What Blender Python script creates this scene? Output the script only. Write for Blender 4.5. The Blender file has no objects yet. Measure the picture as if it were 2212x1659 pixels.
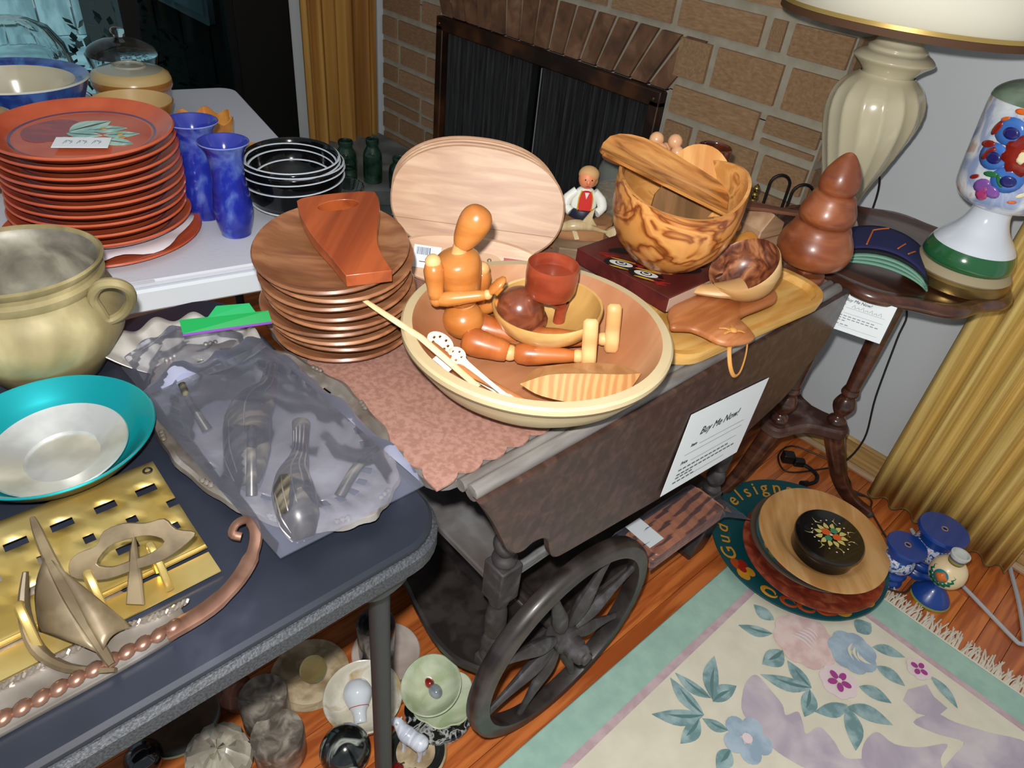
import bpy, bmesh, math, random
from mathutils import Vector, Matrix, Euler
random.seed(7)
sin, cos, pi, R_ = math.sin, math.cos, math.pi, math.radians
scene = bpy.context.scene
C = bpy.context.collection

# ---------------------------------------------------------------- camera
YAW, PITCH, ROLL = R_(-43.9055), R_(36.842), R_(-7.0897)
CAM = Vector((0, 0, 1.3))
_f = Vector((sin(YAW), cos(YAW), 0)); _r = Vector((cos(YAW), -sin(YAW), 0)); _u = Vector((0, 0, 1))
_F = _f * cos(PITCH) - _u * sin(PITCH); _U = _u * cos(PITCH) + _f * sin(PITCH)
_R = _r * cos(ROLL) - _U * sin(ROLL); _U2 = _U * cos(ROLL) + _r * sin(ROLL)
cd = bpy.data.cameras.new('camera'); cd.sensor_width = 36; cd.lens = 1500 / 2212 * 36; cd.clip_start = 0.02
cam = bpy.data.objects.new('camera', cd); C.objects.link(cam)
cam.matrix_world = Matrix(((_R.x, _U2.x, -_F.x, CAM.x), (_R.y, _U2.y, -_F.y, CAM.y), (_R.z, _U2.z, -_F.z, CAM.z), (0, 0, 0, 1)))
scene.camera = cam

# ---------------------------------------------------------------- light
w = bpy.data.worlds.new('world'); scene.world = w; w.use_nodes = True
bg = w.node_tree.nodes['Background']; bg.inputs[0].default_value = (0.80, 0.90, 1.0, 1); bg.inputs[1].default_value = 0.36
# the flash of the camera: a small lamp just above the lens, a little to its left
fl = bpy.data.lights.new('camera_flash', 'POINT'); fl.energy = 60; fl.shadow_soft_size = 0.012; fl.color = (1.0, 0.97, 0.92)
flo = bpy.data.objects.new('camera_flash', fl); C.objects.link(flo); flo.location = CAM + _U2 * 0.055 - _R * 0.02
# daylight over the roof onto the yard
su = bpy.data.lights.new('daylight', 'SUN'); su.energy = 6.5; su.angle = .2; su.color = (0.80, 0.93, 1.0)
suo = bpy.data.objects.new('daylight', su); C.objects.link(suo); suo.rotation_euler = (R_(8), R_(34), 0)
scene.view_settings.view_transform = 'Standard'; scene.view_settings.look = 'None'
scene.view_settings.exposure = 0.0; scene.view_settings.gamma = 1; scene.view_settings.use_curve_mapping = False

# ---------------------------------------------------------------- helpers: materials
_mats = {}
def lin(c):
    return tuple(((x / 255) / 12.92 if x / 255 <= 0.04045 else ((x / 255 + 0.055) / 1.055) ** 2.4) for x in c) + (1,)
def _new(name):
    m = bpy.data.materials.new(name); m.use_nodes = True
    return m, m.node_tree, m.node_tree.nodes['Principled BSDF']
def M(name, col=None, rough=.5, metal=0, spec=None, trans=0, alpha=1, coat=0, ior=None, bump=0, bscale=80, sss=0):
    if name in _mats: return _mats[name]
    m, t, b = _new(name)
    b.inputs['Base Color'].default_value = lin(col); b.inputs['Roughness'].default_value = rough; b.inputs['Metallic'].default_value = metal
    if spec is not None: b.inputs['Specular IOR Level'].default_value = spec
    b.inputs['Transmission Weight'].default_value = trans; b.inputs['Alpha'].default_value = alpha; b.inputs['Coat Weight'].default_value = coat
    if ior: b.inputs['IOR'].default_value = ior
    if bump:
        tc = t.nodes.new('ShaderNodeTexCoord'); n = t.nodes.new('ShaderNodeTexNoise'); n.inputs['Scale'].default_value = bscale; n.inputs['Detail'].default_value = 4
        bp = t.nodes.new('ShaderNodeBump'); bp.inputs['Strength'].default_value = bump; bp.inputs['Distance'].default_value = .004
        t.links.new(tc.outputs['Object'], n.inputs['Vector']); t.links.new(n.outputs['Fac'], bp.inputs['Height']); t.links.new(bp.outputs['Normal'], b.inputs['Normal'])
    _mats[name] = m; return m
def NM(name, stops, scale=(1, 1, 1), nscale=8, detail=5, dist=0.0, rough=.5, metal=0, coat=0, kind='noise', bump=0, rvar=0, bands=None, rnd=0, trans=0):
    """procedural colour from stretched noise / voronoi / wave through a ramp"""
    if name in _mats: return _mats[name]
    m, t, b = _new(name); N = t.nodes.new; L = t.links.new
    tc = N('ShaderNodeTexCoord'); mp = N('ShaderNodeMapping'); mp.inputs['Scale'].default_value = scale
    L(tc.outputs['Object'], mp.inputs['Vector'])
    vec = mp.outputs['Vector']
    if rnd:
        oi = N('ShaderNodeObjectInfo'); ad = N('ShaderNodeVectorMath'); ad.operation = 'ADD'; mu = N('ShaderNodeMath'); mu.operation = 'MULTIPLY'; mu.inputs[1].default_value = 40
        L(oi.outputs['Random'], mu.inputs[0]); L(mu.outputs[0], ad.inputs[1]); L(vec, ad.inputs[0]); vec = ad.outputs[0]
    if kind == 'voronoi':
        n = N('ShaderNodeTexVoronoi'); n.inputs['Scale'].default_value = nscale; fac = n.outputs['Color']
    elif kind == 'wave':
        n = N('ShaderNodeTexWave'); n.inputs['Scale'].default_value = nscale; n.inputs['Distortion'].default_value = dist; n.inputs['Detail'].default_value = detail; n.inputs['Detail Scale'].default_value = 1.2; fac = n.outputs['Color']
    elif kind == 'rings':
        n = N('ShaderNodeTexWave'); n.wave_type = 'RINGS'; n.rings_direction = 'SPHERICAL'; n.inputs['Scale'].default_value = nscale; n.inputs['Distortion'].default_value = dist; n.inputs['Detail'].default_value = detail; fac = n.outputs['Color']
    else:
        n = N('ShaderNodeTexNoise'); n.inputs['Scale'].default_value = nscale; n.inputs['Detail'].default_value = detail; n.inputs['Distortion'].default_value = dist; fac = n.outputs['Fac']
    L(vec, n.inputs['Vector'])
    r = N('ShaderNodeValToRGB'); cr = r.color_ramp
    while len(cr.elements) < len(stops): cr.elements.new(.5)
    if kind == 'noise': stops = [(.5 + (p - .5) * .5, c) for p, c in stops]
    for e, (p, c) in zip(cr.elements, stops): e.position = p; e.color = lin(c)
    L(fac, r.inputs['Fac']); col = r.outputs['Color']
    if rnd:
        hs = N('ShaderNodeHueSaturation'); mr = N('ShaderNodeMapRange'); mr.inputs['To Min'].default_value = 1 - rnd; mr.inputs['To Max'].default_value = 1 + rnd
        L(oi.outputs['Random'], mr.inputs['Value']); L(mr.outputs[0], hs.inputs['Value']); L(col, hs.inputs['Color']); col = hs.outputs['Color']
    L(col, b.inputs['Base Color'])
    b.inputs['Roughness'].default_value = rough; b.inputs['Metallic'].default_value = metal; b.inputs['Coat Weight'].default_value = coat; b.inputs['Coat Roughness'].default_value = .15; b.inputs['Transmission Weight'].default_value = trans
    if bump:
        bp = N('ShaderNodeBump'); bp.inputs['Strength'].default_value = bump; bp.inputs['Distance'].default_value = .003
        L(n.outputs[0], bp.inputs['Height']); L(bp.outputs['Normal'], b.inputs['Normal'])
    _mats[name] = m; return m
def wood(name, c1, c2, axis='x', s=1.0, rough=.4, coat=0, rnd=0, c3=None, across=26, dist=.6):
    sc = {'x': (2.2, across, across), 'y': (across, 2.2, across), 'z': (across, across, 2.2)}[axis]
    st = [(.30, c1), (.70, c2)] if c3 is None else [(.25, c1), (.5, c2), (.75, c3)]
    return NM(name, st, tuple(k * s for k in sc), 2.0, 6, dist, rough, 0, coat, rnd=rnd)

# ---------------------------------------------------------------- helpers: meshes
class MB:
    def __init__(s): s.v = []; s.f = []; s.m = []
    def add(s, vs, fs, m=0):
        k = len(s.v); s.v += [tuple(v) for v in vs]; s.f += [tuple(i + k for i in f) for f in fs]
        s.m += [m] * len(fs) if isinstance(m, int) else list(m); return s
    def lathe(s, prof, n=48, c=(0, 0, 0), m=0, fun=None, mats=None, a0=0, a1=2 * pi):
        full = abs(a1 - a0 - 2 * pi) < 1e-6; nn = n if full else n + 1
        vs = []
        for r, z in prof:
            for i in range(nn):
                a = a0 + (a1 - a0) * i / n; rr, zz = (r, z) if fun is None else fun(a, r, z)
                vs.append((c[0] + rr * cos(a), c[1] + rr * sin(a), c[2] + zz))
        fs = []; ms = []
        for j in range(len(prof) - 1):
            for i in range(n):
                i2 = (i + 1) % nn
                fs.append((j * nn + i, j * nn + i2, (j + 1) * nn + i2, (j + 1) * nn + i)); ms.append(mats[j] if mats else m)
        return s.add(vs, fs, ms)
    def box(s, c, d, m=0, rz=0):
        x, y, z = (k / 2 for k in d); vs = []
        for k in ((-x, -y, -z), (x, -y, -z), (x, y, -z), (-x, y, -z), (-x, -y, z), (x, -y, z), (x, y, z), (-x, y, z)):
            vs.append((c[0] + k[0] * cos(rz) - k[1] * sin(rz), c[1] + k[0] * sin(rz) + k[1] * cos(rz), c[2] + k[2]))
        return s.add(vs, [(0, 3, 2, 1), (4, 5, 6, 7), (0, 1, 5, 4), (1, 2, 6, 5), (2, 3, 7, 6), (3, 0, 4, 7)], m)
    def prism(s, poly, z0, z1, m=0, ax='z', bev=0):
        """outline extruded along an axis; bev rounds both edges a little"""
        n = len(poly); cx = sum(p[0] for p in poly) / n; cy = sum(p[1] for p in poly) / n
        mp = {'z': lambda a, b, h: (a, b, h), 'x': lambda a, b, h: (h, a, b), 'y': lambda a, b, h: (a, h, b)}[ax]
        def inset(d):
            out = []
            for i in range(n):
                a = Vector(poly[i - 1]); b_ = Vector(poly[i]); c_ = Vector(poly[(i + 1) % n])
                e1 = (b_ - a); e2 = (c_ - b_); 
                if e1.length < 1e-9 or e2.length < 1e-9: out.append(tuple(b_)); continue
                n1 = Vector((e1.y, -e1.x)).normalized(); n2 = Vector((e2.y, -e2.x)).normalized(); nn = n1 + n2
                if nn.length < 1e-6: out.append(tuple(b_)); continue
                nn.normalize(); out.append((b_.x - nn.x * d * sg, b_.y - nn.y * d * sg))
            return out
        ar = sum(poly[i - 1][0] * poly[i][1] - poly[i][0] * poly[i - 1][1] for i in range(n)); sg = 1 if ar > 0 else -1
        rings = [(z0, 0), (z1, 0)] if not bev else [(z0, bev), (z0 + bev, 0), (z1 - bev, 0), (z1, bev)]
        vs = []
        for z, d in rings: vs += [mp(a, b, z) for a, b in (inset(d) if d else poly)]
        fs = [tuple(range(n))[::-1], tuple((len(rings) - 1) * n + i for i in range(n))]
        for k in range(len(rings) - 1):
            fs += [(k * n + i, k * n + (i + 1) % n, (k + 1) * n + (i + 1) % n, (k + 1) * n + i) for i in range(n)]
        return s.add(vs, fs, m)
    def tube(s, pts, r, n=10, m=0, closed=False, flat=None):
        P = [Vector(p) for p in pts]; k = len(P); rr = r if isinstance(r, (list, tuple)) else [r] * k
        vs = []; up = None
        for i in range(k):
            a = P[i - 1] if (i or closed) else P[0]; b = P[(i + 1) % k] if (i < k - 1 or closed) else P[-1]
            t = (b - a); t = t.normalized() if t.length > 1e-9 else Vector((0, 0, 1))
            if up is None:
                up = Vector((0, 0, 1)) if abs(t.z) < .9 else Vector((1, 0, 0))
            sd = t.cross(up)
            if sd.length < 1e-6: sd = t.cross(Vector((1, .3, 0)))
            sd.normalize(); up = sd.cross(t).normalized()
            for j in range(n):
                q = 2 * pi * j / n; vs.append(P[i] + sd * cos(q) * rr[i] + up * sin(q) * rr[i] * (flat or 1))
        fs = []
        for i in range(k if closed else k - 1):
            i2 = (i + 1) % k
            fs += [(i * n + j, i * n + (j + 1) % n, i2 * n + (j + 1) % n, i2 * n + j) for j in range(n)]
        if not closed: fs += [tuple(range(n))[::-1], tuple((k - 1) * n + j for j in range(n))]
        return s.add(vs, fs, m)
    def ell(s, c, d, n=20, m=0, rot=None):
        vs = []; fs = []; h = n // 2
        for i in range(h + 1):
            a = -pi / 2 + pi * i / h
            for j in range(n):
                b = 2 * pi * j / n; p = Vector((d[0] * cos(a) * cos(b), d[1] * cos(a) * sin(b), d[2] * sin(a)))
                if rot: p = rot @ p
                vs.append((c[0] + p.x, c[1] + p.y, c[2] + p.z))
        for i in range(h):
            fs += [(i * n + j, i * n + (j + 1) % n, (i + 1) * n + (j + 1) % n, (i + 1) * n + j) for j in range(n)]
        return s.add(vs, fs, m)
    def grid(s, nu, nv, fun, m=0, thick=0):
        vs = [fun(i / nu, j / nv) for j in range(nv + 1) for i in range(nu + 1)]
        fs = [(j * (nu + 1) + i, j * (nu + 1) + i + 1, (j + 1) * (nu + 1) + i + 1, (j + 1) * (nu + 1) + i) for j in range(nv) for i in range(nu)]
        return s.add(vs, fs, m)
    def xf(s, mat, start=0):
        s.v[start:] = [tuple(mat @ Vector(v)) for v in s.v[start:]]; return s
    def build(s, name, mats, parent=None, loc=None, rot=None, smooth=35, bevel=0, bseg=2, solid=0, weld=True):
        me = bpy.data.meshes.new(name); me.from_pydata(s.v, [], s.f); me.update()
        mats = mats if isinstance(mats, (list, tuple)) else [mats]
        for k in mats: me.materials.append(k)
        for p, i in zip(me.polygons, s.m): p.material_index = i
        b = bmesh.new(); b.from_mesh(me)
        if weld: bmesh.ops.remove_doubles(b, verts=b.verts, dist=1e-6)
        bmesh.ops.recalc_face_normals(b, faces=b.faces); b.to_mesh(me); b.free()
        if smooth:
            for p in me.polygons: p.use_smooth = True
            me.set_sharp_from_angle(angle=R_(smooth))
        o = bpy.data.objects.new(name, me); C.objects.link(o)
        if parent: o.parent = parent
        if loc is not None: o.location = loc
        if rot is not None: o.rotation_euler = rot
        if solid: k = o.modifiers.new('solid', 'SOLIDIFY'); k.thickness = solid; k.offset = 0
        if bevel: k = o.modifiers.new('bevel', 'BEVEL'); k.width = bevel; k.segments = bseg; k.limit_method = 'ANGLE'; k.angle_limit = R_(50)
        return o
RZ = R_(43.9055)                       # turns a thing so that its local x runs along the picture plane
def tag(o, label, cat, group=None):
    o['label'] = label; o['category'] = cat
    if group: o['group'] = group
    return o
def thing(name, label, cat, loc=(0, 0, 0), rz=0, group=None, rot=None):
    o = bpy.data.objects.new(name, None); C.objects.link(o); o.empty_display_size = .03
    o.location = loc; o.rotation_euler = rot if rot else (0, 0, rz)
    return tag(o, label, cat, group)
def struct(o): o['kind'] = 'structure'; return o
def smoothpts(pts, n=6, closed=False):
    P = [Vector(p) for p in pts]; k = len(P); out = []
    rng = range(k if closed else k - 1)
    for i in rng:
        p0 = P[(i - 1) % k] if (closed or i > 0) else P[0]; p1 = P[i]; p2 = P[(i + 1) % k]; p3 = P[(i + 2) % k] if (closed or i + 2 < k) else P[-1]
        for j in range(n):
            t = j / n; out.append(.5 * ((2 * p1) + (-p0 + p2) * t + (2 * p0 - 5 * p1 + 4 * p2 - p3) * t * t + (-p0 + 3 * p1 - 3 * p2 + p3) * t ** 3))
    if not closed: out.append(P[-1])
    return out
def sp2(pts, n=6, closed=True): return [(p.x, p.y) for p in smoothpts([(a, b, 0) for a, b in pts], n, closed)]
def oval(rx, ry, n=48, cx=0, cy=0, p=2.0):
    out = []
    for i in range(n):
        a = 2 * pi * i / n; c_, s_ = cos(a), sin(a)
        out.append((cx + rx * math.copysign(abs(c_) ** (2 / p), c_), cy + ry * math.copysign(abs(s_) ** (2 / p), s_)))
    return out
def rrect(w_, h_, r, n=6, cx=0, cy=0):
    out = []
    for (sx, sy, a0) in ((1, 1, 0), (-1, 1, 90), (-1, -1, 180), (1, -1, 270)):
        for i in range(n + 1):
            a = R_(a0 + 90 * i / n); out.append((cx + sx * (w_ / 2 - r) + r * cos(a), cy + sy * (h_ / 2 - r) + r * sin(a)))
    return out
def leafpoly(x0, y0, x1, y1, wd, n=8, bend=0, blunt=.9):
    dx, dy = x1 - x0, y1 - y0; L = math.hypot(dx, dy); ux, uy = dx / L, dy / L; a = []; b = []
    for i in range(n + 1):
        t = i / n; k = wd * max(0, sin(pi * t ** blunt)); o = bend * L * sin(pi * t)
        px, py = x0 + dx * t - uy * o, y0 + dy * t + ux * o
        a.append((px - uy * k, py + ux * k)); b.append((px + uy * k, py - ux * k))
    return a + b[::-1][1:-1]
_dk = [0]
def decal(name, poly, z, mat, parent, th=.0006):
    _dk[0] += 1; z += (_dk[0] % 50) * .000022
    return MB().prism(poly, z, z + th).build(name, mat, parent, smooth=0)
def text(name, body, size, mat, parent, loc, rot=(0, 0, 0), shear=0, align='LEFT', ext=.0002, offset=0):
    cu = bpy.data.curves.new(name, 'FONT'); cu.body = body; cu.size = size; cu.extrude = ext; cu.shear = shear; cu.align_x = align; cu.resolution_u = 3; cu.offset = offset
    o = bpy.data.objects.new(name, cu); C.objects.link(o)
    dg = bpy.context.evaluated_depsgraph_get(); me = bpy.data.meshes.new_from_object(o.evaluated_get(dg))
    bpy.data.objects.remove(o); bpy.data.curves.remove(cu)
    me.materials.clear(); me.materials.append(mat)
    n = bpy.data.objects.new(name, me); C.objects.link(n); n.parent = parent; n.location = loc; n.rotation_euler = rot
    return n
def copy_tree(o, parent=None):
    c = o.copy(); C.objects.link(c); c.parent = parent
    for ch in list(o.children): copy_tree(ch, c)
    return c
def interp(prof, z):
    for (r0, z0), (r1, z1) in zip(prof, prof[1:]):
        if min(z0, z1) - 1e-9 <= z <= max(z0, z1) + 1e-9 and z0 != z1: return r0 + (r1 - r0) * (z - z0) / (z1 - z0)
    return prof[-1][0]
def smprof(prof, n=5): return [(max(p.x, 0), p.y) for p in smoothpts([(a, b, 0) for a, b in prof], n)]
# ================================================================ the setting
m_floor = wood('oak_floor', (164, 82, 36), (206, 118, 58), 'y', 1.0, .32, .25, rnd=.14)
m_white = M('white_wall', (206, 211, 216), .75, bump=.06, bscale=120)
m_mortar = NM('mortar', [(.2, (158, 150, 132)), (.8, (172, 165, 148))], (1, 1, 1), 24, 6, 0, .95, bump=.5)
m_brick = NM('tan_brick', [(.1, (138, 106, 76)), (.5, (150, 118, 86)), (.9, (164, 132, 100))], (1, 1, 1), 12, 7, .4, .95, bump=.3, rnd=.14)
m_soot = NM('sooty_brick', [(.1, (84, 60, 46)), (.55, (116, 82, 58)), (.9, (140, 106, 80))], (1, 1, 1), 16, 7, .6, .9, bump=.5, rnd=.2)
m_base = wood('baseboard_wood', (176, 140, 84), (206, 172, 116), 'x', 1, .45)

fl_ = MB().box((-1.1, .6, -.03), (5.2, 4.6, .03)).build('floor', M('subfloor', (92, 52, 26), .8)); struct(fl_)
# strip planks of the oak floor: each its own board (the ones in and around the view)
pw = .057; random.seed(3); unit = {}
def plank_mesh(L):
    k = round(L, 2)
    if k not in unit:
        o = MB().box((0, 0, 0), (pw - .0012, L - .0012, .015)).build('plank', m_floor, smooth=0); unit[k] = o.data; bpy.data.objects.remove(o)
    return unit[k]
x = -2.62
while x < .95:
    y = -.5 - random.random() * .5
    while y < 1.80:
        L = random.choice((.75, .9, 1.05, 1.2)); 
        L2 = min(L, 1.80 - y)
        if L2 > .03:
            o = bpy.data.objects.new('plank', plank_mesh(round(L2, 2))); C.objects.link(o); o.parent = fl_; o.location = (x + pw / 2, y + round(L2, 2) / 2, -.0075)
        y += L
    x += pw

wb = MB().box((-.1, 1.87, 1.2), (5.2, .10, 2.5)).build('wall_back', m_white, smooth=0); struct(wb)
struct(MB().box((-.2, .2, 2.49), (5.1, 3.6, .06)).build('ceiling', m_white, smooth=0))  # ceiling out of view, added to keep the sun out of the room
ws = MB().box((-2.635, 1.75, 1.2), (.066, .13, 2.5)).build('trim_1', m_white, bevel=.004); struct(ws)
bb = MB().box((.45, 1.812, .042), (2.2, .016, .084)).build('baseboard_back', m_base, bevel=.003); struct(bb)
MB().tube([(-.65, 1.803, .086), (1.55, 1.803, .086)], .006, 8).build('cap_moulding', m_base, bb)
MB().tube([(-.65, 1.796, .010), (1.55, 1.796, .010)], .011, 8).build('quarter_round', wood('quarter_round_wood', (168, 138, 104), (198, 170, 136), 'x'), bb)

# chimney breast: mortar core with every brick a block of its own
FX0, FX1, FZ1 = -2.208, -1.186, .832          # fireplace opening
core = MB()
core.box((-1.66, 1.775, 1.62), (1.876, .13, 1.56)); core.box(((-2.6 + FX0) / 2, 1.775, .42), (FX0 + 2.6, .13, .845)); core.box(((FX1 - .722) / 2, 1.775, .42), (-.722 - FX1, .13, .845))
wc = core.build('wall_chimney', m_mortar, smooth=0); struct(wc)
random.seed(11)
bm_ = MB().box((0, 0, 0), (1, 1, 1)).build('brick', m_brick, smooth=0); brick_me = bm_.data; bpy.data.objects.remove(bm_)
bm_ = MB().box((0, 0, 0), (1, 1, 1)).build('brick', m_soot, smooth=0); soot_me = bm_.data; bpy.data.objects.remove(bm_)
def brick(x0, x1, z0, z1, me=brick_me, ry=0, y=None, d=.05):
    if x1 - x0 < .012: return
    o = bpy.data.objects.new('brick', me); C.objects.link(o); o.parent = wc
    o.location = ((x0 + x1) / 2, (1.724 if y is None else y) + random.uniform(-.003, .003), (z0 + z1) / 2); o.scale = (x1 - x0, d, z1 - z0); o.rotation_euler = (0, ry, 0)
J = .023
zl = [0, .105, .215, .325, .407, .521, .60, .686, .776, .868, .985, 1.075, 1.165, 1.27, 1.36, 1.45, 1.56, 1.65, 1.74, 1.85, 1.94, 2.03, 2.14, 2.24, 2.34, 2.40]
for i, (z0, z1) in enumerate(zip(zl, zl[1:])):
    if z1 - z0 < .05: continue
    segs = [(-2.6, FX0 - .008), (FX1 + .008, -.715)] if z0 < FZ1 else [(-2.6, -2.14), (-1.19, -.715)] if z0 < .97 else [(-2.6, -.715)]
    for (a, b) in segs:
        x = a + J * .3
        if b - a < .5:
            cuts = [a, a + (.105 if i % 2 else .27) + random.uniform(-.02, .02), b]
            if i % 3 == 0: cuts = [a, a + .12, a + .30, b]
        else:
            cuts = [a]; x = a + random.uniform(.1, .3)
            while x < b - .1: cuts.append(x); x += random.uniform(.17, .34)
            cuts.append(b)
        if b > -.8: cuts = [c_ for c_ in cuts if c_ < -.90] + [-.86 if i % 2 else -.885, b] if b - a > .3 else cuts
        for c0, c1 in zip(cuts, cuts[1:]):
            if random.random() < .16 and z1 - z0 > .09:
                h = (z1 - z0) * random.uniform(.35, .5); brick(c0 + J / 2, c1 - J / 2, z0 + J / 2, z0 + h - J / 3); brick(c0 + J / 2, c1 - J / 2, z0 + h + J / 3, z1 - J / 2)
            else: brick(c0 + J / 2, c1 - J / 2, z0 + J / 2, z1 - J / 2)
# fanned soldier course over the fireplace
ns = 15
for i in range(ns):
    t = (i + .5) / ns; xb = FX0 + (FX1 - FX0) * t; xt = -2.14 + (-1.10 + 2.14) * t + (.03 if t > .5 else 0)
    hw = (FX1 - FX0) / ns / 2 - .0055; sk = (t - .42) * .16
    o = MB().prism([(xb - hw, FZ1 + .006), (xb + hw, FZ1 + .006), (xb + hw + sk + .004, .978), (xb - hw + sk - .002, .978)], 1.699 + random.uniform(-.003, .003), 1.75, ax='y').build('brick', m_soot, wc, smooth=0)
# return of the chimney breast on the right
for i, (z0, z1) in enumerate(zip(zl, zl[1:])):
    if z1 - z0 > .05:
        o = bpy.data.objects.new('brick', brick_me); C.objects.link(o); o.parent = wc; o.location = (-.722 - .02, 1.765, (z0 + z1) / 2); o.scale = (.05, .085, z1 - z0 - J)
# firebox behind the screen
fb = MB(); fb.box((-1.697, 2.32, .42), (1.05, .03, .86)); fb.box((-2.215, 2.05, .42), (.02, .6, .86)); fb.box((-1.178, 2.05, .42), (.02, .6, .86)); fb.box((-1.697, 2.05, .86), (1.05, .6, .03))
struct(fb.build('wall_firebox', M('firebox_soot', (22, 20, 19), .95), smooth=0))
fs_ = thing('fireplace_screen', 'dark fireplace screen with brown metal frame and pleated mesh curtains', 'fireplace screen', (-1.697, 1.69, 0))
m_fr = NM('rusty_bronze_frame', [(.3, (38, 24, 16)), (.6, (66, 40, 24)), (.8, (92, 56, 30))], (1, 1, 1), 9, 4, 0, .45, .35)
W2 = (FX1 - FX0) / 2
for nm, c_, d_ in (('top_rail', (0, 0, FZ1 - .02), (2 * W2, .03, .045)), ('bottom_rail', (0, 0, .33), (2 * W2, .03, .05)), ('side_rail', (-W2 + .018, 0, FZ1 / 2), (.036, .03, FZ1 - .05)), ('side_rail', (W2 - .018, 0, FZ1 / 2), (.036, .03, FZ1 - .05))):
    MB().box(c_, d_).build(nm, m_fr, fs_, bevel=.004)
m_mesh = NM('black_wire_mesh', [(.35, (17, 18, 20)), (.7, (40, 42, 45))], (60, 60, 4), 2, 3, 0, .7, 0)
for k, (a, b) in enumerate(((-W2 + .03, -.022), (.014, W2 - .03))):
    g = MB(); g.grid(150, 2, lambda u, v: (a + (b - a) * u, .018 + .008 * sin(u * 2 * pi * 17) + .004 * sin(u * 2 * pi * 43), .04 + v * (FZ1 - .075)))
    g.build('mesh_curtain', m_mesh, fs_)
MB().box((-.004, .010, FZ1 / 2), (.026, .012, FZ1 - .06)).build('centre_stile', M('black_iron', (16, 16, 17), .5, .4), fs_)
for sx in (-1, 1): MB().ell((sx * (W2 - .02), -.016, FZ1 - .02), (.004, .003, .004), 8).build('rivet', M('dull_brass', (150, 120, 70), .4, .8), fs_)
MB().box((0, -.045, .012), (2 * W2, .1, .024)).build('ash_lip', m_fr, fs_, bevel=.004)

# glazed doors on the left and the yard beyond
m_blk = M('black_aluminium', (14, 14, 15), .45, .3)
wl_ = MB(); wl_.box((-2.72, 1.55, 1.2), (.1, .55, 2.5)); wl_.box((-2.72, -.15, 2.3), (.1, 2.9, .3)); wl_.box((-2.72, -1.25, 1.2), (.1, .7, 2.5)); wl_.box((-2.72, -.15, .02), (.1, 2.9, .06))
struct(wl_.build('wall_left', m_white, smooth=0))
w1 = struct(MB().box((-2.69, .3, 2.12), (.06, 2.05, .06)).build('window_1', m_blk, smooth=0))
MB().box((-2.69, .3, .07), (.06, 2.05, .06)).build('bottom_track', m_blk, w1)
for yy, ww in ((.785, .05), (-.70, .05), (1.12, .03)): MB().box((-2.69, yy, 1.09), (.05, ww, 2.02)).build('stile', m_blk, w1)
MB().box((-2.672, 1.235, 1.09), (.03, .21, 2.02)).build('dark_fixed_panel', M('dark_panel', (13, 13, 13), .4), w1)
def pane(y0, y1, x, mat): MB().box((x, (y0 + y1) / 2, 1.09), (.006, y1 - y0, 2.0)).build('pane', mat, w1, smooth=0)
pane(-.68, .77, -2.70, M('clear_pane', (235, 250, 248), .02, trans=1, ior=1.05))
pane(.81, 1.11, -2.68, M('smoked_pane', (88, 100, 98), .03, trans=1, ior=1.2))
# outside
m_gr = NM('patio_concrete', [(.3, (70, 92, 98)), (.7, (104, 128, 132))], (1, 1, 1), 3, 5, 0, .8)
struct(MB().box((-5.2, .4, -.14), (4.9, 5, .05)).build('patio_ground', m_gr, smooth=0))
wing = MB().box((-4.6, 1.62, 1.1), (3.7, .1, 2.6)).build('wall_wing', M('dark_siding', (34, 33, 30), .85), smooth=0); struct(wing)
for i in range(9):
    MB().box((-2.95 - i * .4, 1.555, 1.1), (.37, .03, 2.55)).build('siding_board', M('dark_siding'), wing, smooth=0)
wf = struct(MB().prism(rrect(.9, .9, .01, 1), -.01, .02, ax='y').build('window_2', M('pale_window_frame', (150, 170, 178), .5), loc=(-4.31, 1.52, .93), smooth=0))
for sx in (-1, 1): MB().box((sx * .21, -.014, 0), (.39, .006, .82)).build('pane', M('sky_lit_pane', (126, 158, 172), .15), wf)
fn = thing('yard_fence', 'pale grey board fence seen through the glass door', 'fence', (-6.6, .2, -.11))
for i in range(16): MB().box((0, -1.9 + i * .24, .8), (.03, .225, 1.6)).build('board', NM('grey_fence_board', [(.3, (96, 118, 122)), (.7, (128, 150, 152))], (3, 3, 1), 4, 4, 0, .8, rnd=.12), fn, smooth=0)
for z in (.35, 1.2): MB().box((.03, 0, z), (.04, 4, .09)).build('rail', M('fence_rail', (132, 146, 142), .8), fn)
random.seed(5); sh = MB()
for i in range(420):
    a = random.uniform(0, 2 * pi); r_ = random.random() ** .5 * .42; c_ = Vector((r_ * cos(a), r_ * sin(a) * .7, random.uniform(.05, .85) * (1.1 - r_)))
    d = Vector((random.uniform(-1, 1), random.uniform(-1, 1), random.uniform(-.3, 1))).normalized() * .05; s_ = d.cross(Vector((.3, .2, 1))).normalized() * .016
    sh.add([c_, c_ + d * .5 + s_, c_ + d, c_ + d * .5 - s_], [(0, 1, 2, 3)])
sb = thing('leafy_shrub', 'dark leafy shrub outside behind the smoked glass pane', 'shrub', (-3.4, .98, -.11))
lf = sh.build('foliage', NM('shrub_leaf', [(.3, (30, 52, 46)), (.7, (74, 104, 100))], (1, 1, 1), 20, 2, 0, .5), sb, smooth=0); lf['kind'] = 'stuff'
MB().tube([(0, 0, 0), (.01, 0, .3), (0, .02, .6)], [.02, .015, .008], 8).build('stem', M('shrub_stem', (46, 36, 28), .9), sb)

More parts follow.
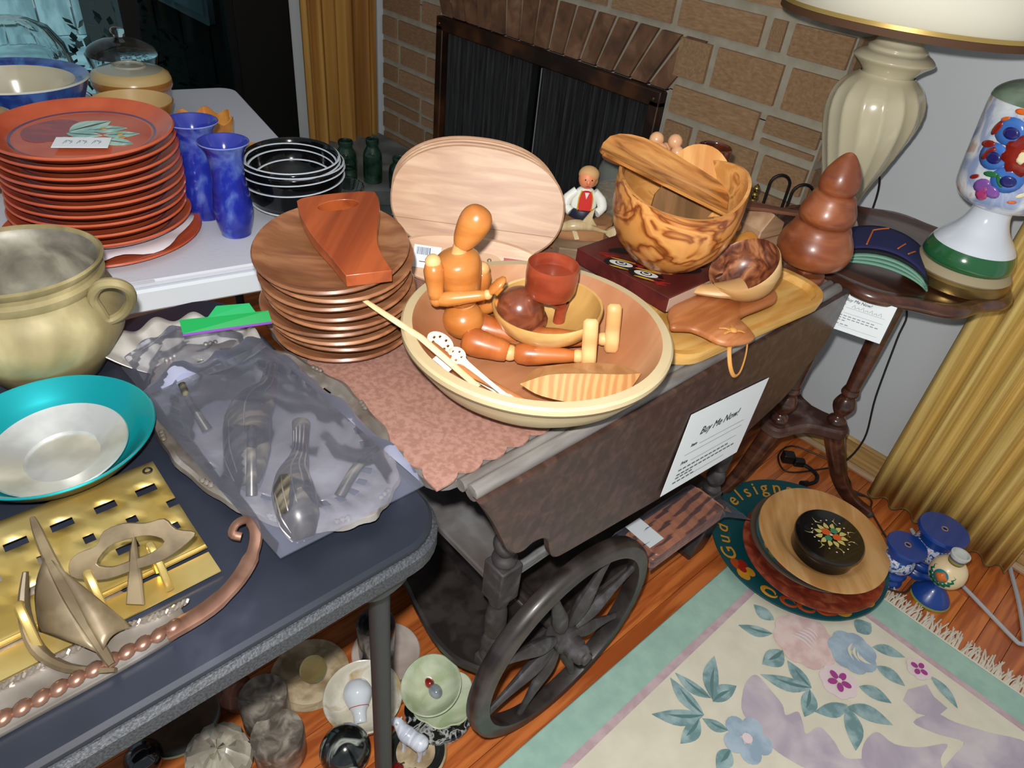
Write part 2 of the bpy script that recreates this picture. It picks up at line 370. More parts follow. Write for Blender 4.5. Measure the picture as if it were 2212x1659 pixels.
# gold curtains
m_gold = NM('gold_curtain', [(.3, (196, 160, 82)), (.7, (222, 192, 116))], (90, 90, 1.5), 1.5, 5, 0, .6, bump=.12)
m_goldd = NM('gold_curtain_striped', [(.3, (138, 92, 34)), (.5, (168, 118, 48)), (.72, (186, 142, 68))], (1, 22, .3), 2.2, 4, 0, .7)  # darker gold: the flash falloff in the corner is put into the colour
def curtain(name, label, p0, p1, z0, z1, npl, amp, mat, flare=0, seed=1, hem=None):
    random.seed(seed); ph = [random.uniform(.75, 1.3) for _ in range(npl + 1)]; tot = sum(ph); ac = [0]
    for p in ph: ac.append(ac[-1] + p / tot)
    p0 = Vector(p0); p1 = Vector(p1); d = (p1 - p0); nrm = Vector((-d.y, d.x, 0)).normalized()
    def fun(u, v):
        k = 0
        while k < npl and ac[k + 1] < u: k += 1
        t = (u - ac[k]) / (ac[k + 1] - ac[k]); wv = max(0, sin(pi * t)) ** .8 * (1 if k % 2 else -1) * amp * (.7 + .5 * ph[k]) * (1 - .35 * v)
        q = p0 + d * ((u - .5) * (1 + flare * (1 - v)) + .5) + nrm * wv
        return (q.x, q.y, z0 + (z1 - z0) * v + (.004 * sin(u * 37) if v == 0 else 0))
    g = MB(); g.grid(npl * 12, 14, fun)
    t = thing(name, label, 'curtain', (0, 0, 0))
    g.build('pleated_fabric', mat, t, smooth=60, solid=.002)
    h = MB(); h.grid(npl * 12, 1, lambda u, v: tuple(Vector(fun(u, 0)) + Vector((0, 0, -.004 + .006 * v)))); h.build('hem', M('dark_hem', (120, 96, 52), .8), t, smooth=60, solid=.003)
    return t
curtain('gold_drape', 'gold pleated drape hanging beside the black window panel in the corner', (-2.585, 1.345, 0), (-2.585, 1.665, 0), .03, 2.25, 9, .018, m_goldd, 0, 4)
curtain('gold_drape', 'gold pleated drape hanging to the floor right of the side table', (-.262, 1.725, 0), (.09, 1.735, 0), .02, 2.25, 11, .017, m_gold, 0, 9)
RUG_LEAVES = [(-0.179, 0.836, -0.27, 0.846, 0.012), (-0.179, 0.836, -0.246, 0.756, 0.013), (-0.181, 0.823, -0.175, 0.754, 0.012), (-0.186, 0.876, -0.241, 0.961, 0.013), (-0.191, 0.876, -0.27, 0.863, 0.01), (-0.184, 0.873, -0.172, 0.94, 0.013), (-0.131, 0.848, -0.177, 0.828, 0.009), (-0.108, 0.82, -0.105, 0.771, 0.013), (-0.191, 1.109, -0.251, 1.067, 0.011), (-0.154, 1.09, -0.165, 1.026, 0.016), (-0.07, 1.061, -0.155, 1.002, 0.013), (-0.07, 1.061, -0.135, 1.077, 0.012), (-0.071, 1.055, -0.048, 0.993, 0.013), (-0.004, 1.086, -0.04, 1.019, 0.012), (-0.002, 1.083, 0.076, 1.12, 0.014), (-0.002, 1.083, 0.051, 1.011, 0.014), (-0.007, 1.145, 0.054, 1.164, 0.012), (-0.005, 1.221, 0.056, 1.225, 0.012), (-0.031, 1.26, 0.027, 1.293, 0.011), (-0.071, 1.269, -0.061, 1.316, 0.016), (-0.207, 1.143, -0.259, 1.142, 0.013), (0.082, 1.294, 0.149, 1.265, 0.009)]
RUG_LAV = [[(-0.157, 0.941), (-0.165, 0.972), (-0.158, 0.995), (-0.123, 0.989), (-0.09, 0.98), (-0.074, 0.966), (-0.062, 0.992), (-0.043, 0.978), (-0.028, 0.964), (-0.018, 0.998), (0.013, 0.995), (0.044, 0.982), (0.073, 1.013), (0.089, 1.003), (0.069, 0.96), (0.024, 0.914), (-0.034, 0.891), (-0.073, 0.889), (-0.131, 0.901)], [(0.101, 1.161), (0.123, 1.216), (0.156, 1.229), (0.21, 1.263), (0.273, 1.304), (0.307, 1.25), (0.254, 1.129), (0.184, 1.1), (0.181, 1.15), (0.185, 1.201), (0.142, 1.175)], [(0.06, 1.079), (0.095, 1.085), (0.131, 1.119), (0.164, 1.17), (0.167, 1.128), (0.19, 1.084), (0.146, 1.007), (0.093, 0.979), (0.058, 1.024)], [(0.067, 1.191), (0.064, 1.223), (0.085, 1.267), (0.106, 1.251), (0.135, 1.248), (0.128, 1.211), (0.098, 1.185)], [(-0.03, 0.825), (0.006, 0.883), (0.075, 0.948), (0.11, 0.942), (0.036, 0.83), (-0.023, 0.784)]]
RUG_FLOW = [(-0.136, 1.152, 'rose'), (-0.054, 1.21, 'blue'), (-0.04, 1.12, 'pansy'), (-0.098, 0.863, 'bluefive'), (0.059, 1.289, 'bud')]
# ================================================================ rug
m_green = NM('rug_celadon', [(.2, (150, 184, 172)), (.8, (162, 196, 182))], (1, 1, 1), 30, 5, 0, .95, bump=.5)
m_cream = NM('rug_cream', [(.2, (214, 208, 188)), (.8, (224, 218, 198))], (1, 1, 1), 18, 6, 0, .95, bump=.5)
m_pinkl = NM('rug_mauve_line', [(.3, (186, 160, 166)), (.7, (200, 176, 180))], (1, 1, 1), 40, 4, 0, .95, bump=.4)
m_lav = NM('rug_lavender', [(.3, (176, 164, 178)), (.6, (196, 184, 192)), (.8, (206, 196, 200))], (1, 1, 1), 12, 5, .4, .95, bump=.4)
m_rleaf = NM('rug_leaf', [(.3, (112, 144, 146)), (.55, (142, 170, 172)), (.8, (164, 188, 188))], (1, 1, 1), 34, 4, 0, .95, bump=.4)
m_rleafd = M('rug_leaf_vein', (92, 126, 124), .95)
m_rose = NM('rug_rose', [(.3, (212, 180, 176)), (.7, (226, 202, 196))], (1, 1, 1), 30, 4, 0, .95, bump=.4)
m_rblue = NM('rug_blue', [(.3, (148, 168, 186)), (.7, (172, 190, 204))], (1, 1, 1), 30, 4, 0, .95, bump=.4)
m_purp = M('rug_purple', (160, 62, 134), .95); m_pale = M('rug_pale', (224, 206, 208), .95)
rug = thing('area_rug', 'cream floral rug with celadon border and cream fringe on the wood floor', 'rug', (0, 0, 0))
X0, X1, Y0, Y1 = -.362, 1.0, -.55, 1.412; bw = .071
g = MB(); g.box(((X0 + X1) / 2, (Y0 + Y1) / 2, .006), (X1 - X0, Y1 - Y0, .010)); g.build('border_field', m_green, rug, bevel=.003)
MB().box(((X0 + X1) / 2, (Y0 + Y1) / 2, .0115), (X1 - X0 - 2 * bw, Y1 - Y0 - 2 * bw, .001)).build('mauve_line', m_pinkl, rug, smooth=0)
MB().box(((X0 + X1) / 2, (Y0 + Y1) / 2, .0120), (X1 - X0 - 2 * bw - .032, Y1 - Y0 - 2 * bw - .032, .0012)).build('cream_field', m_cream, rug, smooth=0)
zr = .0126
for p in RUG_LAV: decal('scroll_motif', sp2(p, 4) if len(p) != 7 else p, zr, m_lav, rug, .0012)
for (a, b, c_, d, wd) in RUG_LEAVES:
    wd *= 1.25
    l = decal('leaf_motif', leafpoly(a, b, c_, d, wd, 8, .06), zr + .0004, m_rleaf, rug, .0012)
    MB().prism(leafpoly(a, b, a + (c_ - a) * .72, b + (d - b) * .72, wd * .22, 5, .05), zr + .0017, zr + .0020).build('vein', m_rleafd, l, smooth=0)
def flower(cx, cy, r, n, mat, pn, parent, z, wd=.55, core=None, rot=0):
    for i in range(n):
        a = rot + 2 * pi * i / n; q_ = .62 if n < 6 else .52; k_ = r * .44 * min(1, wd * 1.25)
        decal(pn, [(cx + cos(a) * r * q_ + (cos(t) * r * .42 * cos(a) - sin(t) * k_ * sin(a)), cy + sin(a) * r * q_ + (cos(t) * r * .42 * sin(a) + sin(t) * k_ * cos(a))) for t in [2 * pi * j / 14 for j in range(14)]], z + .0001 * i, mat, parent, .001)
    if core: decal('flower_eye', oval(r * .22, r * .22, 14, cx, cy), z + .002, core, parent)
for (fx, fy, k) in RUG_FLOW:
    if k == 'rose':
        flower(fx, fy, .074, 8, m_rose, 'rose_petal', rug, zr + .001, .75)
        for i in range(5): decal('rose_line', leafpoly(fx - .03 + .004 * i, fy + .012 * i - .02, fx + .028 - .003 * i, fy + .010 * i - .014, .0035, 6, .2), zr + .004, m_pale, rug)
    elif k == 'blue':
        flower(fx, fy, .056, 7, m_rblue, 'rose_petal', rug, zr + .001, .8)
        for i in range(4): decal('rose_line', leafpoly(fx - .01 + .008 * i, fy + .02 - .005 * i, fx + .012 + .01 * i, fy - .02 + .008 * i, .003, 6, -.2), zr + .004, m_cream, rug)
    elif k == 'pansy':
        flower(fx, fy, .042, 7, m_pale, 'outer_petal', rug, zr + .0012, .85); flower(fx, fy, .024, 5, m_purp, 'purple_petal', rug, zr + .004, .5, m_pale, .3)
    elif k == 'bluefive': flower(fx, fy, .046, 5, m_rblue, 'blue_petal', rug, zr + .001, .85, m_pale, .5)
    else: flower(fx, fy, .028, 6, m_pale, 'outer_petal', rug, zr + .001, .85); flower(fx, fy, .017, 4, m_purp, 'purple_petal', rug, zr + .003, .6)
random.seed(21); fr = MB()
for i in range(560):
    x = X0 + (X1 - X0) * i / 560 + random.uniform(-.002, .002); L = random.uniform(.035, .062); dx = random.uniform(-.016, .016)
    fr.tube([(x, Y1 - .004, .006), (x + dx * .3, Y1 + L * .4, .008 + random.uniform(0, .004)), (x + dx, Y1 + L, .003 + random.uniform(0, .006))], [.0016, .0018, .0013], 4)
f_ = fr.build('fringe', M('fringe_cotton', (222, 214, 198), .95), rug); f_['kind'] = 'stuff'
MB().tube([(X0, Y1 + .002, .006), (X1, Y1 + .002, .006)], .0045, 6).build('fringe_band', M('fringe_cotton'), rug)

# ================================================================ tea cart
m_cart = NM('dark_mahogany', [(.3, (52, 34, 29)), (.6, (66, 46, 40)), (.8, (78, 56, 48))], (3, 30, 30), 2, 5, .5, .42, coat=.2)
m_dust = NM('dusty_mahogany', [(.2, (82, 76, 74)), (.6, (102, 99, 99)), (.9, (120, 120, 122))], (1, 1, 1), 14, 6, .3, .6)
m_cartb = NM('black_cart_wood', [(.3, (34, 29, 28)), (.7, (56, 50, 49))], (4, 4, 4), 6, 5, .4, .42, coat=.2)
m_cartd = NM('dusty_black_wood', [(.2, (48, 44, 44)), (.6, (64, 61, 62)), (.9, (88, 87, 90))], (1, 1, 1), 40, 6, .3, .6)
ct = thing('tea_cart', 'dark wooden tea cart with drop leaf, turned legs and spoked wheels', 'tea cart', (0, 0, 0))
CX0, CX1, CY0, CY1, CZ = -.855, -.432, .348, 1.272, .728
MB().prism(rrect(CX1 - CX0, CY1 - CY0, .03, 5, (CX0 + CX1) / 2, (CY0 + CY1) / 2), CZ - .020, CZ - .001, bev=.004).build('top', m_dust, ct)
# moulded rule-joint edge on the leaf side
e = MB(); e.tube([(-.426, CY0 + .03, CZ - .008), (-.426, CY1 - .002, CZ - .008)], .0085, 12); e.tube([(-.411, CY0 + .034, CZ - .0105), (-.411, CY1, CZ - .0105)], .011, 12)
e.build('leaf_hinge_moulding', NM('worn_edge', [(.2, (92, 86, 82)), (.6, (126, 123, 120)), (.9, (160, 156, 148))], (14, 2, 14), 3, 5, 0, .45), ct)
leaf = [(.380, .716), (.395, .690), (.412, .655), (.428, .618), (.440, .590), (.455, .572), (.470, .568), (.486, .572), (.506, .566), (.522, .548), (.530, .520), (.541, .500), (.560, .493), (.62, .484), (.72, .470), (.80, .459), (.90, .456), (1.0, .462), (1.10, .482), (1.17, .500), (1.21, .520), (1.235, .556), (1.262, .575), (1.285, .60), (1.295, .65), (1.296, .716)]
MB().prism(sp2(leaf, 3, False), -.4085, -.392, ax='x', bev=.003).build('drop_leaf', m_cart, ct)
MB().prism(sp2(leaf, 3, False), -.888, -.872, ax='x', bev=.003).build('drop_leaf', m_cart, ct)
MB().box((-.6435, .81, .688), (.31, .70, .05)).build('apron', m_cartb, ct, bevel=.003)
legp = [(.013, 0), (.020, .004), (.021, .014), (.013, .022), (.017, .03), (.022, .045), (.018, .062), (.0135, .07), (.0175, .078), (.019, .105), (.0175, .135), (.0135, .155), (.0175, .163), (.0175, .172), (.012, .178)]
LEGX = (-.472, -.815)
for lx in LEGX:
    for ly in (.522, 1.205):
        lg = MB(); lg.lathe(smprof(legp, 3), 20, (lx, ly, .165)); lg.box((lx, ly, .385), (.044, .044, .085))
        up = [(.013, 0), (.02, .006), (.02, .016), (.013, .024), (.019, .036), (.021, .05), (.014, .07), (.019, .1), (.023, .15), (.018, .2), (.013, .23), (.019, .24), (.019, .25)]
        lg.lathe(smprof(up, 3), 20, (lx, ly, .425)); lg.box((lx, ly, .145), (.042, .042, .045))
        lg.build('turned_leg', m_cartd, ct, bevel=.003)
def sh_out(x0, x1, y0, y1, c):
    return sp2([(x0, y0 + .01), (x0 + .03, y0 - .005), (x0 + .09, y0 + c), ((x0 + x1) / 2, y0 - c * .6), (x1 - .09, y0 + c), (x1 - .03, y0 - .005), (x1, y0 + .01), (x1, (y0 + y1) / 2), (x1, y1 - .01), (x0, y1 - .01), (x0, (y0 + y1) / 2)], 4)
sm = MB(); sm.prism(rrect(.36, .72, .012, 3, -.6435, .8635), .374, .390, bev=.003); sm.build('middle_shelf', m_dust, ct)
for sx in (-.4655, -.8215): MB().box((sx, .8635, .397), (.012, .65, .016)).build('shelf_rail', m_dust, ct, bevel=.003)
MB().prism(sp2([(-.84, .50), (-.80, .478), (-.72, .50), (-.66, .488), (-.585, .474), (-.53, .474), (-.49, .488), (-.452, .52), (-.452, .6), (-.452, 1.0), (-.452, 1.235), (-.64, 1.245), (-.835, 1.235), (-.84, .8)], 4), .122, .146, bev=.005).build('bottom_shelf', m_cartb, ct)
for lx in LEGX:       # far feet: sabre shaped blocks
    f = MB(); s_ = 1 if lx > -.6 else -1
    f.prism([(1.185, .14), (1.235, .14), (1.222, .07), (1.205, .02), (1.195, 0), (1.135, 0), (1.13, .02), (1.155, .05)], lx - .002 if s_ > 0 else lx - .04, lx + .04 if s_ > 0 else lx + .002, ax='x', bev=.004); f.build('foot', m_cartb, ct)
MB().tube([(-.40, .624, .2145), (-.885, .624, .2145)], .011, 12).build('axle', m_cartb, ct)
for ly in (.624,):
    MB().box((-.6435, ly, .185), (.33, .04, .075)).build('axle_block', m_cartb, ct, bevel=.004)
spoke = smprof([(.008, .028), (.013, .045), (.0165, .075), (.011, .12), (.008, .15), (.0072, .185)], 3)
for wx, sg in ((-.398, 1), (-.887, -1)):
    wh = MB()
    rim = [(.183, -.012), (.184, -.015), (.188, -.016), (.206, -.015), (.2125, -.011), (.2145, 0), (.2125, .011), (.206, .015), (.196, .0125), (.188, .016), (.184, .015), (.183, .012), (.183, -.012)]
    wh.lathe(rim, 72); wh.xf(Matrix.Rotation(pi / 2, 4, 'Y'))
    w_ = wh.build('wheel', m_cartb, ct, (wx, .624, .2145), smooth=50)
    hub = MB(); hub.lathe([(0, -.026), (.022, -.026), (.026, -.02), (.027, .012), (.024, .016), (.021, .02), (.0215, .032), (.018, .037), (.0185, .046), (.016, .052), (.012, .054), (.011, .059), (0, .06)], 28)
    hub.xf(Matrix.Rotation(sg * pi / 2, 4, 'Y')); hub.build('hub', m_cartd, w_)
    for i in range(8):
        sp = MB(); sp.lathe([(r, z) for r, z in spoke], 12); sp.v = [(v[0] * .8, v[1], v[2]) for v in sp.v]; sp.xf(Matrix.Rotation(2 * pi * i / 8 + .32, 4, 'X')); sp.build('spoke', m_cartd, w_)
# table mat with a scalloped edge
mt = []
def scal(p0, p1, n, depth, out):
    r = []
    for i in range(n):
        for j in range(6):
            t = (i + j / 6) / n; k = (1 - abs(sin(pi * t * n)) ** .7); k = 0 if (i == 0 and j < 3) or (i == n - 1 and j > 3) else k; x = p0[0] + (p1[0] - p0[0]) * t; y = p0[1] + (p1[1] - p0[1]) * t
            r.append((x - out[0] * depth * k, y - out[1] * depth * k))
    return r
mt = scal((-.842, .345), (-.428, .345), 11, .008, (0, -1)) + scal((-.428, .345), (-.428, 1.258), 24, .009, (1, 0)) + scal((-.428, 1.258), (-.842, 1.258), 11, .008, (0, 1)) + scal((-.842, 1.258), (-.842, .345), 24, .008, (-1, 0))
mi = []
for p0_, p1_, n_ in (((-.842, .345), (-.428, .345), 11), ((-.428, .345), (-.428, 1.258), 24), ((-.428, 1.258), (-.842, 1.258), 11), ((-.842, 1.258), (-.842, .345), 24)):
    for i in range(n_ * 6): mi.append((max(-.825, min(-.445, p0_[0] + (p1_[0] - p0_[0]) * i / (n_ * 6))), max(.362, min(1.241, p0_[1] + (p1_[1] - p0_[1]) * i / (n_ * 6)))))
nm_ = len(mt); mb_ = MB(); mb_.add([(x, y, CZ + .0002) for x, y in mt] + [(x, y, CZ + .0030) for x, y in mt] + [(x, y, CZ + .0030) for x, y in mi], [(i, (i + 1) % nm_, nm_ + (i + 1) % nm_, nm_ + i) for i in range(nm_)] + [(nm_ + i, nm_ + (i + 1) % nm_, 2 * nm_ + (i + 1) % nm_, 2 * nm_ + i) for i in range(nm_)])
mb_.add([(-.825, .362, CZ + .0030), (-.445, .362, CZ + .0030), (-.445, 1.241, CZ + .0030), (-.825, 1.241, CZ + .0030)], [(0, 1, 2, 3)])
tag(mb_.build('scalloped_table_mat', NM('brown_vinyl', [(.3, (142, 104, 92)), (.7, (160, 122, 110))], (1, 1, 1), 150, 4, 0, .5, bump=.04), smooth=0), 'brown scalloped leatherette mat covering the tea cart top', 'table mat')

# ================================================================ folding tables
m_btop = NM('black_table_plastic', [(.2, (26, 30, 40)), (.6, (34, 38, 50)), (.9, (52, 56, 69))], (1, 1, 1), 7, 6, .3, .40, bump=.05)
m_bedge = NM('black_table_edge', [(.2, (34, 36, 41)), (.85, (62, 66, 72))], (1, 1, 1), 420, 2, 0, .6, bump=.3)
bt = thing('folding_table', 'black plastic folding table holding the silver and brass wares', 'table', (0, 0, 0))
def sheet(x0, x1, y0, y1, r): return rrect(x1 - x0, y1 - y0, r, 8, (x0 + x1) / 2, (y0 + y1) / 2)
BX0, BX1, BY0, BY1 = -.965, -.374, -1.2, .337
MB().prism(sheet(BX0 + .006, BX1 - .006, BY0, BY1 - .006, .055), .715, .728, bev=.004).build('top', m_btop, bt)
MB().prism(sheet(BX0, BX1, BY0 - .006, BY1, .06), .688, .7165, bev=.005).build('edge_skirt', m_bedge, bt)
m_pipe = M('grey_powder_coat', (52, 55, 58), .5, .3)
for (lx, ly) in ((-.425, .265), (-.915, .265), (-.425, -1.0), (-.915, -1.0)):
    l = MB(); l.tube([(lx, ly, .69), (lx, ly, .01)], .0128, 14); l.build('leg', m_pipe, bt)
    MB().lathe([(0, 0), (.016, 0), (.016, .03), (.0128, .035)], 14, (lx, ly, 0)).build('foot_cap', M('black_rubber', (18, 18, 18), .8), bt)
for ly in (.265, -1.0): MB().tube([(-.425, ly, .62), (-.915, ly, .62)], .011, 10).build('crossbar', m_pipe, bt)
MB().tube([(-.67, .265, .55), (-.67, -.1, .66)], .009, 8).build('brace', m_pipe, bt)
MB().prism(sp2([(-.42, .225), (-.395, .225), (-.385, .25), (-.395, .285), (-.43, .285)], 4), .664, .688).build('corner_bracket', m_pipe, bt)

m_wtop = M('white_table_plastic', (202, 205, 216), .5, bump=.1, bscale=160)
wt = thing('folding_table', 'white plastic folding table holding the stoneware dishes', 'table', (0, 0, 0))
ang = R_(-10.5)     # runs slightly askew
def rot2(pts, c, a): return [(c[0] + (x - c[0]) * cos(a) - (y - c[1]) * sin(a), c[1] + (x - c[0]) * sin(a) + (y - c[1]) * cos(a)) for x, y in pts]
wo = rot2(sheet(-2.02, -1.01, -1.1, .625, .05), (-1.01, .3), ang); wo2 = rot2(sheet(-2.013, -1.017, -1.09, .618, .045), (-1.01, .3), ang)
MB().prism(wo2, .728, .740, bev=.003).build('top', m_wtop, wt)
MB().prism(wo, .690, .7285, bev=.004).build('edge_skirt', M('white_table_rim', (206, 212, 220), .5), wt)
MB().prism(rot2(rrect(.006, .075, .002, 2, -1.014, .22), (-1.01, .3), ang), .7402, .7412).build('moulded_name_strip', M('white_table_rim'), wt, smooth=0)
for p in rot2([(-1.08, .54), (-1.95, .54), (-1.08, -1.0), (-1.95, -1.0)], (-1.01, .3), ang): MB().tube([(p[0], p[1], .70), (p[0], p[1], 0)], .0128, 12).build('leg', m_pipe, wt)

# ================================================================ round side table
m_tbl = NM('walnut_stain', [(.3, (58, 30, 21)), (.6, (80, 44, 30)), (.8, (98, 58, 40))], (3, 20, 20), 2, 5, .5, .28, coat=.5)
m_tbld = NM('dusty_walnut', [(.4, (70, 40, 32)), (.65, (98, 76, 68)), (.85, (122, 106, 100))], (1, 1, 1), 18, 6, .3, .5)
rt = thing('side_table', 'round dark wood side table with scalloped top on three turned columns', 'table', (-.435, 1.546, 0))
TZ = .715
def sc_r(a, r, z): return (r * (1 + .028 * cos(10 * a)) if r > .2 else r, z)
MB().lathe([(0, 0), (.20, 0), (.215, .001), (.226, .007), (.238, .008), (.244, .002), (.246, -.006), (.243, -.014), (.232, -.020), (.20, -.024), (0, -.024)], 120, (0, 0, TZ), fun=sc_r).build('scalloped_top', m_tbl, rt, smooth=50)
cen = Vector((-.02, -.025)); PZ = .27; cols = []
for k in range(3):
    a = R_(-98 + 120 * k); cols.append((cen.x + .086 * cos(a), cen.y + .086 * sin(a), a))
MB().prism(sp2([p for (x, y, a) in cols for p in ((x + .02 * cos(a) + .03 * sin(a), y + .02 * sin(a) - .03 * cos(a)), (x + .034 * cos(a), y + .034 * sin(a)), (x + .02 * cos(a) - .03 * sin(a), y + .02 * sin(a) + .03 * cos(a)), (cen.x + .055 * cos(a + pi / 3), cen.y + .055 * sin(a + pi / 3)))], 3), PZ - .03, PZ, bev=.006).build('platform', m_tbld, rt)
colp = smprof([(.016, 0), (.022, .006), (.02, .018), (.012, .026), (.019, .038), (.026, .058), (.019, .08), (.015, .085), (.021, .095), (.018, .108), (.0165, .115), (.020, .2), (.0225, .33), (.019, .40), (.021, .42)], 3)
for kk, (x, y, a) in enumerate(cols):
    la_ = R_((-118, 33, 150)[kk]); lk = (.62, 1, .9)[kk]
    MB().lathe(colp, 24, (x, y, PZ)).build('turned_column', m_tbl, rt)
    q = smoothpts([(x + .004 * cos(a), y + .004 * sin(a), PZ - .02), (x + .035 * lk * cos(la_), y + .035 * lk * sin(la_), PZ - .09), (x + .075 * lk * cos(la_), y + .075 * lk * sin(la_), PZ - .17), (x + .125 * lk * cos(la_), y + .125 * lk * sin(la_), .045), (x + .175 * lk * cos(la_), y + .175 * lk * sin(la_), .017)], 5)
    n_ = len(q); MB().tube(q, [.026 - .012 * i / n_ for i in range(n_)], 12).build('sabre_leg', m_tbl, rt)
    MB().ell((x + .178 * lk * cos(la_), y + .178 * lk * sin(la_), .012), (.016, .013, .012), 12).build('foot_cap', M('worn_brass_cap', (92, 88, 84), .5, .5), rt)
MB().lathe([(0, TZ - .045), (.13, TZ - .045), (.13, TZ - .022), (0, TZ - .022)], 32, (cen.x, cen.y, 0)).build('under_frame', m_tbl, rt)
# ================================================================ wooden wares on the tea cart
MZ = .7312          # top of the mat
m_acacia = NM('acacia_wood', [(.15, (112, 70, 46)), (.5, (136, 88, 58)), (.85, (160, 112, 78))], (5, 24, 24), 2, 6, .5, .38, coat=.25, rnd=.16)
ords = ['topmost', 'second', 'third', 'fourth', 'fifth', 'sixth', 'seventh', 'eighth', 'ninth', 'tenth', 'eleventh']
pp = [(0, 0), (.060, 0), (.085, .003), (.0985, .010), (.1005, .0135), (.0985, .0165), (.092, .0150), (.080, .0095), (.055, .0075), (0, .0075)]
random.seed(2)
NW = 9
for i in range(NW):
    k = NW - 1 - i; last = i == NW - 1
    z = MZ + .0165 * i; off = (i / (NW - 1)); th = R_(1.0 * i)
    cx = -.772 + .022 * off + random.uniform(-.004, .004); cy = .432 - .016 * off + random.uniform(-.004, .004)
    lab = ('topmost' if k == 0 else 'bottom' if k == NW - 1 else ords[k]) + (' wooden plate in the stack at the left end of the tea cart' if k in (0, NW - 1) else ' wooden plate from the top of the stack on the tea cart')
    t = thing('wooden_plate', lab, 'plate', (cx, cy, z), group='stacked wooden plates on the tea cart', rot=(Matrix.Rotation(RZ, 3, 'Z') @ Matrix.Rotation(th * .9, 3, 'X') @ Matrix.Rotation(random.uniform(-.02, .02), 3, 'Y')).to_euler())
    b = MB(); b.lathe(pp, 56); b.v = [(v[0], v[1] * 1.06, v[2]) for v in b.v]
    b.build('plate_body', m_acacia, t, smooth=40, rot=(0, 0, random.uniform(0, 6)) if i % 2 else None)
m_cherry = wood('red_cherry_board', (132, 58, 26), (164, 80, 40), 'y', .5, .35, .35)
cb = thing('cutting_board', 'red-brown paddle board with a handle hole on the stacked wooden plates', 'cutting board', (-.745, .412, MZ + .0165 * NW + .0125), rot=(Matrix.Rotation(RZ, 3, 'Z') @ Matrix.Rotation(R_(7.6), 3, 'X')).to_euler())
out = sp2([(-.068, .064), (-.058, .077), (-.016, .099), (.021, .112), (.032, .104), (.042, .077), (.049, .032), (.059, -.011), (.074, -.042)], 4, False) + [(.089, -.065), (.038, -.087)] + sp2([(.009, -.051), (-.021, -.017), (-.047, .021), (-.062, .05)], 4, False)
hole = [( -.012 + .025 * cos(a), .066 + .015 * sin(a) + .010 * cos(a)) for a in [2 * pi * i / 20 for i in range(20)]]
def holed(outer, hole, z0, z1):
    b = bmesh.new(); rings = []
    for z in (z0, z1):
        o = [b.verts.new((x, y, z)) for x, y in outer]; h = [b.verts.new((x, y, z)) for x, y in hole]; rings.append((o, h))
        es = [b.edges.new((r[i], r[(i + 1) % len(r)])) for r in (o, h) for i in range(len(r))]
        bmesh.ops.triangle_fill(b, use_beauty=True, edges=es)
    for k in (0, 1):
        a, c_ = rings[0][k], rings[1][k]; n = len(a)
        for i in range(n): b.faces.new((a[i], a[(i + 1) % n], c_[(i + 1) % n], c_[i]))
    bmesh.ops.recalc_face_normals(b, faces=b.faces); me = bpy.data.meshes.new('m'); b.to_mesh(me); b.free(); return me
def meshobj(name, me, mat, parent=None, loc=None, rot=None, bevel=0):
    me.name = name; me.materials.append(mat); o = bpy.data.objects.new(name, me); C.objects.link(o); o.parent = parent
    if loc: o.location = loc
    if rot: o.rotation_euler = rot
    for p in me.polygons: p.use_smooth = True
    me.set_sharp_from_angle(angle=R_(30))
    if bevel: k = o.modifiers.new('bevel', 'BEVEL'); k.width = bevel; k.segments = 2; k.limit_method = 'ANGLE'; k.angle_limit = R_(50)
    return o
meshobj('board', holed(out, hole, -.012, .005), m_cherry, cb, bevel=.0015)

# oval boards standing on edge
m_acl = NM('pale_acacia', [(.1, (180, 136, 106)), (.5, (196, 154, 122)), (.9, (214, 178, 144))], (5, 30, 38), 1.6, 6, .6, .45, rnd=.07)
m_ace = M('pale_acacia_edge', (222, 180, 132), .5)
bx = Vector((-.814, .727, MZ)); lab4 = ['front pale oval wooden board standing on edge behind the mannequin', 'second pale oval board, standing just behind the front one', 'third pale oval board from the front of the standing set', 'rearmost pale oval board of the standing set']
for i in range(4):
    dx = -.003 - .003 * i; dy = .017 * i + .018; lean = R_(-22)
    t = thing('oval_board', lab4[i], 'board', bx + Vector((_r.x * dx + _f.x * dy, _r.y * dx + _f.y * dy, 0)), group='oval boards standing on the tea cart', rot=(Matrix.Rotation(RZ + R_(1), 3, 'Z') @ Matrix.Rotation(lean, 3, 'X') @ Matrix.Rotation(R_(1 - i * .5), 3, 'Y')).to_euler())
    H = .192; b = MB(); b.prism(oval(.151 - .001 * i, H / 2 - (.0015 if i == 3 else 0), 64, -.013, H / 2, 2.25), -.007, .007, ax='y', bev=.003); b.build('board', m_acl, t)
    if i == 0:
        MB().box((-.013, -.0073, .058), (.281, .0006, .0008)).build('glue_joint', M('glue_line', (150, 104, 72), .6), t)
sb_ = thing('oval_board', 'small pale oval board with barcode and red labels behind the big bowl', 'board', (-.752, .658, MZ), rot=(Matrix.Rotation(RZ - R_(2), 3, 'Z') @ Matrix.Rotation(R_(-24), 3, 'X')).to_euler())
MB().prism(oval(.128, .044, 56, -.006, .045, 2.2), -.006, .006, ax='y', bev=.003).build('board', m_acl, sb_)
lw = M('label_white', (226, 232, 236), .5); ink = M('black_ink', (28, 28, 30), .6)
lb = MB().box((-.077, -.0066, .046), (.044, .0006, .036)).build('barcode_label', lw, sb_, smooth=0)
random.seed(8); x = -.094
while x < -.072:
    w_ = random.choice((.0006, .0010, .0016)); MB().box((x, -.0072, .055), (w_, .0005, .012)).build('bar', M('barcode_ink', (70, 92, 128), .6), lb, smooth=0); x += w_ + random.choice((.0008, .0012))
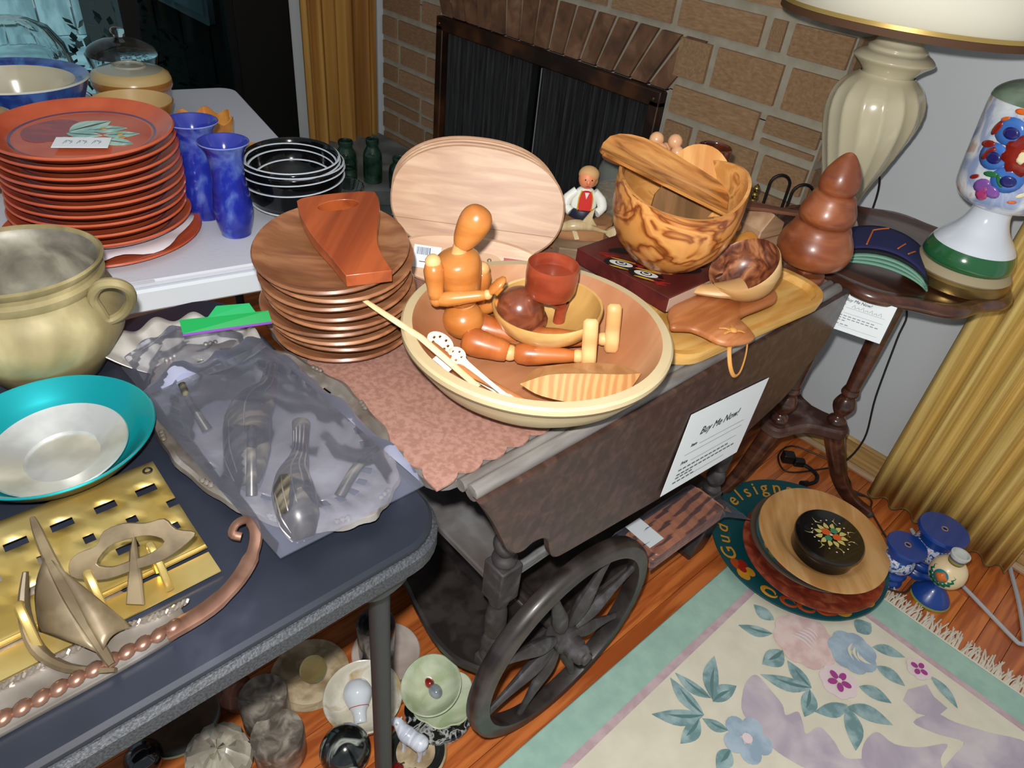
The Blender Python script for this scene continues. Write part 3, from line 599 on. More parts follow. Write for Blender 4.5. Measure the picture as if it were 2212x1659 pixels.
MB().box((-.080, -.0072, .038), (.018, .0005, .0012)).build('fine_print', ink, lb, smooth=0)
MB().prism(oval(.028, .0155, 32, .018, .050), -.0068, -.0062, ax='y').build('branded_oval', M('brand_tan', (196, 158, 124), .6), sb_, smooth=0)
text('ampersand', '&', .022, M('branded_ink', (92, 60, 42), .6), sb_, (.018, -.0071, .043), (pi / 2, 0, 0))
rl = MB().box((.072, -.0066, .050), (.050, .0006, .024)).build('red_label', M('label_red', (158, 30, 56), .5), sb_, smooth=0)
rg = MB(); rg.tube([(.068 + .015 * cos(a), -.0073, .050 + .0062 * sin(a)) for a in [2 * pi * i / 28 for i in range(28)]], .0006, 5, closed=True); rg.build('label_oval', lw, rl)
MB().tube([(.058 + .0015 * i, -.0073, .050 + .0022 * sin(i * 1.9)) for i in range(14)], .0005, 4).build('label_script', lw, rl)

# the big turned bowl
m_bowlo = NM('bleached_maple', [(.3, (190, 170, 132)), (.7, (206, 188, 150))], (2, 2, 16), 2, 4, .3, .5)
m_bowli = NM('bowl_inside_maple', [(.3, (168, 112, 74)), (.6, (182, 128, 90)), (.8, (196, 146, 104))], (10, 2, 4), 1.5, 5, .4, .5)
bb_ = thing('wooden_bowl', 'large wide turned bowl on the mat holding the jointed mannequin', 'bowl', (-.518, .573, MZ))
bp_ = [(0, 0), (.085, 0), (.098, .004), (.125, .022), (.150, .044), (.166, .066), (.1735, .080), (.1765, .0835), (.1768, .0905), (.174, .0935), (.1625, .0935), (.1585, .088), (.150, .068), (.134, .044), (.108, .024), (.075, .0145), (0, .012)]
mm = [0] * 10 + [1] * 6
MB().lathe(bp_, 96, mats=mm).build('bowl_body', [m_bowlo, m_bowli], bb_, smooth=30)
gr = MB(); gr.tube([(.1755 * cos(a), .1755 * sin(a), .0815) for a in [2 * pi * i / 96 for i in range(96)]], .0011, 6, closed=True); gr.build('turned_groove', M('dark_groove', (84, 66, 44), .7), bb_)

# jointed artist's mannequin sitting in the bowl
m_man = NM('mannequin_beech', [(.3, (176, 104, 44)), (.6, (196, 124, 58)), (.8, (206, 138, 72))], (3, 3, 14), 2, 4, .4, .33, coat=.4)
m_manr = NM('mannequin_legs', [(.3, (162, 84, 36)), (.7, (186, 106, 52))], (12, 3, 3), 2, 4, .4, .35, coat=.4)
m_manl = NM('mannequin_raw', [(.3, (214, 158, 98)), (.7, (230, 182, 124))], (3, 3, 10), 2, 4, .3, .5)
mq = thing('wooden_mannequin', 'jointed wooden artist mannequin sitting in the large bowl', 'mannequin', (-.618, .532, .772), RZ)
MA = {'hd': (.002, 0, .156), 'ne': (-.013, 0, .118), 'shN': (-.041, -.030, .117), 'elN': (-.034, -.036, .066), 'wrN': (.031, -.032, .081), 'haN': (.050, -.027, .104), 'shF': (.017, .034, .082), 'elF': (.016, .042, .012), 'wrF': (.052, .030, .038), 'haF': (.080, .030, .052)}
def part(nm, fn, mat=m_man): b = MB(); fn(b); return b.build(nm, mat, mq, smooth=60)
rot = Matrix.Rotation(R_(24), 3, 'Y')
def head(b):
    for (r, z) in (): pass
    b.lathe(smprof([(0, -.032), (.009, -.031), (.0145, -.022), (.0185, -.008), (.0205, .006), (.0195, .017), (.014, .026), (.006, .0295), (0, .030)], 4), 24)
    b.v = [(v[0] * 1.0, v[1] * .92, v[2]) for v in b.v]; b.xf(Matrix.Translation(MA['hd']) @ rot.to_4x4())
part('head', head)
part('neck', lambda b: b.tube([(-.014, 0, .108), (-.011, 0, .130)], [.0105, .0095], 14), m_manl)
def chest(b):
    b.lathe(smprof([(0, -.033), (.014, -.032), (.022, -.024), (.0245, -.010), (.028, .006), (.030, .022), (.026, .033), (.013, .038), (0, .0385)], 4), 26)
    b.v = [(v[0] * 1.02, v[1] * 1.16, v[2] * 1.06) for v in b.v]; b.xf(Matrix.Translation((-.008, 0, .080)) @ Matrix.Rotation(R_(-12), 4, 'Y'))
part('chest', chest)
cr_ = MB(); cr_.tube([(-.008 + .0250 * cos(a), .026 * sin(a), .083 - .002 - .003 * cos(a)) for a in [2 * pi * i / 30 for i in range(30)]], .0009, 5, closed=True); cr_.build('chest_groove', M('mannequin_line', (150, 84, 40), .5), mq)
part('waist_ball', lambda b: b.ell((-.001, 0, .049), (.0155, .0165, .011), 18), m_manl)
part('hips', lambda b: b.ell((-.001, 0, .020), (.0285, .030, .0265), 26))
def limb(b, p, q, r0, r1, bulge=1.12):
    p, q = Vector(p), Vector(q); pts = [p.lerp(q, t) for t in (0, .06, .2, .4, .6, .8, .94, 1)]
    f = (.55, .9, 1.0 * bulge, bulge, 1.0, .95, .85, .5); b.tube(pts, [(r0 + (r1 - r0) * i / 7) * k for i, k in enumerate(f)], 14)
for s_ in ('N', 'F'):
    part('shoulder_joint', lambda b: b.ell(MA['sh' + s_], (.0105, .0105, .0105), 14), m_manl)
    part('upper_arm', lambda b: limb(b, MA['sh' + s_], MA['el' + s_], .0125, .0100))
    part('elbow_joint', lambda b: b.ell(MA['el' + s_], (.0088, .0088, .0088), 12))
    part('forearm', lambda b: limb(b, MA['el' + s_], MA['wr' + s_], .0098, .0072))
    part('wrist_joint', lambda b: b.ell(MA['wr' + s_], (.0068, .0068, .0068), 12), m_manl)
    def hand(b):
        w_, h_ = Vector(MA['wr' + s_]), Vector(MA['ha' + s_]); d = h_ - w_
        b.tube([w_ + d * .1, w_ + d * .35, w_ + d * .7, h_, h_ + d * .08], [.005, .0098, .0105, .0065, .002], 12, flat=.55)
        th = w_ + d * .45; b.tube([th, th + Vector((.004, -.006, -.004)), th + d * .35 + Vector((.003, -.008, -.004))], [.0045, .0038, .002], 8)
    part('hand', hand)
LG = {'N': ((.002, -.024, .004), (.068, -.032, -.004), (.160, -.032, .004), (.180, -.032, .026)), 'F': ((.004, .012, .006), (.080, .006, -.002), (.194, .008, .011), (.212, .008, .030))}
for s_, (h0, k0, a0, f0) in LG.items():
    part('thigh', lambda b: limb(b, h0, k0, .0195, .0155, 1.1), m_manr)
    part('knee_joint', lambda b: b.ell(k0, (.0115, .0115, .0115), 14), m_manl)
    part('calf', lambda b: limb(b, Vector(k0) + Vector((.006, 0, 0)), a0, .0165, .0085, 1.12), m_manr)
    part('ankle_joint', lambda b: b.ell(a0, (.0098, .0098, .0098), 14), m_manl)
    def foot(b):
        pr = sp2([(-.009, -.026), (0, -.029), (.010, -.024), (.012, -.010), (.009, .006), (.010, .022), (.0085, .036), (.002, .046), (-.005, .040), (-.009, .022), (-.008, .006), (-.012, -.010)], 4)
        b.prism(pr, -.011, .009, ax='x', bev=.004); b.xf(Matrix.Translation(Vector(f0) + Vector((-.006, 0, -.008))) @ Matrix.Rotation(R_(-6), 4, 'Y'))
    part('foot', foot, m_manl)

# small wares in the bowl
m_honey = NM('honey_maple', [(.3, (206, 160, 92)), (.7, (226, 190, 126))], (3, 3, 10), 3, 4, .5, .28, coat=.5)
m_honeyi = NM('honey_maple_inside', [(.3, (192, 146, 80)), (.7, (212, 170, 102))], (10, 3, 3), 2, 4, .5, .45)
lbw = thing('wooden_bowl', 'small glossy honey-coloured bowl inside the large bowl', 'bowl', (-.557, .634, .7690), rot=(R_(3), R_(-2), 0))
MB().lathe([(0, 0), (.034, 0), (.054, .007), (.068, .019), (.0755, .033), (.0780, .043), (.0770, .0465), (.0740, .0450), (.070, .034), (.060, .020), (.044, .010), (0, .006)], 72, mats=[0] * 7 + [1] * 4).build('bowl_body', [m_honey, m_honeyi], lbw, smooth=35)
ob = thing('wooden_bowl', 'dark wooden bowl mostly hidden beneath the small honey bowl', 'bowl', (-.580, .618, .7475), rot=(0, R_(-3), 0))
MB().lathe([(0, 0), (.030, 0), (.050, .010), (.058, .026), (.055, .028), (.044, .014), (0, .006)], 48).build('bowl_body', NM('brown_bowl_wood', [(.3, (140, 84, 44)), (.7, (170, 108, 62))], (3, 3, 8), 3, 4, .4, .4), ob)
m_red = NM('redwood_turned', [(.3, (128, 50, 30)), (.7, (158, 70, 44))], (4, 4, 10), 3, 4, .5, .3, coat=.4)
gb = thing('wooden_goblet', 'red-brown turned goblet standing in the small honey bowl', 'goblet', (-.566, .640, .7550))
MB().lathe([(0, 0), (.021, 0), (.022, .003), (.014, .008), (.009, .018), (.008, .040), (.010, .056)], 32, (.010, .018, 0)).build('foot', m_red, gb)
MB().lathe([(0, .066), (.020, .066), (.031, .070), (.0355, .080), (.0365, .100), (.0352, .116), (.0336, .1162), (.0330, .104), (.0315, .099), (0, .098)], 48, (0, 0, 0)).build('cup', m_red, gb, smooth=40)
MB().tube([(.010, .018, .05), (.004, .008, .060), (0, 0, .070)], [.0095, .010, .014], 16).build('stem', m_red, gb)
m_bur = NM('burl_wood', [(.1, (100, 48, 30)), (.5, (124, 64, 42)), (.9, (146, 84, 58))], (1, 1, 1), 40, 5, 1.2, .28, coat=.5)
db = thing('wooden_cup', 'dark burl wooden cup lying upside down in the honey bowl', 'cup', (-.584, .612, .779), rot=(R_(14), R_(-10), 0))
MB().lathe(smprof([(.030, 0), (.0335, .008), (.034, .022), (.029, .038), (.018, .049), (0, .053)], 4), 40).build('cup_shell', m_bur, db)
MB().lathe([(.0355, -.004), (.0365, 0), (.0355, .004), (.030, .003), (.030, -.003), (.0355, -.004)], 40).build('rim_band', m_bur, db)
# leaf shaped dish lying face down
m_zeb = NM('zebrano_top', [(.3, (186, 130, 78)), (.7, (206, 154, 100))], (30, 5, 20), 2, 5, .5, .4)
m_zebs = NM('zebrano_striped', [(.2, (178, 126, 76)), (.5, (188, 138, 86)), (.85, (200, 152, 100))], (1, .5, .3), 30, 3, 5.0, .4, kind='wave')
ld = thing('leaf_dish', 'pointed leaf-shaped wooden dish lying face down in the large bowl', 'dish', (-.434, .577, .768), RZ)
def crv(pts): return smoothpts(pts, 5)
A_ = crv([(-.078, -.050, .034), (-.058, .006, .020), (-.009, .040, .012), (.044, .046, .014), (.073, .004, .034)])
R__ = crv([(-.078, -.050, .034), (-.045, -.034, .041), (.0, -.025, .043), (.045, -.014, .041), (.073, .004, .034)])
B_ = crv([(-.078, -.050, .034), (-.050, -.050, .020), (.004, -.044, .012), (.050, -.026, .018), (.073, .004, .034)])
n_ = len(A_); b = MB(); b.add(A_ + R__, [(i, i + 1, n_ + i + 1, n_ + i) for i in range(n_ - 1)], 0); b.add(R__ + B_, [(i, i + 1, n_ + i + 1, n_ + i) for i in range(n_ - 1)], 1); b.add(A_ + B_, [(i, i + 1, n_ + i + 1, n_ + i) for i in range(n_ - 1)], 1)
b.build('dish_shell', [m_zeb, m_zebs], ld, smooth=25)
# sticks and letter openers
m_ivory = M('ivory', (236, 226, 200), .4); m_cream_w = NM('pale_stick_wood', [(.3, (220, 190, 140)), (.7, (236, 212, 166))], (3, 3, 3), 6, 3, 0, .5)
def stick(nm, lab, cat, pts, rr, mat, flat=1): 
    t = thing(nm, lab, cat, pts[0]); o = MB().tube([Vector(p) - Vector(pts[0]) for p in pts], rr, 10, flat=flat).build('shaft', mat, t); return t
st1 = stick('chopstick', 'long pale wooden stick leaning over the left rim of the bowl', 'stick', [(-.684, .396, .846), (-.640, .409, .836), (-.575, .428, .823), (-.49, .452, .790)], [.0025, .0042, .0048, .0045], m_cream_w, .7)
st2 = stick('wooden_stick', 'brown wooden stick lying on the front inner slope of the bowl', 'stick', [(-.574, .444, .808), (-.52, .462, .790), (-.438, .494, .778)], [.0055, .0065, .004], NM('teak_stick', [(.3, (150, 92, 50)), (.7, (178, 116, 68))], (4, 4, 4), 5, 3, 0, .45), .7)
st3 = stick('ivory_stick', 'short ivory stick under the brown stick in the bowl', 'stick', [(-.543, .464, .782), (-.474, .487, .768)], [.0045, .0028], m_ivory, .5)
# pierced ivory letter opener
lo = thing('letter_opener', 'ivory letter opener with a pierced carved head in the bowl', 'letter opener', (-.588, .452, .812), rot=(Matrix.Rotation(R_(8.5), 3, 'Z') @ Matrix.Rotation(R_(11), 3, 'Y') @ Matrix.Rotation(R_(22), 3, 'X')).to_euler())
def pierced(cx, cy, rx, ry, n, hr):
    b = bmesh.new(); rings = []
    for z in (-.0013, .0013):
        loops = [[(cx + rx * cos(a), cy + ry * sin(a)) for a in [2 * pi * i / 32 for i in range(32)]]]
        for k in range(n):
            q = 2 * pi * k / n + .4; hx, hy = cx + rx * .58 * cos(q), cy + ry * .58 * sin(q)
            loops.append([(hx + hr * cos(a) * (1.3 if i_ % 2 else .8), hy + hr * sin(a) * (1.3 if i_ % 2 else .8)) for i_, a in enumerate([2 * pi * i / 8 for i in range(8)])])
        es = []; vv = []
        for lp in loops:
            v = [b.verts.new((x, y, z)) for x, y in lp]; vv.append(v); es += [b.edges.new((v[i], v[(i + 1) % len(v)])) for i in range(len(v))]
        bmesh.ops.triangle_fill(b, use_beauty=True, edges=es); rings.append(vv)
    for k in range(n + 1):
        a, c_ = rings[0][k], rings[1][k]; m_ = len(a)
        for i in range(m_): b.faces.new((a[i], a[(i + 1) % m_], c_[(i + 1) % m_], c_[i]))
    bmesh.ops.recalc_face_normals(b, faces=b.faces); me = bpy.data.meshes.new('m'); b.to_mesh(me); b.free(); return me
meshobj('pierced_head', pierced(.018, 0, .020, .0125, 7, .0024), m_ivory, lo)
meshobj('pierced_collar', pierced(.046, 0, .013, .0115, 5, .002), m_ivory, lo)
MB().prism(sp2([(.055, -.006), (.064, -.004), (.10, -.0028), (.128, -.003), (.134, -.006), (.148, -.005), (.160, -.0012), (.160, .0012), (.148, .005), (.134, .005), (.128, .003), (.10, .0028), (.064, .004), (.055, .006)], 3), -.0012, .0012).build('blade', m_ivory, lo)
MB().box((.040, -.017, -.004), (.028, .010, .0006)).build('price_tag', lw, lo, smooth=0)

# painted box-board and the olive wood bowl
m_mar = wood('maroon_stain', (76, 26, 24), (98, 36, 32), 'y', .6, .42, .3)
px_ = thing('painted_block', 'dark red wooden block painted with eyes under the olive wood bowl', 'block', (-.60, .938, .7585), 0)
ch = [(.097, -.092), (.097, .062), (.066, .094), (-.085, .094), (-.10, .075), (-.10, -.092)]
MB().prism(ch, -.0005, .0265, bev=.001).build('top_block', m_mar, px_)
MB().box((.0976, -.014, .012), (.0012, .150, .023)).build('bare_side', NM('bare_wood_side', [(.3, (176, 148, 130)), (.7, (196, 170, 152))], (4, 4, 4), 4, 3, 0, .6), px_, smooth=0)
k_ = M('paint_black', (20, 18, 18), .45); y_ = M('paint_yellow', (206, 158, 34), .45); w__ = M('paint_white', (222, 222, 220), .45); r_d = M('paint_red', (150, 22, 24), .45)
def L2(x, y): return (x + .60, y - .938)
zt = .0267
for (ex, ey) in ((-.618, .865), (-.571, .873)):
    x, y = L2(ex, ey); a = R_(28)
    def rp(pts): return [(x + u * cos(a) - v * sin(a), y + u * sin(a) + v * cos(a)) for u, v in pts]
    e_ = decal('painted_eye', rp(oval(.029, .018, 24)), zt, k_, px_)
    for z_, pts, m__ in ((.0018, oval(.020, .0085, 20), w__), (.0023, oval(.010, .006, 16), k_), (.0028, oval(.0075, .0040, 14), w__), (.0033, oval(.0045, .0020, 10), k_), (.0018, leafpoly(-.020, .0135, .022, .0125, .0019, 5), y_), (.0018, leafpoly(-.017, -.0150, .016, -.0160, .0019, 5), y_)):
        MB().prism(rp(pts), zt + z_, zt + z_ + .0005).build('painted_mark', m__, e_, smooth=0)
for (cx, cy, rx, ry, a) in ((-.648, .910, .030, .010, 60), (-.568, .925, .022, .011, 50), (-.545, .945, .030, .012, 60), (-.556, .982, .026, .014, 30)):
    x, y = L2(cx, cy); a = R_(a)
    def rp(pts): return [(x + u * cos(a) - v * sin(a), y + u * sin(a) + v * cos(a)) for u, v in pts]
    e_ = decal('painted_scroll', rp(oval(rx, ry, 24)), zt, k_, px_)
    for pts, m__ in ((leafpoly(-rx * .7, 0, -rx * .1, 0, ry * .45, 6), y_), (oval(rx * .28, ry * .5, 14, rx * .25, 0), r_d), (leafpoly(rx * .5, -ry * .3, rx * .85, ry * .3, ry * .28, 6), w__)):
        MB().prism(rp(pts), zt + .0008, zt + .0013).build('painted_mark', m__, e_, smooth=0)
random.seed(4)
for (cx, cy) in ((-.652, .872), (-.542, .872), (-.60, .882)):
    for j in range(5):
        x, y = L2(cx + random.uniform(-.010, .010), cy + random.uniform(-.008, .008)); decal('red_stroke', leafpoly(x - .007, y - .004, x + .007, y + .006, .0014, 4), zt, r_d, px_)

m_olive = NM('olive_wood', [(.04, (212, 150, 84)), (.30, (206, 138, 68)), (.44, (120, 56, 20)), (.50, (190, 116, 54)), (.62, (222, 162, 94)), (.74, (214, 148, 78)), (.80, (140, 70, 28)), (.90, (206, 140, 72))], (.8, .8, 1.5), 9, 3, 1.6, .3, coat=.3)
m_olivp = NM('olive_wood_plain', [(.3, (196, 134, 70)), (.6, (220, 160, 92)), (.8, (170, 108, 52))], (3, 18, 18), 2, 5, .8, .38, coat=.2)
ow = thing('olive_wood_bowl', 'olive wood bowl with a wavy natural rim on the painted block', 'bowl', (-.582, .930, .7855), RZ)
def wav(a, r, z):
    t = max(0, (z - .07) / .08); h = z + t * (.030 * cos(a - R_(8)) ** 3 * (1 if cos(a - R_(8)) > 0 else .3) + .022 * cos(a - pi) ** 4 * (1 if cos(a) < 0 else 0) - .016 * max(0, cos(a + pi / 2 - .15)) ** 2 + .018 * max(0, sin(a)))
    return (r, h)
op = [(0, 0), (.034, 0), (.042, .004), (.062, .016), (.084, .040), (.096, .066), (.1015, .092), (.103, .122), (.1015, .136), (.0965, .136), (.0965, .118), (.092, .090), (.078, .050), (.05, .018), (0, .010)]
MB().lathe(op, 96, fun=wav, mats=[0] * 8 + [1] * 6).build('bowl_body', [m_olive, m_olivp], ow, smooth=50)
MB().lathe([(0, -.006), (.036, -.006), (.036, .002), (0, .002)], 40).build('foot_ring', m_olive, ow)
# a curved slab lying across the bowl, and others standing in it
def slab(nm, lab, outline, bend, th, mat, loc, rot_):
    t = thing(nm, lab, 'board', loc, rot=rot_); b = MB(); xs = [p[0] for p in outline]; x0, x1 = min(xs), max(xs)
    b.prism(outline, -th / 2, th / 2); 
    o = b.build('slab', mat, t, smooth=40); me = o.data
    bm2 = bmesh.new(); bm2.from_mesh(me); bmesh.ops.triangulate(bm2, faces=bm2.faces[:]); bmesh.ops.subdivide_edges(bm2, edges=[e for e in bm2.edges if e.calc_length() > .02], cuts=2); bmesh.ops.triangulate(bm2, faces=bm2.faces[:])
    for v in bm2.verts: v.co.z += bend * (v.co.y ** 2)
    bm2.to_mesh(me); bm2.free(); return t
slab('wooden_trough_board', 'curved olive wood board lying across the rim of the olive bowl', sp2([(-.118, -.028), (-.112, .030), (-.06, .052), (.02, .050), (.098, .040), (.104, 0), (.098, -.040), (.02, -.040), (-.06, -.036)], 3), 7, .005, NM('olive_board_wood', [(.25, (128, 76, 30)), (.5, (190, 124, 60)), (.75, (212, 152, 84))], (4, 26, 20), 2, 6, 1.0, .36, coat=.3), (-.594, .912, .9265), (Matrix.Rotation(RZ, 3, 'Z') @ Matrix.Rotation(R_(19), 3, 'Y') @ Matrix.Rotation(R_(10), 3, 'X')).to_euler())
slab('wooden_leaf_board', 'rounded honey wood board standing upright in the back of the olive bowl', sp2([(-.055, -.05), (-.06, .0), (-.045, .040), (-.01, .060), (.03, .05), (.055, .012), (.06, -.05)], 4), 3, .006, NM('honey_board_wood', [(.3, (206, 140, 70)), (.7, (228, 170, 98))], (20, 3, 10), 2, 4, .5, .4, coat=.2), (-.600, 1.005, .905), (Matrix.Rotation(RZ, 3, 'Z') @ Matrix.Rotation(R_(62), 3, 'X') @ Matrix.Rotation(R_(10), 3, 'Z')).to_euler())
slab('brown_board', 'dark brown board standing inside the olive bowl', sp2([(-.04, -.05), (-.045, .03), (0, .045), (.05, .03), (.05, -.05)], 4), 2, .006, NM('brown_board_wood', [(.3, (110, 78, 46)), (.7, (140, 102, 62))], (20, 3, 10), 2, 4, .5, .5), (-.590, .958, .865), (Matrix.Rotation(RZ + .2, 3, 'Z') @ Matrix.Rotation(R_(58), 3, 'X')).to_euler())
# cluster of wooden balls
bc = thing('wooden_ball_toy', 'pale wooden ball cluster poking up behind the olive bowl', 'ornament', (-.682, 1.003, .925), RZ)
for (x, y, z, r) in ((-.014, 0, .026, .0125), (.018, .004, .025, .0125), (-.004, -.008, .012, .0115), (.024, -.006, .010, .0115), (.006, .010, .010, .010)): MB().ell((x, y, z), (r, r, r), 16).build('ball', NM('pale_beech', [(.3, (206, 150, 108)), (.7, (222, 172, 130))], (3, 3, 9), 3, 3, 0, .35, coat=.3), bc)
MB().tube([(0, 0, -.185), (0, 0, .014)], .007, 10).build('handle', M('beech_handle', (196, 146, 104), .5), bc)

# paddle board with leather loop, tray, scoop
m_teak = NM('teak_paddle', [(.3, (158, 92, 48)), (.6, (178, 110, 62)), (.8, (192, 126, 78))], (24, 3, 20), 2, 5, .5, .42)
tr = thing('wooden_tray', 'long honey-coloured wooden tray with a raised rim at the cart edge', 'tray', (-.466, .972, MZ), R_(-4.5))
to = rrect(.150, .425, .062, 9); ti = rrect(.126, .401, .052, 9); n_ = len(to)
b = MB(); z0, z1, zi = .0005, .0215, .0085
vs = [(x * .96, y * .985, z0) for x, y in to] + [(x, y, z1 - .005) for x, y in to] + [(x * .985, y * .994, z1) for x, y in to] + [(x, y, z1 - .001) for x, y in ti] + [(x * .93, y * .97, zi) for x, y in ti]
fs = [tuple(range(n_))[::-1]] + [(k * n_ + i, k * n_ + (i + 1) % n_, (k + 1) * n_ + (i + 1) % n_, (k + 1) * n_ + i) for k in range(4) for i in range(n_)] + [tuple(4 * n_ + i for i in range(n_))]
b.add(vs, fs); b.build('tray_body', NM('honey_tray_wood', [(.3, (196, 142, 66)), (.6, (212, 162, 86)), (.8, (222, 178, 104))], (20, 3, 20), 2, 5, .5, .42, coat=.15), tr, smooth=50)
pb = thing('paddle_board', 'teak paddle board with a leather loop lying on the honey tray', 'cutting board', (-.43, .93, MZ + .0225))
pl = [(-.477, .824), (-.464, .812), (-.446, .835), (-.425, .841), (-.404, .842), (-.388, .851), (-.379, .869), (-.374, .887), (-.375, .903), (-.383, .911), (-.399, .92), (-.417, .929), (-.423, .948), (-.419, .995), (-.419, 1.039), (-.442, 1.067), (-.478, 1.05), (-.506, 1.00), (-.515, .91), (-.50, .85)]
MB().prism(sp2([(x + .43, y - .93) for x, y in pl], 3), 0, .0125, bev=.004).build('board', m_teak, pb, smooth=50)
m_lea = M('tan_leather', (206, 146, 72), .6)
lp = smoothpts([(.036, -.062, .004), (.046, -.076, -.004), (.058, -.082, -.022), (.064, -.072, -.040), (.064, -.056, -.040), (.058, -.042, -.022), (.05, -.034, -.003), (.043, -.036, .004)], 4)
MB().tube(lp, .0032, 8, flat=.45).build('leather_loop', m_lea, pb)
kn = MB(); kn.ell((.030, -.052, .0165), (.007, .006, .004), 12)
for d in ((-.018, -.010), (-.012, .014), (.012, .014), (-.004, -.018)): kn.tube([(.030, -.052, .016), (.030 + d[0] * .6, -.052 + d[1] * .6, .0165), (.030 + d[0], -.052 + d[1], .0140)], [.0028, .0026, .0018], 8, flat=.5)
kn.build('leather_knot', m_lea, pb)
m_spal = NM('spalted_inside', [(.2, (78, 36, 22)), (.5, (130, 74, 46)), (.85, (186, 126, 84))], (1, 1, 1), 22, 5, 2.2, .35, coat=.3)
m_spao = NM('pale_scoop_wood', [(.3, (196, 152, 98)), (.7, (220, 182, 130))], (3, 3, 16), 2, 4, .5, .42)
scp = thing('wooden_scoop', 'round wooden scoop with a spalted hollow and short handle on the paddle board', 'scoop', (-.455, 1.005, MZ + .036), RZ)
b = MB(); b.lathe([(0, 0), (.020, .001), (.040, .012), (.0535, .034), (.0575, .056), (.0560, .0590), (.0535, .056), (.049, .034), (.036, .016), (0, .007)], 48, mats=[0] * 5 + [1] * 4); b.xf(Matrix.Translation((.008, .005, .008)) @ Matrix.Rotation(R_(16), 4, 'X') @ Matrix.Rotation(R_(-34), 4, 'Y')); b.build('scoop_bowl', [m_spao, m_spal], scp, smooth=50)
MB().tube(smoothpts([(-.018, -.020, .018), (-.05, -.026, .014), (-.085, -.022, .008), (-.104, -.018, .004)], 5), [.026 - .019 * i / 15 for i in range(16)], 14, flat=.55).build('handle', m_spao, scp)

# wooden pine tree
m_tree = NM('tree_wood', [(.3, (122, 62, 34)), (.6, (146, 80, 46)), (.8, (162, 96, 60))], (4, 4, 12), 3, 4, .5, .36, coat=.3)
tt = thing('wooden_tree', 'turned brown wooden tree figure standing at the far end of the cart', 'ornament', (-.462, 1.225, MZ))
MB().lathe([(0, 0), (.0365, 0), (.0375, .004), (.0365, .012), (.034, .014), (0, .014)], 40).build('base', m_tree, tt)
MB().lathe([(.0145, .012), (.013, .020), (.014, .034)], 24).build('trunk', m_tree, tt)
for nm, pr in (('lower_tier', [(0, .030), (.034, .030), (.056, .038), (.0655, .056), (.064, .076), (.054, .096), (.042, .112), (0, .114)]), ('middle_tier', [(0, .108), (.036, .109), (.047, .118), (.048, .132), (.041, .150), (.031, .166), (0, .168)]), ('top_tier', [(0, .162), (.022, .163), (.031, .170), (.0335, .182), (.030, .200), (.019, .220), (.009, .232), (0, .236)])):
    MB().lathe(smprof(pr, 4), 44).build(nm, m_tree, tt, smooth=70)

# carved man, dolphin, jar and other small wooden pieces behind
m_navy = M('paint_navy', (24, 32, 52), .5); m_skin = M('figure_skin', (222, 138, 96), .5); m_hair = M('figure_hair', (196, 156, 104), .6)
bl = thing('wooden_block', 'brown wooden block under the carved man figurine', 'block', (-.790, .948, MZ), RZ)
MB().prism(sp2([(-.055, -.04), (.045, -.035), (.055, .03), (-.05, .04)], 3), 0, .054, bev=.004).build('block', NM('block_wood', [(.3, (134, 90, 56)), (.7, (168, 122, 82))], (4, 20, 20), 2, 4, .4, .5), bl)
fg = thing('carved_figurine', 'small carved wooden man in white jacket and red waistcoat', 'figurine', (-.792, .952, MZ + .0545), RZ + R_(6))
MB().lathe(smprof([(0, 0), (.024, 0), (.027, .006), (.026, .014), (.022, .018), (0, .018)], 3), 28).build('trousers', m_navy, fg)
def jk(b): b.lathe(smprof([(.022, .012), (.0235, .022), (.021, .036), (.016, .048), (.009, .054), (0, .055)], 3), 28); b.v = [(v[0] * 1.05, v[1] * .8, v[2]) for v in b.v]
b = MB(); jk(b); b.build('jacket', M('paint_jacket', (226, 230, 222), .5), fg)
for s_ in (-1, 1): MB().tube(smoothpts([(s_ * .016, -.002, .047), (s_ * .030, -.004, .034), (s_ * .034, -.008, .020), (s_ * .024, -.016, .012)], 4), [.0085] * 4 + [.0095] * 5 + [.008] * 4, 12).build('sleeve', M('paint_jacket'), fg)
MB().prism(sp2([(-.010, .018), (.010, .018), (.011, .04), (.007, .052), (-.007, .052), (-.011, .04)], 3), -.0215, -.0150, ax='y').build('red_waistcoat', M('paint_scarlet', (206, 50, 46), .5), fg)
MB().prism([(-.004, .052), (.004, .052), (0, .040)], -.0222, -.0205, ax='y').build('shirt_front', M('paint_shirt', (232, 214, 214), .5), fg)
for s_ in (-1, 1): MB().tube([(s_ * .0125, -.0185, .016), (s_ * .0125, -.0185, .040), (s_ * .0085, -.0150, .053)], .0014, 6).build('gold_trim', y_, fg)
b = MB(); b.ell((0, -.002, .071), (.0165, .0165, .0185), 20); b.ell((0, -.0175, .069), (.0035, .004, .005), 10); hd_ = b.build('head', m_skin, fg)
b = MB(); b.ell((.002, .002, .077), (.0190, .0180, .0155), 20); b.ell((.010, .006, .067), (.0115, .0115, .014), 14); b.build('hair', m_hair, fg)
for s_ in (-1, 1): MB().ell((s_ * .006, -.0172, .0735), (.0014, .0012, .0016), 8).build('eye', k_, hd_)
MB().ell((0, -.0165, .0615), (.0038, .0015, .0011), 10).build('mouth', M('paint_lips', (176, 74, 62), .5), hd_)
dl = thing('carved_dolphin', 'glossy horn-coloured carved dolphin lying below the man figurine', 'figurine', (-.758, .925, MZ + .040), RZ)
m_horn = NM('polished_horn', [(.3, (186, 162, 118)), (.7, (220, 204, 168))], (8, 3, 3), 3, 4, .4, .2, coat=.5)
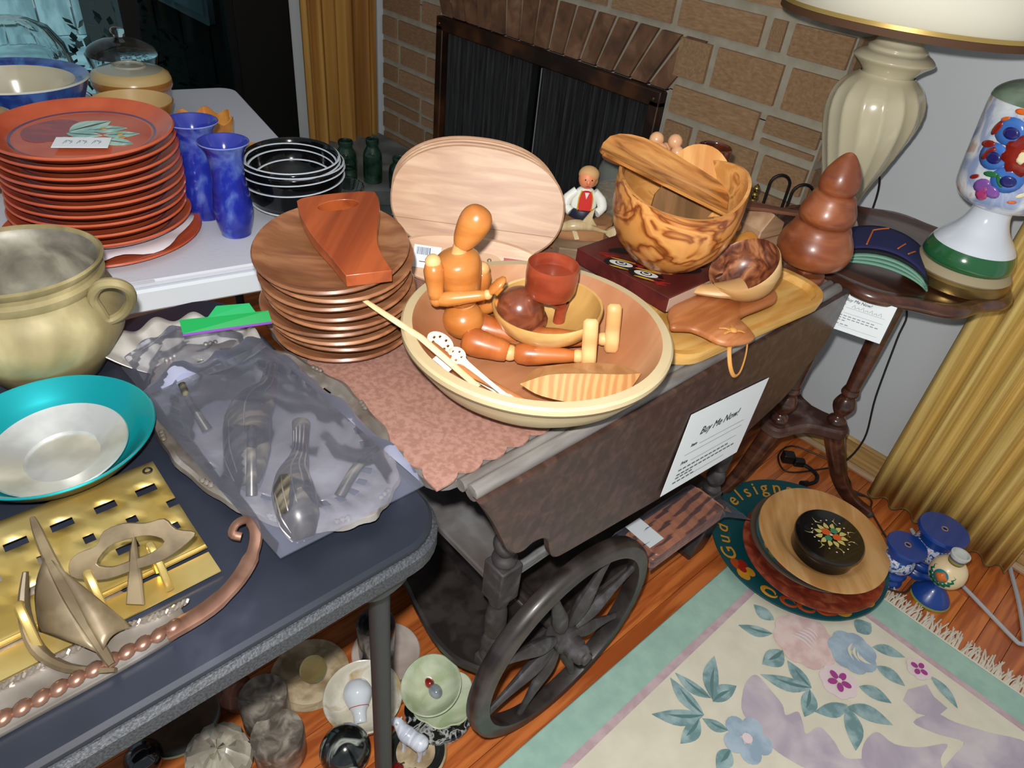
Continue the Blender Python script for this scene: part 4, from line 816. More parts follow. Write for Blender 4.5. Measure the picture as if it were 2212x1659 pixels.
MB().tube(smoothpts([(-.050, -.004, .004), (-.038, -.004, .008), (-.015, -.003, .014), (.008, 0, .012), (.030, .004, .006), (.046, .008, .002)], 4), [.003, .004, .006, .008, .0095, .011, .012, .0125, .0125, .012, .011, .010, .009, .0075, .006, .0055, .005, .0045, .004, .0035, .003], 14, flat=.8).build('body', m_horn, dl)
MB().prism([(-.006, .020), (.022, .016), (.012, .030), (.014, .050), (.006, .040)], -.003, .003, ax='y', bev=.001).build('dorsal_fin', m_horn, dl)
MB().prism([(-.022, .006), (-.012, .004), (-.006, -.010), (-.014, -.012)], -.010, -.006, ax='y').build('flipper', m_horn, dl)
MB().prism(sp2([(.040, .002), (.056, -.008), (.060, .006), (.054, .014)], 3), .004, .012, ax='y').build('tail', m_horn, dl)
gp = thing('stone_slab', 'grey-brown wooden slab under the dolphin on the cart', 'slab', (-.770, .925, MZ), RZ + R_(8))
MB().prism(sp2([(-.04, -.05), (.07, -.045), (.075, .01), (-.03, .005)], 3), 0, .026, bev=.002).build('slab', NM('grey_slab_wood', [(.3, (126, 104, 82)), (.7, (156, 132, 106))], (4, 20, 20), 2, 4, .4, .5), gp)
jr = thing('glazed_jar', 'brown glazed lidless jar standing behind the olive bowl', 'jar', (-.715, 1.225, MZ))
m_gl = NM('brown_glaze', [(.3, (58, 24, 14)), (.6, (92, 44, 24)), (.8, (124, 66, 38))], (1, 1, 1), 18, 4, .6, .15, coat=.6)
MB().lathe(smprof([(0, 0), (.034, 0), (.040, .010), (.0415, .06), (.041, .10), (.036, .125), (.030, .134), (.0315, .142), (.033, .158), (.0325, .166), (.030, .167), (.0285, .158), (.027, .14), (.030, .12), (0, .11)], 3), 40).build('jar_body', m_gl, jr, smooth=60)
cj = thing('lidded_glass_jar', 'glass jar with a wooden acorn lid left of the olive bowl', 'jar', (-.800, 1.06, MZ))
MB().lathe([(0, 0), (.042, 0), (.045, .006), (.045, .120), (.038, .138), (.036, .138), (.042, .118), (.042, .008), (0, .006)], 40).build('glass', M('thin_glass', (220, 226, 220), .05, trans=.9, ior=1.15), cj)
MB().lathe([(0, .007), (.041, .007), (.041, .085), (0, .088)], 32).build('contents', NM('dried_spices', [(.3, (150, 96, 40)), (.55, (190, 140, 70)), (.75, (110, 130, 70))], (1, 1, 1), 60, 3, 0, .7), cj)
MB().lathe(smprof([(0, .138), (.040, .139), (.041, .148), (.030, .156), (.012, .160), (.010, .166), (.006, .176), (0, .178)], 3), 32).build('lid', NM('acorn_lid', [(.3, (150, 92, 46)), (.7, (178, 116, 66))], (2, 2, 8), 3, 3, 0, .4), cj)
pm = thing('wooden_goblet', 'small turned goblet with a pale disc top behind the scoop', 'goblet', (-.590, 1.120, MZ))
MB().lathe(smprof([(0, 0), (.022, 0), (.023, .004), (.014, .012), (.012, .030), (.016, .046), (.019, .056)], 3), 30).build('stem', NM('goblet_dark', [(.3, (102, 50, 32)), (.7, (132, 72, 46))], (3, 3, 9), 3, 3, 0, .3, coat=.4), pm)
MB().lathe([(.019, .054), (.0215, .058), (.022, .074), (.026, .076), (.0275, .079), (.0265, .082), (.019, .083)], 30).build('orange_collar', NM('goblet_orange', [(.3, (176, 96, 38)), (.7, (200, 122, 56))], (3, 3, 9), 3, 3, 0, .35), pm)
MB().lathe([(0, .0845), (.0215, .0845), (.0225, .0825), (.0215, .081), (0, .081)], 30).build('pale_disc', M('pale_disc', (190, 184, 176), .5), pm)
oc = thing('carved_wooden_cup', 'honey wooden cup with a pointed lip behind the scoop', 'cup', (-.548, 1.143, MZ))
def lip(a, r, z): return (r, z + (max(0, cos(a - R_(120))) ** 4) * .022 * max(0, (z - .03) / .02))
MB().lathe([(0, 0), (.022, 0), (.030, .014), (.034, .034), (.033, .046), (.0305, .046), (.030, .034), (.024, .012), (0, .006)], 40, fun=lip).build('cup_body', NM('cup_honey', [(.3, (190, 126, 52)), (.7, (214, 156, 78))], (3, 3, 9), 3, 3, .4, .35, coat=.3), oc, smooth=50)
# trivet of wooden slats + kraft packet + wedge block near the tree
kp = thing('kraft_packet', 'flat tan paper packet lying left of the wooden tree', 'packet', (-.548, 1.228, MZ), RZ + R_(28))
MB().prism(rrect(.075, .050, .006, 3), 0, .010, bev=.003).build('packet', M('kraft_paper', (176, 148, 104), .75, bump=.2), kp)
MB().box((.004, -.004, .0106), (.062, .012, .0006)).build('printed_band', M('printed_band', (206, 190, 150), .7), kp, smooth=0)
wdg = thing('wooden_knife_block', 'small tan slanted wooden block behind the wooden tree', 'block', (-.575, 1.222, MZ + .012), RZ + R_(38))
MB().prism([(-.032, 0), (.034, 0), (.034, .060), (-.006, .082), (-.032, .052)], -.028, .028, ax='y', bev=.002).build('block', NM('tan_block_wood', [(.3, (170, 132, 100)), (.7, (196, 160, 126))], (3, 18, 18), 2, 4, .3, .5), wdg)
MB().box((0, -.0285, .036), (.060, .0008, .0012)).build('seam', M('seam_dark', (120, 86, 62), .6), wdg, smooth=0)
MB().prism([(-.036, -.012), (.036, -.012), (.036, 0), (-.036, 0)], -.030, .030, ax='y').build('base_slab', NM('dark_block_base', [(.3, (96, 60, 42)), (.7, (122, 82, 60))], (3, 18, 18), 2, 4, .3, .5), wdg)
dp = thing('wooden_spatula', 'dark flat wooden spatula lying between tree and wedge block', 'spatula', (-.590, 1.20, MZ + .0976), RZ + R_(-6))
MB().prism(sp2([(-.030, -.018), (.02, -.012), (.055, -.012), (.11, -.006), (.11, .006), (.055, .010), (.02, .016), (-.03, .022)], 3), -.003, .003, bev=.001).build('spatula', NM('dark_spatula', [(.3, (88, 52, 38)), (.7, (116, 74, 54))], (3, 18, 18), 2, 4, .3, .45), dp)
# ================================================================ stoneware and glass on the white table
WZ = .7405
m_terra = NM('terracotta_glaze', [(.3, (178, 76, 46)), (.7, (194, 92, 58))], (1, 1, 1), 12, 3, 0, .22, coat=.25)
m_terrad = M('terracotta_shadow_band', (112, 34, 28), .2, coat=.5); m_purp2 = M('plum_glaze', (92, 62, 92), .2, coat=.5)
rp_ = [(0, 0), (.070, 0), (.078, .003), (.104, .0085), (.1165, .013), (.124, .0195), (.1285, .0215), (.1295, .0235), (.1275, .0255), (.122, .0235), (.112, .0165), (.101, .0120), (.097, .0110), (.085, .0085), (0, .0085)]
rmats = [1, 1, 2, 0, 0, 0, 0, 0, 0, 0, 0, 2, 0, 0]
proto = None; NP = 10; random.seed(6)
for i in range(NP):
    k = NP - 1 - i
    lab = 'topmost terracotta plate with painted fruit and pale leaves' if k == 0 else ords[k] + ' terracotta plate from the top of the tall stack'
    t = thing('terracotta_plate', lab, 'plate', (-1.213 - .012 * i / 9 + random.uniform(-.004, .004), .256 + .006 * i / 9 + random.uniform(-.004, .004), WZ + .0165 + .0146 * i), group='stacked terracotta plates', rot=(Matrix.Rotation(RZ, 3, 'Z') @ Matrix.Rotation(R_(2.5 if i > 6 else 1), 3, 'X')).to_euler())
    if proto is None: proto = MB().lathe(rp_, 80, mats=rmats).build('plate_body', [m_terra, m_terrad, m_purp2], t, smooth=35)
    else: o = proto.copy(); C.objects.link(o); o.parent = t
top_plate = t
bp2 = [(0, 0), (.090, 0), (.120, .004), (.143, .010), (.1475, .013), (.1465, .0155), (.140, .0145), (.118, .0085), (.09, .0055), (0, .0055)]
bt_ = thing('terracotta_plate', 'wide terracotta plate at the very bottom under the tall stack', 'plate', (-1.212, .252, WZ), group='stacked terracotta plates')
MB().lathe(bp2, 80).build('plate_body', m_terra, bt_, smooth=40)
for j, (ra, rz_) in enumerate(((.128, .3), (.122, 1.1))):
    d = thing('paper_doily', ('lower' if j == 0 else 'upper') + ' white tissue sheet between the bottom plate and the stack', 'paper', (-1.208, .252, WZ + .0158 + .0010 * j * 0), rz_ + RZ) if j == 0 else None
    if d: 
        b = MB(); b.lathe([(0, .0), (.07, 0), (.10, .0), (.128, .001)], 60, fun=lambda a, r, z: (r * (1 + .06 * sin(7 * a) * (r > .09)) if r > .09 else r, z + (.003 * sin(9 * a) if r > .11 else 0))); b.build('sheet', M('tissue', (206, 200, 206), .7), d, smooth=60, solid=.0006)
zt2 = .0088
m_lf = NM('painted_leaf_teal', [(.3, (122, 178, 166)), (.7, (178, 214, 200))], (30, 8, 8), 2, 3, 0, .25, coat=.4); m_ol = M('leaf_outline', (58, 60, 52), .3)
m_fruit = NM('painted_fruit', [(.3, (128, 18, 24)), (.7, (158, 36, 32))], (6, 30, 6), 2, 3, .5, .2, coat=.5)
decal('plum_ring', oval(.0985, .0985, 64), zt2 + .0004, m_purp2, top_plate); decal('centre_field', oval(.0945, .0945, 64), zt2 + .0009, m_terra, top_plate)
decal('painted_fruit', sp2([(-.090, -.005), (-.072, .040), (-.04, .048), (-.018, .020), (-.016, -.02), (-.04, -.048), (-.07, -.042)], 5), zt2 + .0014, m_fruit, top_plate)
for (a, b_, c_, d, wd) in ((-.026, .004, .008, .064, .024), (-.004, .018, .044, .044, .014), (-.026, -.004, .026, .004, .014), (-.022, -.018, .006, -.048, .014), (.026, .006, .072, .028, .013), (.032, -.012, .082, -.012, .014)):
    l = decal('painted_leaf', leafpoly(a, b_, c_, d, wd, 8), zt2 + .0018, m_lf, top_plate); MB().prism(leafpoly(a, b_, c_, d, wd * .10, 5), zt2 + .0025, zt2 + .0028).build('leaf_vein', m_ol, l, smooth=0)
for (x, y) in ((.014, .030), (.046, .018), (.056, .006), (.004, -.05)): decal('yellow_berry', oval(.005, .004, 12, x, y), zt2 + .0020, M('ochre_glaze', (196, 144, 50), .3), top_plate)
pc = thing('price_card', 'white handwritten card lying on the topmost terracotta plate', 'card', (-1.176, .244, WZ + .0165 + .0146 * 9 + .0150), rot=(Matrix.Rotation(RZ + R_(20), 3, 'Z') @ Matrix.Rotation(R_(3), 3, 'X')).to_euler())
MB().box((0, 0, 0), (.074, .038, .0008)).build('card', lw, pc, smooth=0)
for i, x in enumerate((-.024, -.015, -.006, .004, .014, .023)):
    MB().tube([(x, -.006, .0008), (x + .002, .004, .0009), (x + .004 * (-1) ** i, .006, .0008), (x + .003, -.002, .0008)], .0004, 4).build('pencil_stroke', M('pencil', (120, 124, 134), .6), pc)

m_blue = NM('cobalt_glaze', [(.2, (24, 30, 120)), (.5, (34, 48, 156)), (.85, (104, 128, 196))], (1, 1, .8), 22, 6, .5, .2, coat=.3)
m_bluei = M('cobalt_inside', (40, 52, 150), .15, coat=.6)
for (x, y, lab, hh, s) in ((-1.203, .416, 'blue glazed stoneware vase standing against the plate stack', .166, 1.06), (-1.113, .429, 'blue glazed stoneware vase nearest the white table edge', .158, 1.0)):
    v = thing('stoneware_vase', lab, 'vase', (x, y, WZ), group='pair of blue vases')
    k = hh / .158
    pr = smprof([(0, 0), (.022 * s, 0), (.0245 * s, .004 * k), (.029 * s, .022 * k), (.0318 * s, .044 * k), (.030 * s, .070 * k), (.0262 * s, .096 * k), (.0262 * s, .120 * k), (.030 * s, .142 * k), (.0385 * s, .157 * k), (.0390 * s, .159 * k), (.0365 * s, .157 * k), (.027 * s, .138 * k), (.023 * s, .11 * k), (.027 * s, .06 * k), (0, .012 * k)], 3)
    MB().lathe(pr, 48, mats=[0] * 30 + [1] * 15).build('vase_body', [m_blue, m_bluei], v, smooth=60)
    ring = MB(); ring.tube([(.0388 * s * cos(a), .0388 * s * sin(a), .158 * k) for a in [2 * pi * i / 40 for i in range(40)]], .0012, 6, closed=True); ring.build('pale_rim', M('pale_blue_rim', (120, 138, 204), .2), v)
# black bowls with white spiral lines
m_bk = M('black_glaze', (8, 9, 9), .1, spec=.35, coat=.1); m_st = M('white_slip', (196, 204, 214), .2, coat=.4)
for j, (dz, R0, lab, th) in enumerate(((0, .090, 'outer black bowl with white rings standing on the white table', 3), (.017, .0835, 'inner black bowl with white rings nested in the other', 6))):
    t = thing('striped_bowl', lab, 'bowl', (-1.158, .566, WZ + dz), group='black bowls with white rings', rot=(Matrix.Rotation(RZ, 3, 'Z') @ Matrix.Rotation(R_(th * .7), 3, 'X')).to_euler())
    s = R0 / .090
    prof = [(0, 0), (.050, 0), (.060, .005), (.078, .022), (.087, .048), (.0900, .074), (.0905, .090), (.089, .092), (.0865, .090), (.085, .072), (.079, .050), (.064, .028), (.04, .014), (0, .010)]
    prof = [(r * s, z * (.92 if j else 1)) for r, z in prof]
    MB().lathe(prof, 72).build('bowl_body', m_bk, t, smooth=50)
    zz = (.92 if j else 1)
    for q, (r, z) in enumerate(((.0795, .0255), (.0893, .064), (.0907, .080), (.0905, .0915), (.0853, .082), (.0835, .066), (.0765, .046))):
        if j and q < 2: continue
        rg = MB(); rg.tube([(r * s * cos(a) * (1.0 + (.004 if q < 3 else -.004)), r * s * sin(a) * (1.0 + (.004 if q < 3 else -.004)), z * zz + .004 * sin(a + q)) for a in [2 * pi * i / 60 for i in range(60)]], .0023, 6, closed=True, flat=.5); rg.build('white_ring', m_st, t)
# orange scalloped bowl
ob2 = thing('orange_bowl', 'orange scalloped bowl behind the blue vases', 'bowl', (-1.50, .545, WZ))
MB().lathe([(0, 0), (.034, 0), (.046, .02), (.054, .05), (.057, .072), (.0545, .072), (.051, .05), (.042, .02), (0, .008)], 72, fun=lambda a, r, z: (r * (1 + .05 * cos(7 * a) * (z > .04)), z + (.006 * cos(7 * a) if z > .06 else 0))).build('bowl_body', NM('orange_glaze', [(.3, (196, 126, 52)), (.7, (220, 160, 84))], (1, 1, 1), 14, 3, 0, .25, coat=.4), ob2, smooth=60)
os_ = thing('orange_saucer', 'flat orange saucer beside the orange scalloped bowl', 'saucer', (-1.455, .600, WZ))
MB().lathe([(0, 0), (.036, 0), (.050, .005), (.054, .009), (.052, .011), (.036, .005), (0, .004)], 48).build('saucer_body', M('orange_saucer_glaze', (206, 148, 78), .3, coat=.4), os_, smooth=50)
cs = thing('lidded_casserole', 'round tan and brown lidded stoneware casserole at the back', 'casserole', (-1.765, .498, WZ))
m_cas = NM('casserole_body_glaze', [(.3, (150, 128, 132)), (.7, (196, 176, 176))], (1, 1, .4), 30, 4, .5, .3, coat=.3)
MB().lathe([(0, 0), (.060, 0), (.070, .012), (.076, .045), (.077, .072), (.074, .074), (.070, .07), (0, .06)], 56).build('pot', m_cas, cs, smooth=50)
MB().lathe([(.080, .072), (.083, .078), (.082, .090), (.078, .101), (.066, .108), (.040, .114), (.015, .116), (0, .116)], 56, mats=[0, 0, 1, 1, 2, 2, 2]).build('lid', [M('toasted_brown', (156, 104, 48), .25, coat=.4), M('tan_glaze', (196, 168, 112), .25, coat=.4), M('grey_tan_glaze', (158, 156, 138), .2, coat=.5)], cs, smooth=50)
MB().lathe([(.036, .1135), (.034, .118), (.030, .118), (.029, .1150)], 40).build('lid_ring', M('grey_tan_glaze'), cs)
tb = thing('tan_bowl', 'footed tan bowl with brown rim in front of the casserole', 'bowl', (-1.565, .432, WZ))
MB().lathe([(0, 0), (.035, 0), (.033, .012), (.052, .04), (.070, .080), (.0775, .100), (.0755, .102), (.068, .084), (.05, .048), (0, .03)], 56, mats=[0] * 4 + [1, 1] + [0] * 3).build('bowl_body', [M('tan_bowl_glaze', (190, 158, 104), .3, coat=.3), M('bowl_brown_rim', (140, 96, 48), .3, coat=.3)], tb, smooth=50)
bd = thing('blue_rimmed_dish', 'deep blue glazed dish with cream inside at the back left', 'dish', (-1.680, .262, WZ))
MB().lathe([(0, 0), (.085, 0), (.100, .02), (.112, .09), (.128, .128), (.131, .134), (.129, .137), (.112, .132), (.104, .128), (.092, .10), (.085, .06), (0, .05)], 72, mats=[0] * 5 + [1, 0, 0] + [2] * 3).build('dish_body', [NM('blue_drip_glaze', [(.3, (30, 56, 130)), (.7, (64, 104, 176))], (1, 1, .4), 26, 4, .6, .16, coat=.6), M('rim_cream', (196, 196, 186), .2), NM('cream_glaze', [(.3, (186, 178, 152)), (.7, (212, 206, 186))], (1, 1, 1), 9, 3, 0, .2, coat=.5)], bd, smooth=50)
br = thing('brown_bowl', 'brown stoneware bowl cut by the left edge behind the plates', 'bowl', (-1.497, .128, WZ))
MB().lathe([(0, 0), (.05, 0), (.075, .05), (.086, .105), (.088, .122), (.085, .122), (.078, .09), (.06, .04), (0, .02)], 56).build('bowl_body', NM('brown_stoneware', [(.3, (106, 78, 52)), (.7, (168, 146, 108))], (1, 1, .5), 12, 4, .5, .3, coat=.3), br, smooth=50)
# clear glass
m_glass = M('clear_glass', (244, 250, 250), .02, trans=1, ior=1.35)
gd = thing('glass_cake_dome', 'clear ribbed glass dome standing in front of the glass door', 'glass dome', (-1.925, .32, WZ))
MB().lathe([(k * .86, z) for k, z in [(.128, .02), (.130, .022), (.126, .08), (.112, .135), (.085, .170), (.045, .186), (0, .190), (0, .187), (.045, .183), (.083, .167), (.109, .133), (.123, .08), (.126, .022), (.128, .02)]], 72, fun=lambda a, r, z: (r * (1 + .012 * cos(12 * a)), z)).build('dome', m_glass, gd, smooth=60)
MB().lathe([(0, 0), (.11, 0), (.125, .008), (.127, .018), (.122, .019), (.11, .012), (0, .010)], 64).build('glass_plate', m_glass, gd, smooth=40)
gk = thing('glass_bowl', 'clear glass lidded bowl beside the brown casserole', 'bowl', (-1.93, .535, WZ))
MB().lathe([(0, 0), (.04, 0), (.06, .03), (.075, .08), (.08, .10), (.077, .10), (.07, .08), (.055, .03), (0, .008)], 56).build('bowl_body', m_glass, gk, smooth=50)
MB().lathe(smprof([(.078, .10), (.07, .115), (.04, .13), (.012, .135), (.010, .14), (.016, .15), (.01, .158), (0, .16)], 3), 48).build('lid', m_glass, gk, smooth=60)
for (x, y, r, h, lab) in ((-1.33, .60, .040, .022, 'low clear glass dish behind the black striped bowls'),):
    t = thing('glass_dish', lab, 'dish', (x, y, WZ)); MB().lathe([(0, 0), (r * .7, 0), (r, h), (r * .95, h), (r * .65, .004), (0, .004)], 40).build('dish_body', m_glass, t, smooth=50)

# raised hearth with green glass jars in the corner
m_slate = NM('slate_hearth', [(.3, (96, 104, 104)), (.7, (140, 146, 146))], (1, 1, 1), 6, 5, .5, .6)
hb = MB().box((-1.80, 1.36, .14), (1.60, .66, .28)).build('hearth', m_mortar, smooth=0); struct(hb)
MB().box((-1.80, 1.355, .29), (1.62, .67, .02)).build('slate_slab', m_slate, hb, bevel=.004)
random.seed(12)
for i in range(7):
    for j in range(2):
        o = bpy.data.objects.new('brick', brick_me); C.objects.link(o); o.parent = hb; o.location = (-2.48 + i * .225 + j * .1, 1.035, .07 + j * .14); o.scale = (.205, .03, .12)
m_grg = NM('green_glass', [(.3, (34, 62, 50)), (.7, (70, 110, 92))], (1, 1, 1), 20, 3, 0, .06, trans=.6)
for i, (x, y, h, r, lab) in enumerate(((-2.23, 1.30, .135, .038, 'dark green glass jar nearest the gold drape on the hearth'), (-2.155, 1.365, .155, .034, 'taller green glass jar standing in the hearth corner'), (-2.06, 1.42, .11, .040, 'squat dark green glass jar right of the taller jar'), (-2.15, 1.26, .075, .030, 'short green glass tumbler in front of the jars'))):
    t = thing('green_glass_jar', lab, 'jar', (x, y, .3005), group='green glass jars on the hearth')
    MB().lathe(smprof([(0, 0), (r * .9, 0), (r, .01), (r, h * .62), (r * .75, h * .78), (r * .62, h * .84), (r * .7, h * .92), (r * .7, h), (r * .6, h), (r * .55, h * .86), (r * .9, h * .55), (r * .85, .02), (0, .015)], 3), 32).build('jar_body', m_grg, t, smooth=60)
for i, (x, y, r, lab) in enumerate(((-2.02, 1.16, .07, 'clear cut-glass bowl on the hearth behind the boards'), (-1.86, 1.22, .06, 'small clear glass bowl on the hearth'))):
    t = thing('cut_glass_bowl', lab, 'bowl', (x, y, .3005)); MB().lathe([(0, 0), (r * .5, 0), (r * .8, .03), (r, .07), (r * .95, .07), (r * .72, .03), (0, .008)], 48, fun=lambda a, r_, z: (r_ * (1 + .03 * cos(14 * a)), z)).build('bowl_body', m_glass, t, smooth=40)
MB_y = thing('yellow_marble', 'small amber glass pebble on the hearth', 'pebble', (-2.03, 1.285, .3085)); MB().ell((0, 0, 0), (.012, .01, .008), 14).build('pebble', M('amber', (206, 160, 40), .1, coat=.5), MB_y)
# fireplace tools standing right of the hearth
m_brass = M('polished_brass', (198, 168, 92), .22, 1.0)
for i, (x, y, h, lab) in enumerate(((-.800, 1.50, .755, 'left brass-handled fireplace tool beside the chimney'), (-.772, 1.51, .760, 'middle brass-handled fireplace tool beside the chimney'), (-.742, 1.50, .764, 'right brass-handled fireplace tool beside the chimney'))):
    t = thing('fireplace_tool', lab, 'fireplace tool', (x, y, 0), group='brass-handled fireplace tools')
    MB().tube([(0, 0, .01), (0, 0, h - .12)], .005, 8).build('iron_rod', M('black_iron'), t)
    b = MB(); zc = h - .13
    while zc < h - .012: b.ell((0, 0, zc + .008), (.0072, .0072, .0095), 12); zc += .0155
    b.tube([(0, 0, h - .14), (0, 0, h - .004)], .0042, 8); b.lathe([(.0045, h - .012), (.006, h - .006), (0, h)], 12); b.build('brass_handle', m_brass, t)
    MB().prism([(-.02, 0), (.02, 0), (.015, .05), (-.015, .05)] if i else [(-.006, 0), (.006, 0), (.004, .05), (-.004, .05)], -.003, .003, ax='y').build('tool_head', M('black_iron'), t)
for i, (x, y, h, w_, lab) in enumerate(((-.752, 1.630, .758, .024, 'taller black iron hook loop beside the brass tools'), (-.700, 1.655, .748, .026, 'shorter black iron hook loop beside the brass tools'))):
    t = thing('iron_hook_stand', lab, 'hook stand', (x, y, 0), RZ)
    pts = [(-w_, 0, .0)] + [(-w_, 0, h - w_)] + [(w_ * cos(a), 0, h - w_ + w_ * sin(a)) for a in [pi - pi * i_ / 10 for i_ in range(1, 10)]] + [(w_, 0, h - w_), (w_, 0, h - .20)]
    MB().tube(pts, .0036, 8).build('wire_loop', M('black_iron'), t); MB().box((-.004, 0, .004), (.05, .03, .008)).build('base_plate', M('black_iron'), t)
# ================================================================ metal wares on the black table
BZ = .7283
m_oldb = NM('aged_brass', [(.2, (104, 94, 62)), (.55, (142, 130, 92)), (.85, (178, 166, 126))], (1, 1, 1), 9, 6, .6, .55, .12)
m_oldbi = NM('aged_brass_inside', [(.3, (96, 92, 84)), (.55, (128, 124, 112)), (.8, (160, 156, 142))], (1, 1, 1), 14, 6, .6, .5, .15)
pot = thing('brass_pot', 'aged brass cooking pot with a looped handle at the left edge', 'pot', (-.880, .084, BZ), RZ)
MB().lathe([(0, 0), (.046, 0), (.058, .008), (.074, .034), (.092, .062), (.0985, .090), (.090, .114), (.084, .122), (.0825, .128), (.0855, .133), (.0865, .139), (.0825, .143), (.0825, .148), (.0880, .154), (.0895, .158), (.0865, .160), (.082, .156), (.078, .146), (.078, .135), (.088, .110), (.086, .066), (.068, .034), (.05, .012), (0, .008)], 80, mats=[0] * 16 + [1] * 7).build('pot_body', [m_oldb, m_oldbi], pot, smooth=40)
hp = smoothpts([(.088, -.012, .128), (.102, -.014, .146), (.120, -.012, .150), (.128, -.004, .138), (.122, .002, .118), (.108, .002, .100), (.094, -.006, .094), (.090, -.010, .110)], 4, True)
MB().tube(hp, .0062, 10, closed=True).build('loop_handle', m_oldb, pot)
tp_ = thing('turquoise_dish', 'turquoise enamelled metal dish with a black underside', 'dish', (-.703, .046, BZ), RZ)
m_tq = M('turquoise_enamel', (0, 158, 168), .28, .6, coat=.4)
MB().lathe([(0, 0), (.045, 0), (.060, .006), (.082, .024), (.0965, .042), (.0985, .045), (.0975, .0465), (.095, .045), (.080, .029), (.060, .012), (0, .006)], 72, mats=[0] * 4 + [1] * 6).build('dish_body', [M('black_enamel', (22, 22, 24), .3), m_tq], tp_, smooth=60)
sp_ = thing('silver_saucer', 'silver-coloured aluminium saucer lying in the turquoise dish', 'saucer', (-.690, .046, BZ + .0135), rot=(Matrix.Rotation(RZ, 3, 'Z') @ Matrix.Rotation(R_(-1), 3, 'Y') @ Matrix.Rotation(R_(5), 3, 'X')).to_euler())
m_alu = NM('spun_aluminium', [(.3, (196, 198, 196)), (.7, (224, 226, 224))], (1, 1, 1), 20, 3, 0, .30, .75)
MB().lathe([(0, 0), (.033, 0), (.036, .003), (.050, .009), (.064, .016), (.067, .020), (.066, .0215), (.062, .019), (.048, .0125), (.0365, .0075), (.0355, .0045), (0, .004)], 72).build('saucer_body', m_alu, sp_, smooth=35)

# brass wall rack with cut-outs, hooks and little house, tree and boat
m_brs = NM('sheet_brass', [(.3, (206, 174, 92)), (.7, (230, 206, 134))], (3, 3, 3), 5, 3, .3, .30, .80)
m_brz = NM('cast_bronze', [(.3, (84, 72, 54)), (.7, (122, 108, 84))], (1, 1, 1), 20, 4, 0, .45, .25)
rk = thing('brass_wall_rack', 'flat brass wall rack with cut-outs, hooks and tree, house and boat ornaments', 'wall rack', (-.560, -.055, BZ + .002))
cells = MB(); nx, ny = 14, 34; cw = .0098
skip = set()
for j in range(3, ny - 2, 4):
    for i in (3, 4): pass
    skip.add((3, j)); skip.add((3, j + 1)); skip.add((6, j + 2)); skip.add((9, j)); skip.add((9, j + 1))
x0 = -.073; y0 = -.162
for i in range(nx):
    for j in range(ny):
        if (i, j) in skip: continue
        a = (x0 + i * cw, y0 + j * cw); zz = lambda x: .004 + (.010 if x < .02 else 0) * (1 - (x + .073) / .093) if x < .02 else .004
        cells.add([(a[0], a[1], zz(a[0])), (a[0] + cw, a[1], zz(a[0] + cw)), (a[0] + cw, a[1] + cw, zz(a[0] + cw)), (a[0], a[1] + cw, zz(a[0]))], [(0, 1, 2, 3)])
cells.build('pierced_back_plate', m_brs, rk, smooth=30, solid=.0016)
MB().box((.083, .005, .003), (.028, .330, .0016)).build('lower_shelf', m_brs, rk)
MB().tube([(.064, -.16, .008), (.064, .170, .008)], .0022, 8).build('shelf_rail', m_brs, rk)
rg = MB(); rg.tube([(-.062 + .004 * cos(a), .162 + .004 * sin(a), .0145) for a in [2 * pi * i / 14 for i in range(14)]], .0012, 6, closed=True); rg.build('screw_eyelet', M('dark_hole', (14, 12, 10), .6), rk)
for i in range(6):
    y = -.135 + .052 * i
    MB().tube(smoothpts([(.066, y, .006), (.064, y, .020), (.058, y, .034), (.064, y, .043), (.076, y, .040), (.088, y, .022), (.094, y, .008)], 4), [.0042] * 10 + [.0034] * 15, 8, flat=.6).build('hook', m_brs, rk)
def orn(nm, outline, th, loc, rot_, hole=None):
    if hole is None: return MB().prism(outline, -th / 2, th / 2, bev=th * .25).build(nm, m_brz, rk, loc, rot_)
    return meshobj(nm, holed(outline, hole, -th / 2, th / 2), m_brz, rk, loc, rot_, bevel=.0008)
tree_rot = (Matrix.Rotation(RZ + R_(14), 3, 'Z') @ Matrix.Rotation(R_(52), 3, 'X')).to_euler()
cl = sp2([(-.052, .012), (-.045, .020), (-.030, .026), (-.024, .038), (-.008, .044), (.010, .043), (.026, .046), (.036, .036), (.052, .032), (.044, .022), (.030, .012), (.016, .006), (.0, .002), (-.02, -.004), (-.035, -.004), (-.05, 0)], 3)
orn('tree_crown', cl, .005, (.075, .105, .030), tree_rot, sp2([(-.030, .010), (-.020, .024), (-.004, .030), (.014, .032), (.026, .026), (.014, .016), (-.004, .010), (-.018, .006)], 3))
orn('tree_trunk', [(-.007, -.028), (.008, -.030), (.006, -.004), (.003, .020), (.001, .036), (-.003, .020), (-.005, -.004)], .006, (.075, .105, .030), tree_rot)
h_rot = (Matrix.Rotation(RZ - R_(10), 3, 'Z') @ Matrix.Rotation(R_(52), 3, 'X')).to_euler()
orn('house_roof', [(-.036, .018), (-.018, .046), (.022, .034), (.022, .026), (-.016, .036), (-.030, .014)], .005, (.050, -.06, .022), h_rot)
orn('house_wall', [(-.020, -.006), (.004, -.004), (.004, .026), (-.014, .024)], .004, (.050, -.06, .022), h_rot, None)
orn('hill_bar', sp2([(-.09, -.014), (-.04, -.004), (.03, .002), (.06, -.002), (.03, -.008), (-.04, -.014), (-.09, -.024)], 3), .005, (.055, -.06, .020), h_rot)
bh = MB(); bh.tube(smoothpts([(-.007, .054, .062), (.030, .053, .056), (.070, .054, .042), (.105, .057, .026), (.141, .061, .012)], 4), [.0022, .0032, .004, .0045, .0048, .005, .0054, .0056, .0058, .006, .006, .0058, .0055, .005, .0045, .004, .003], 8); bh.build('boat_mast', m_brz, rk)
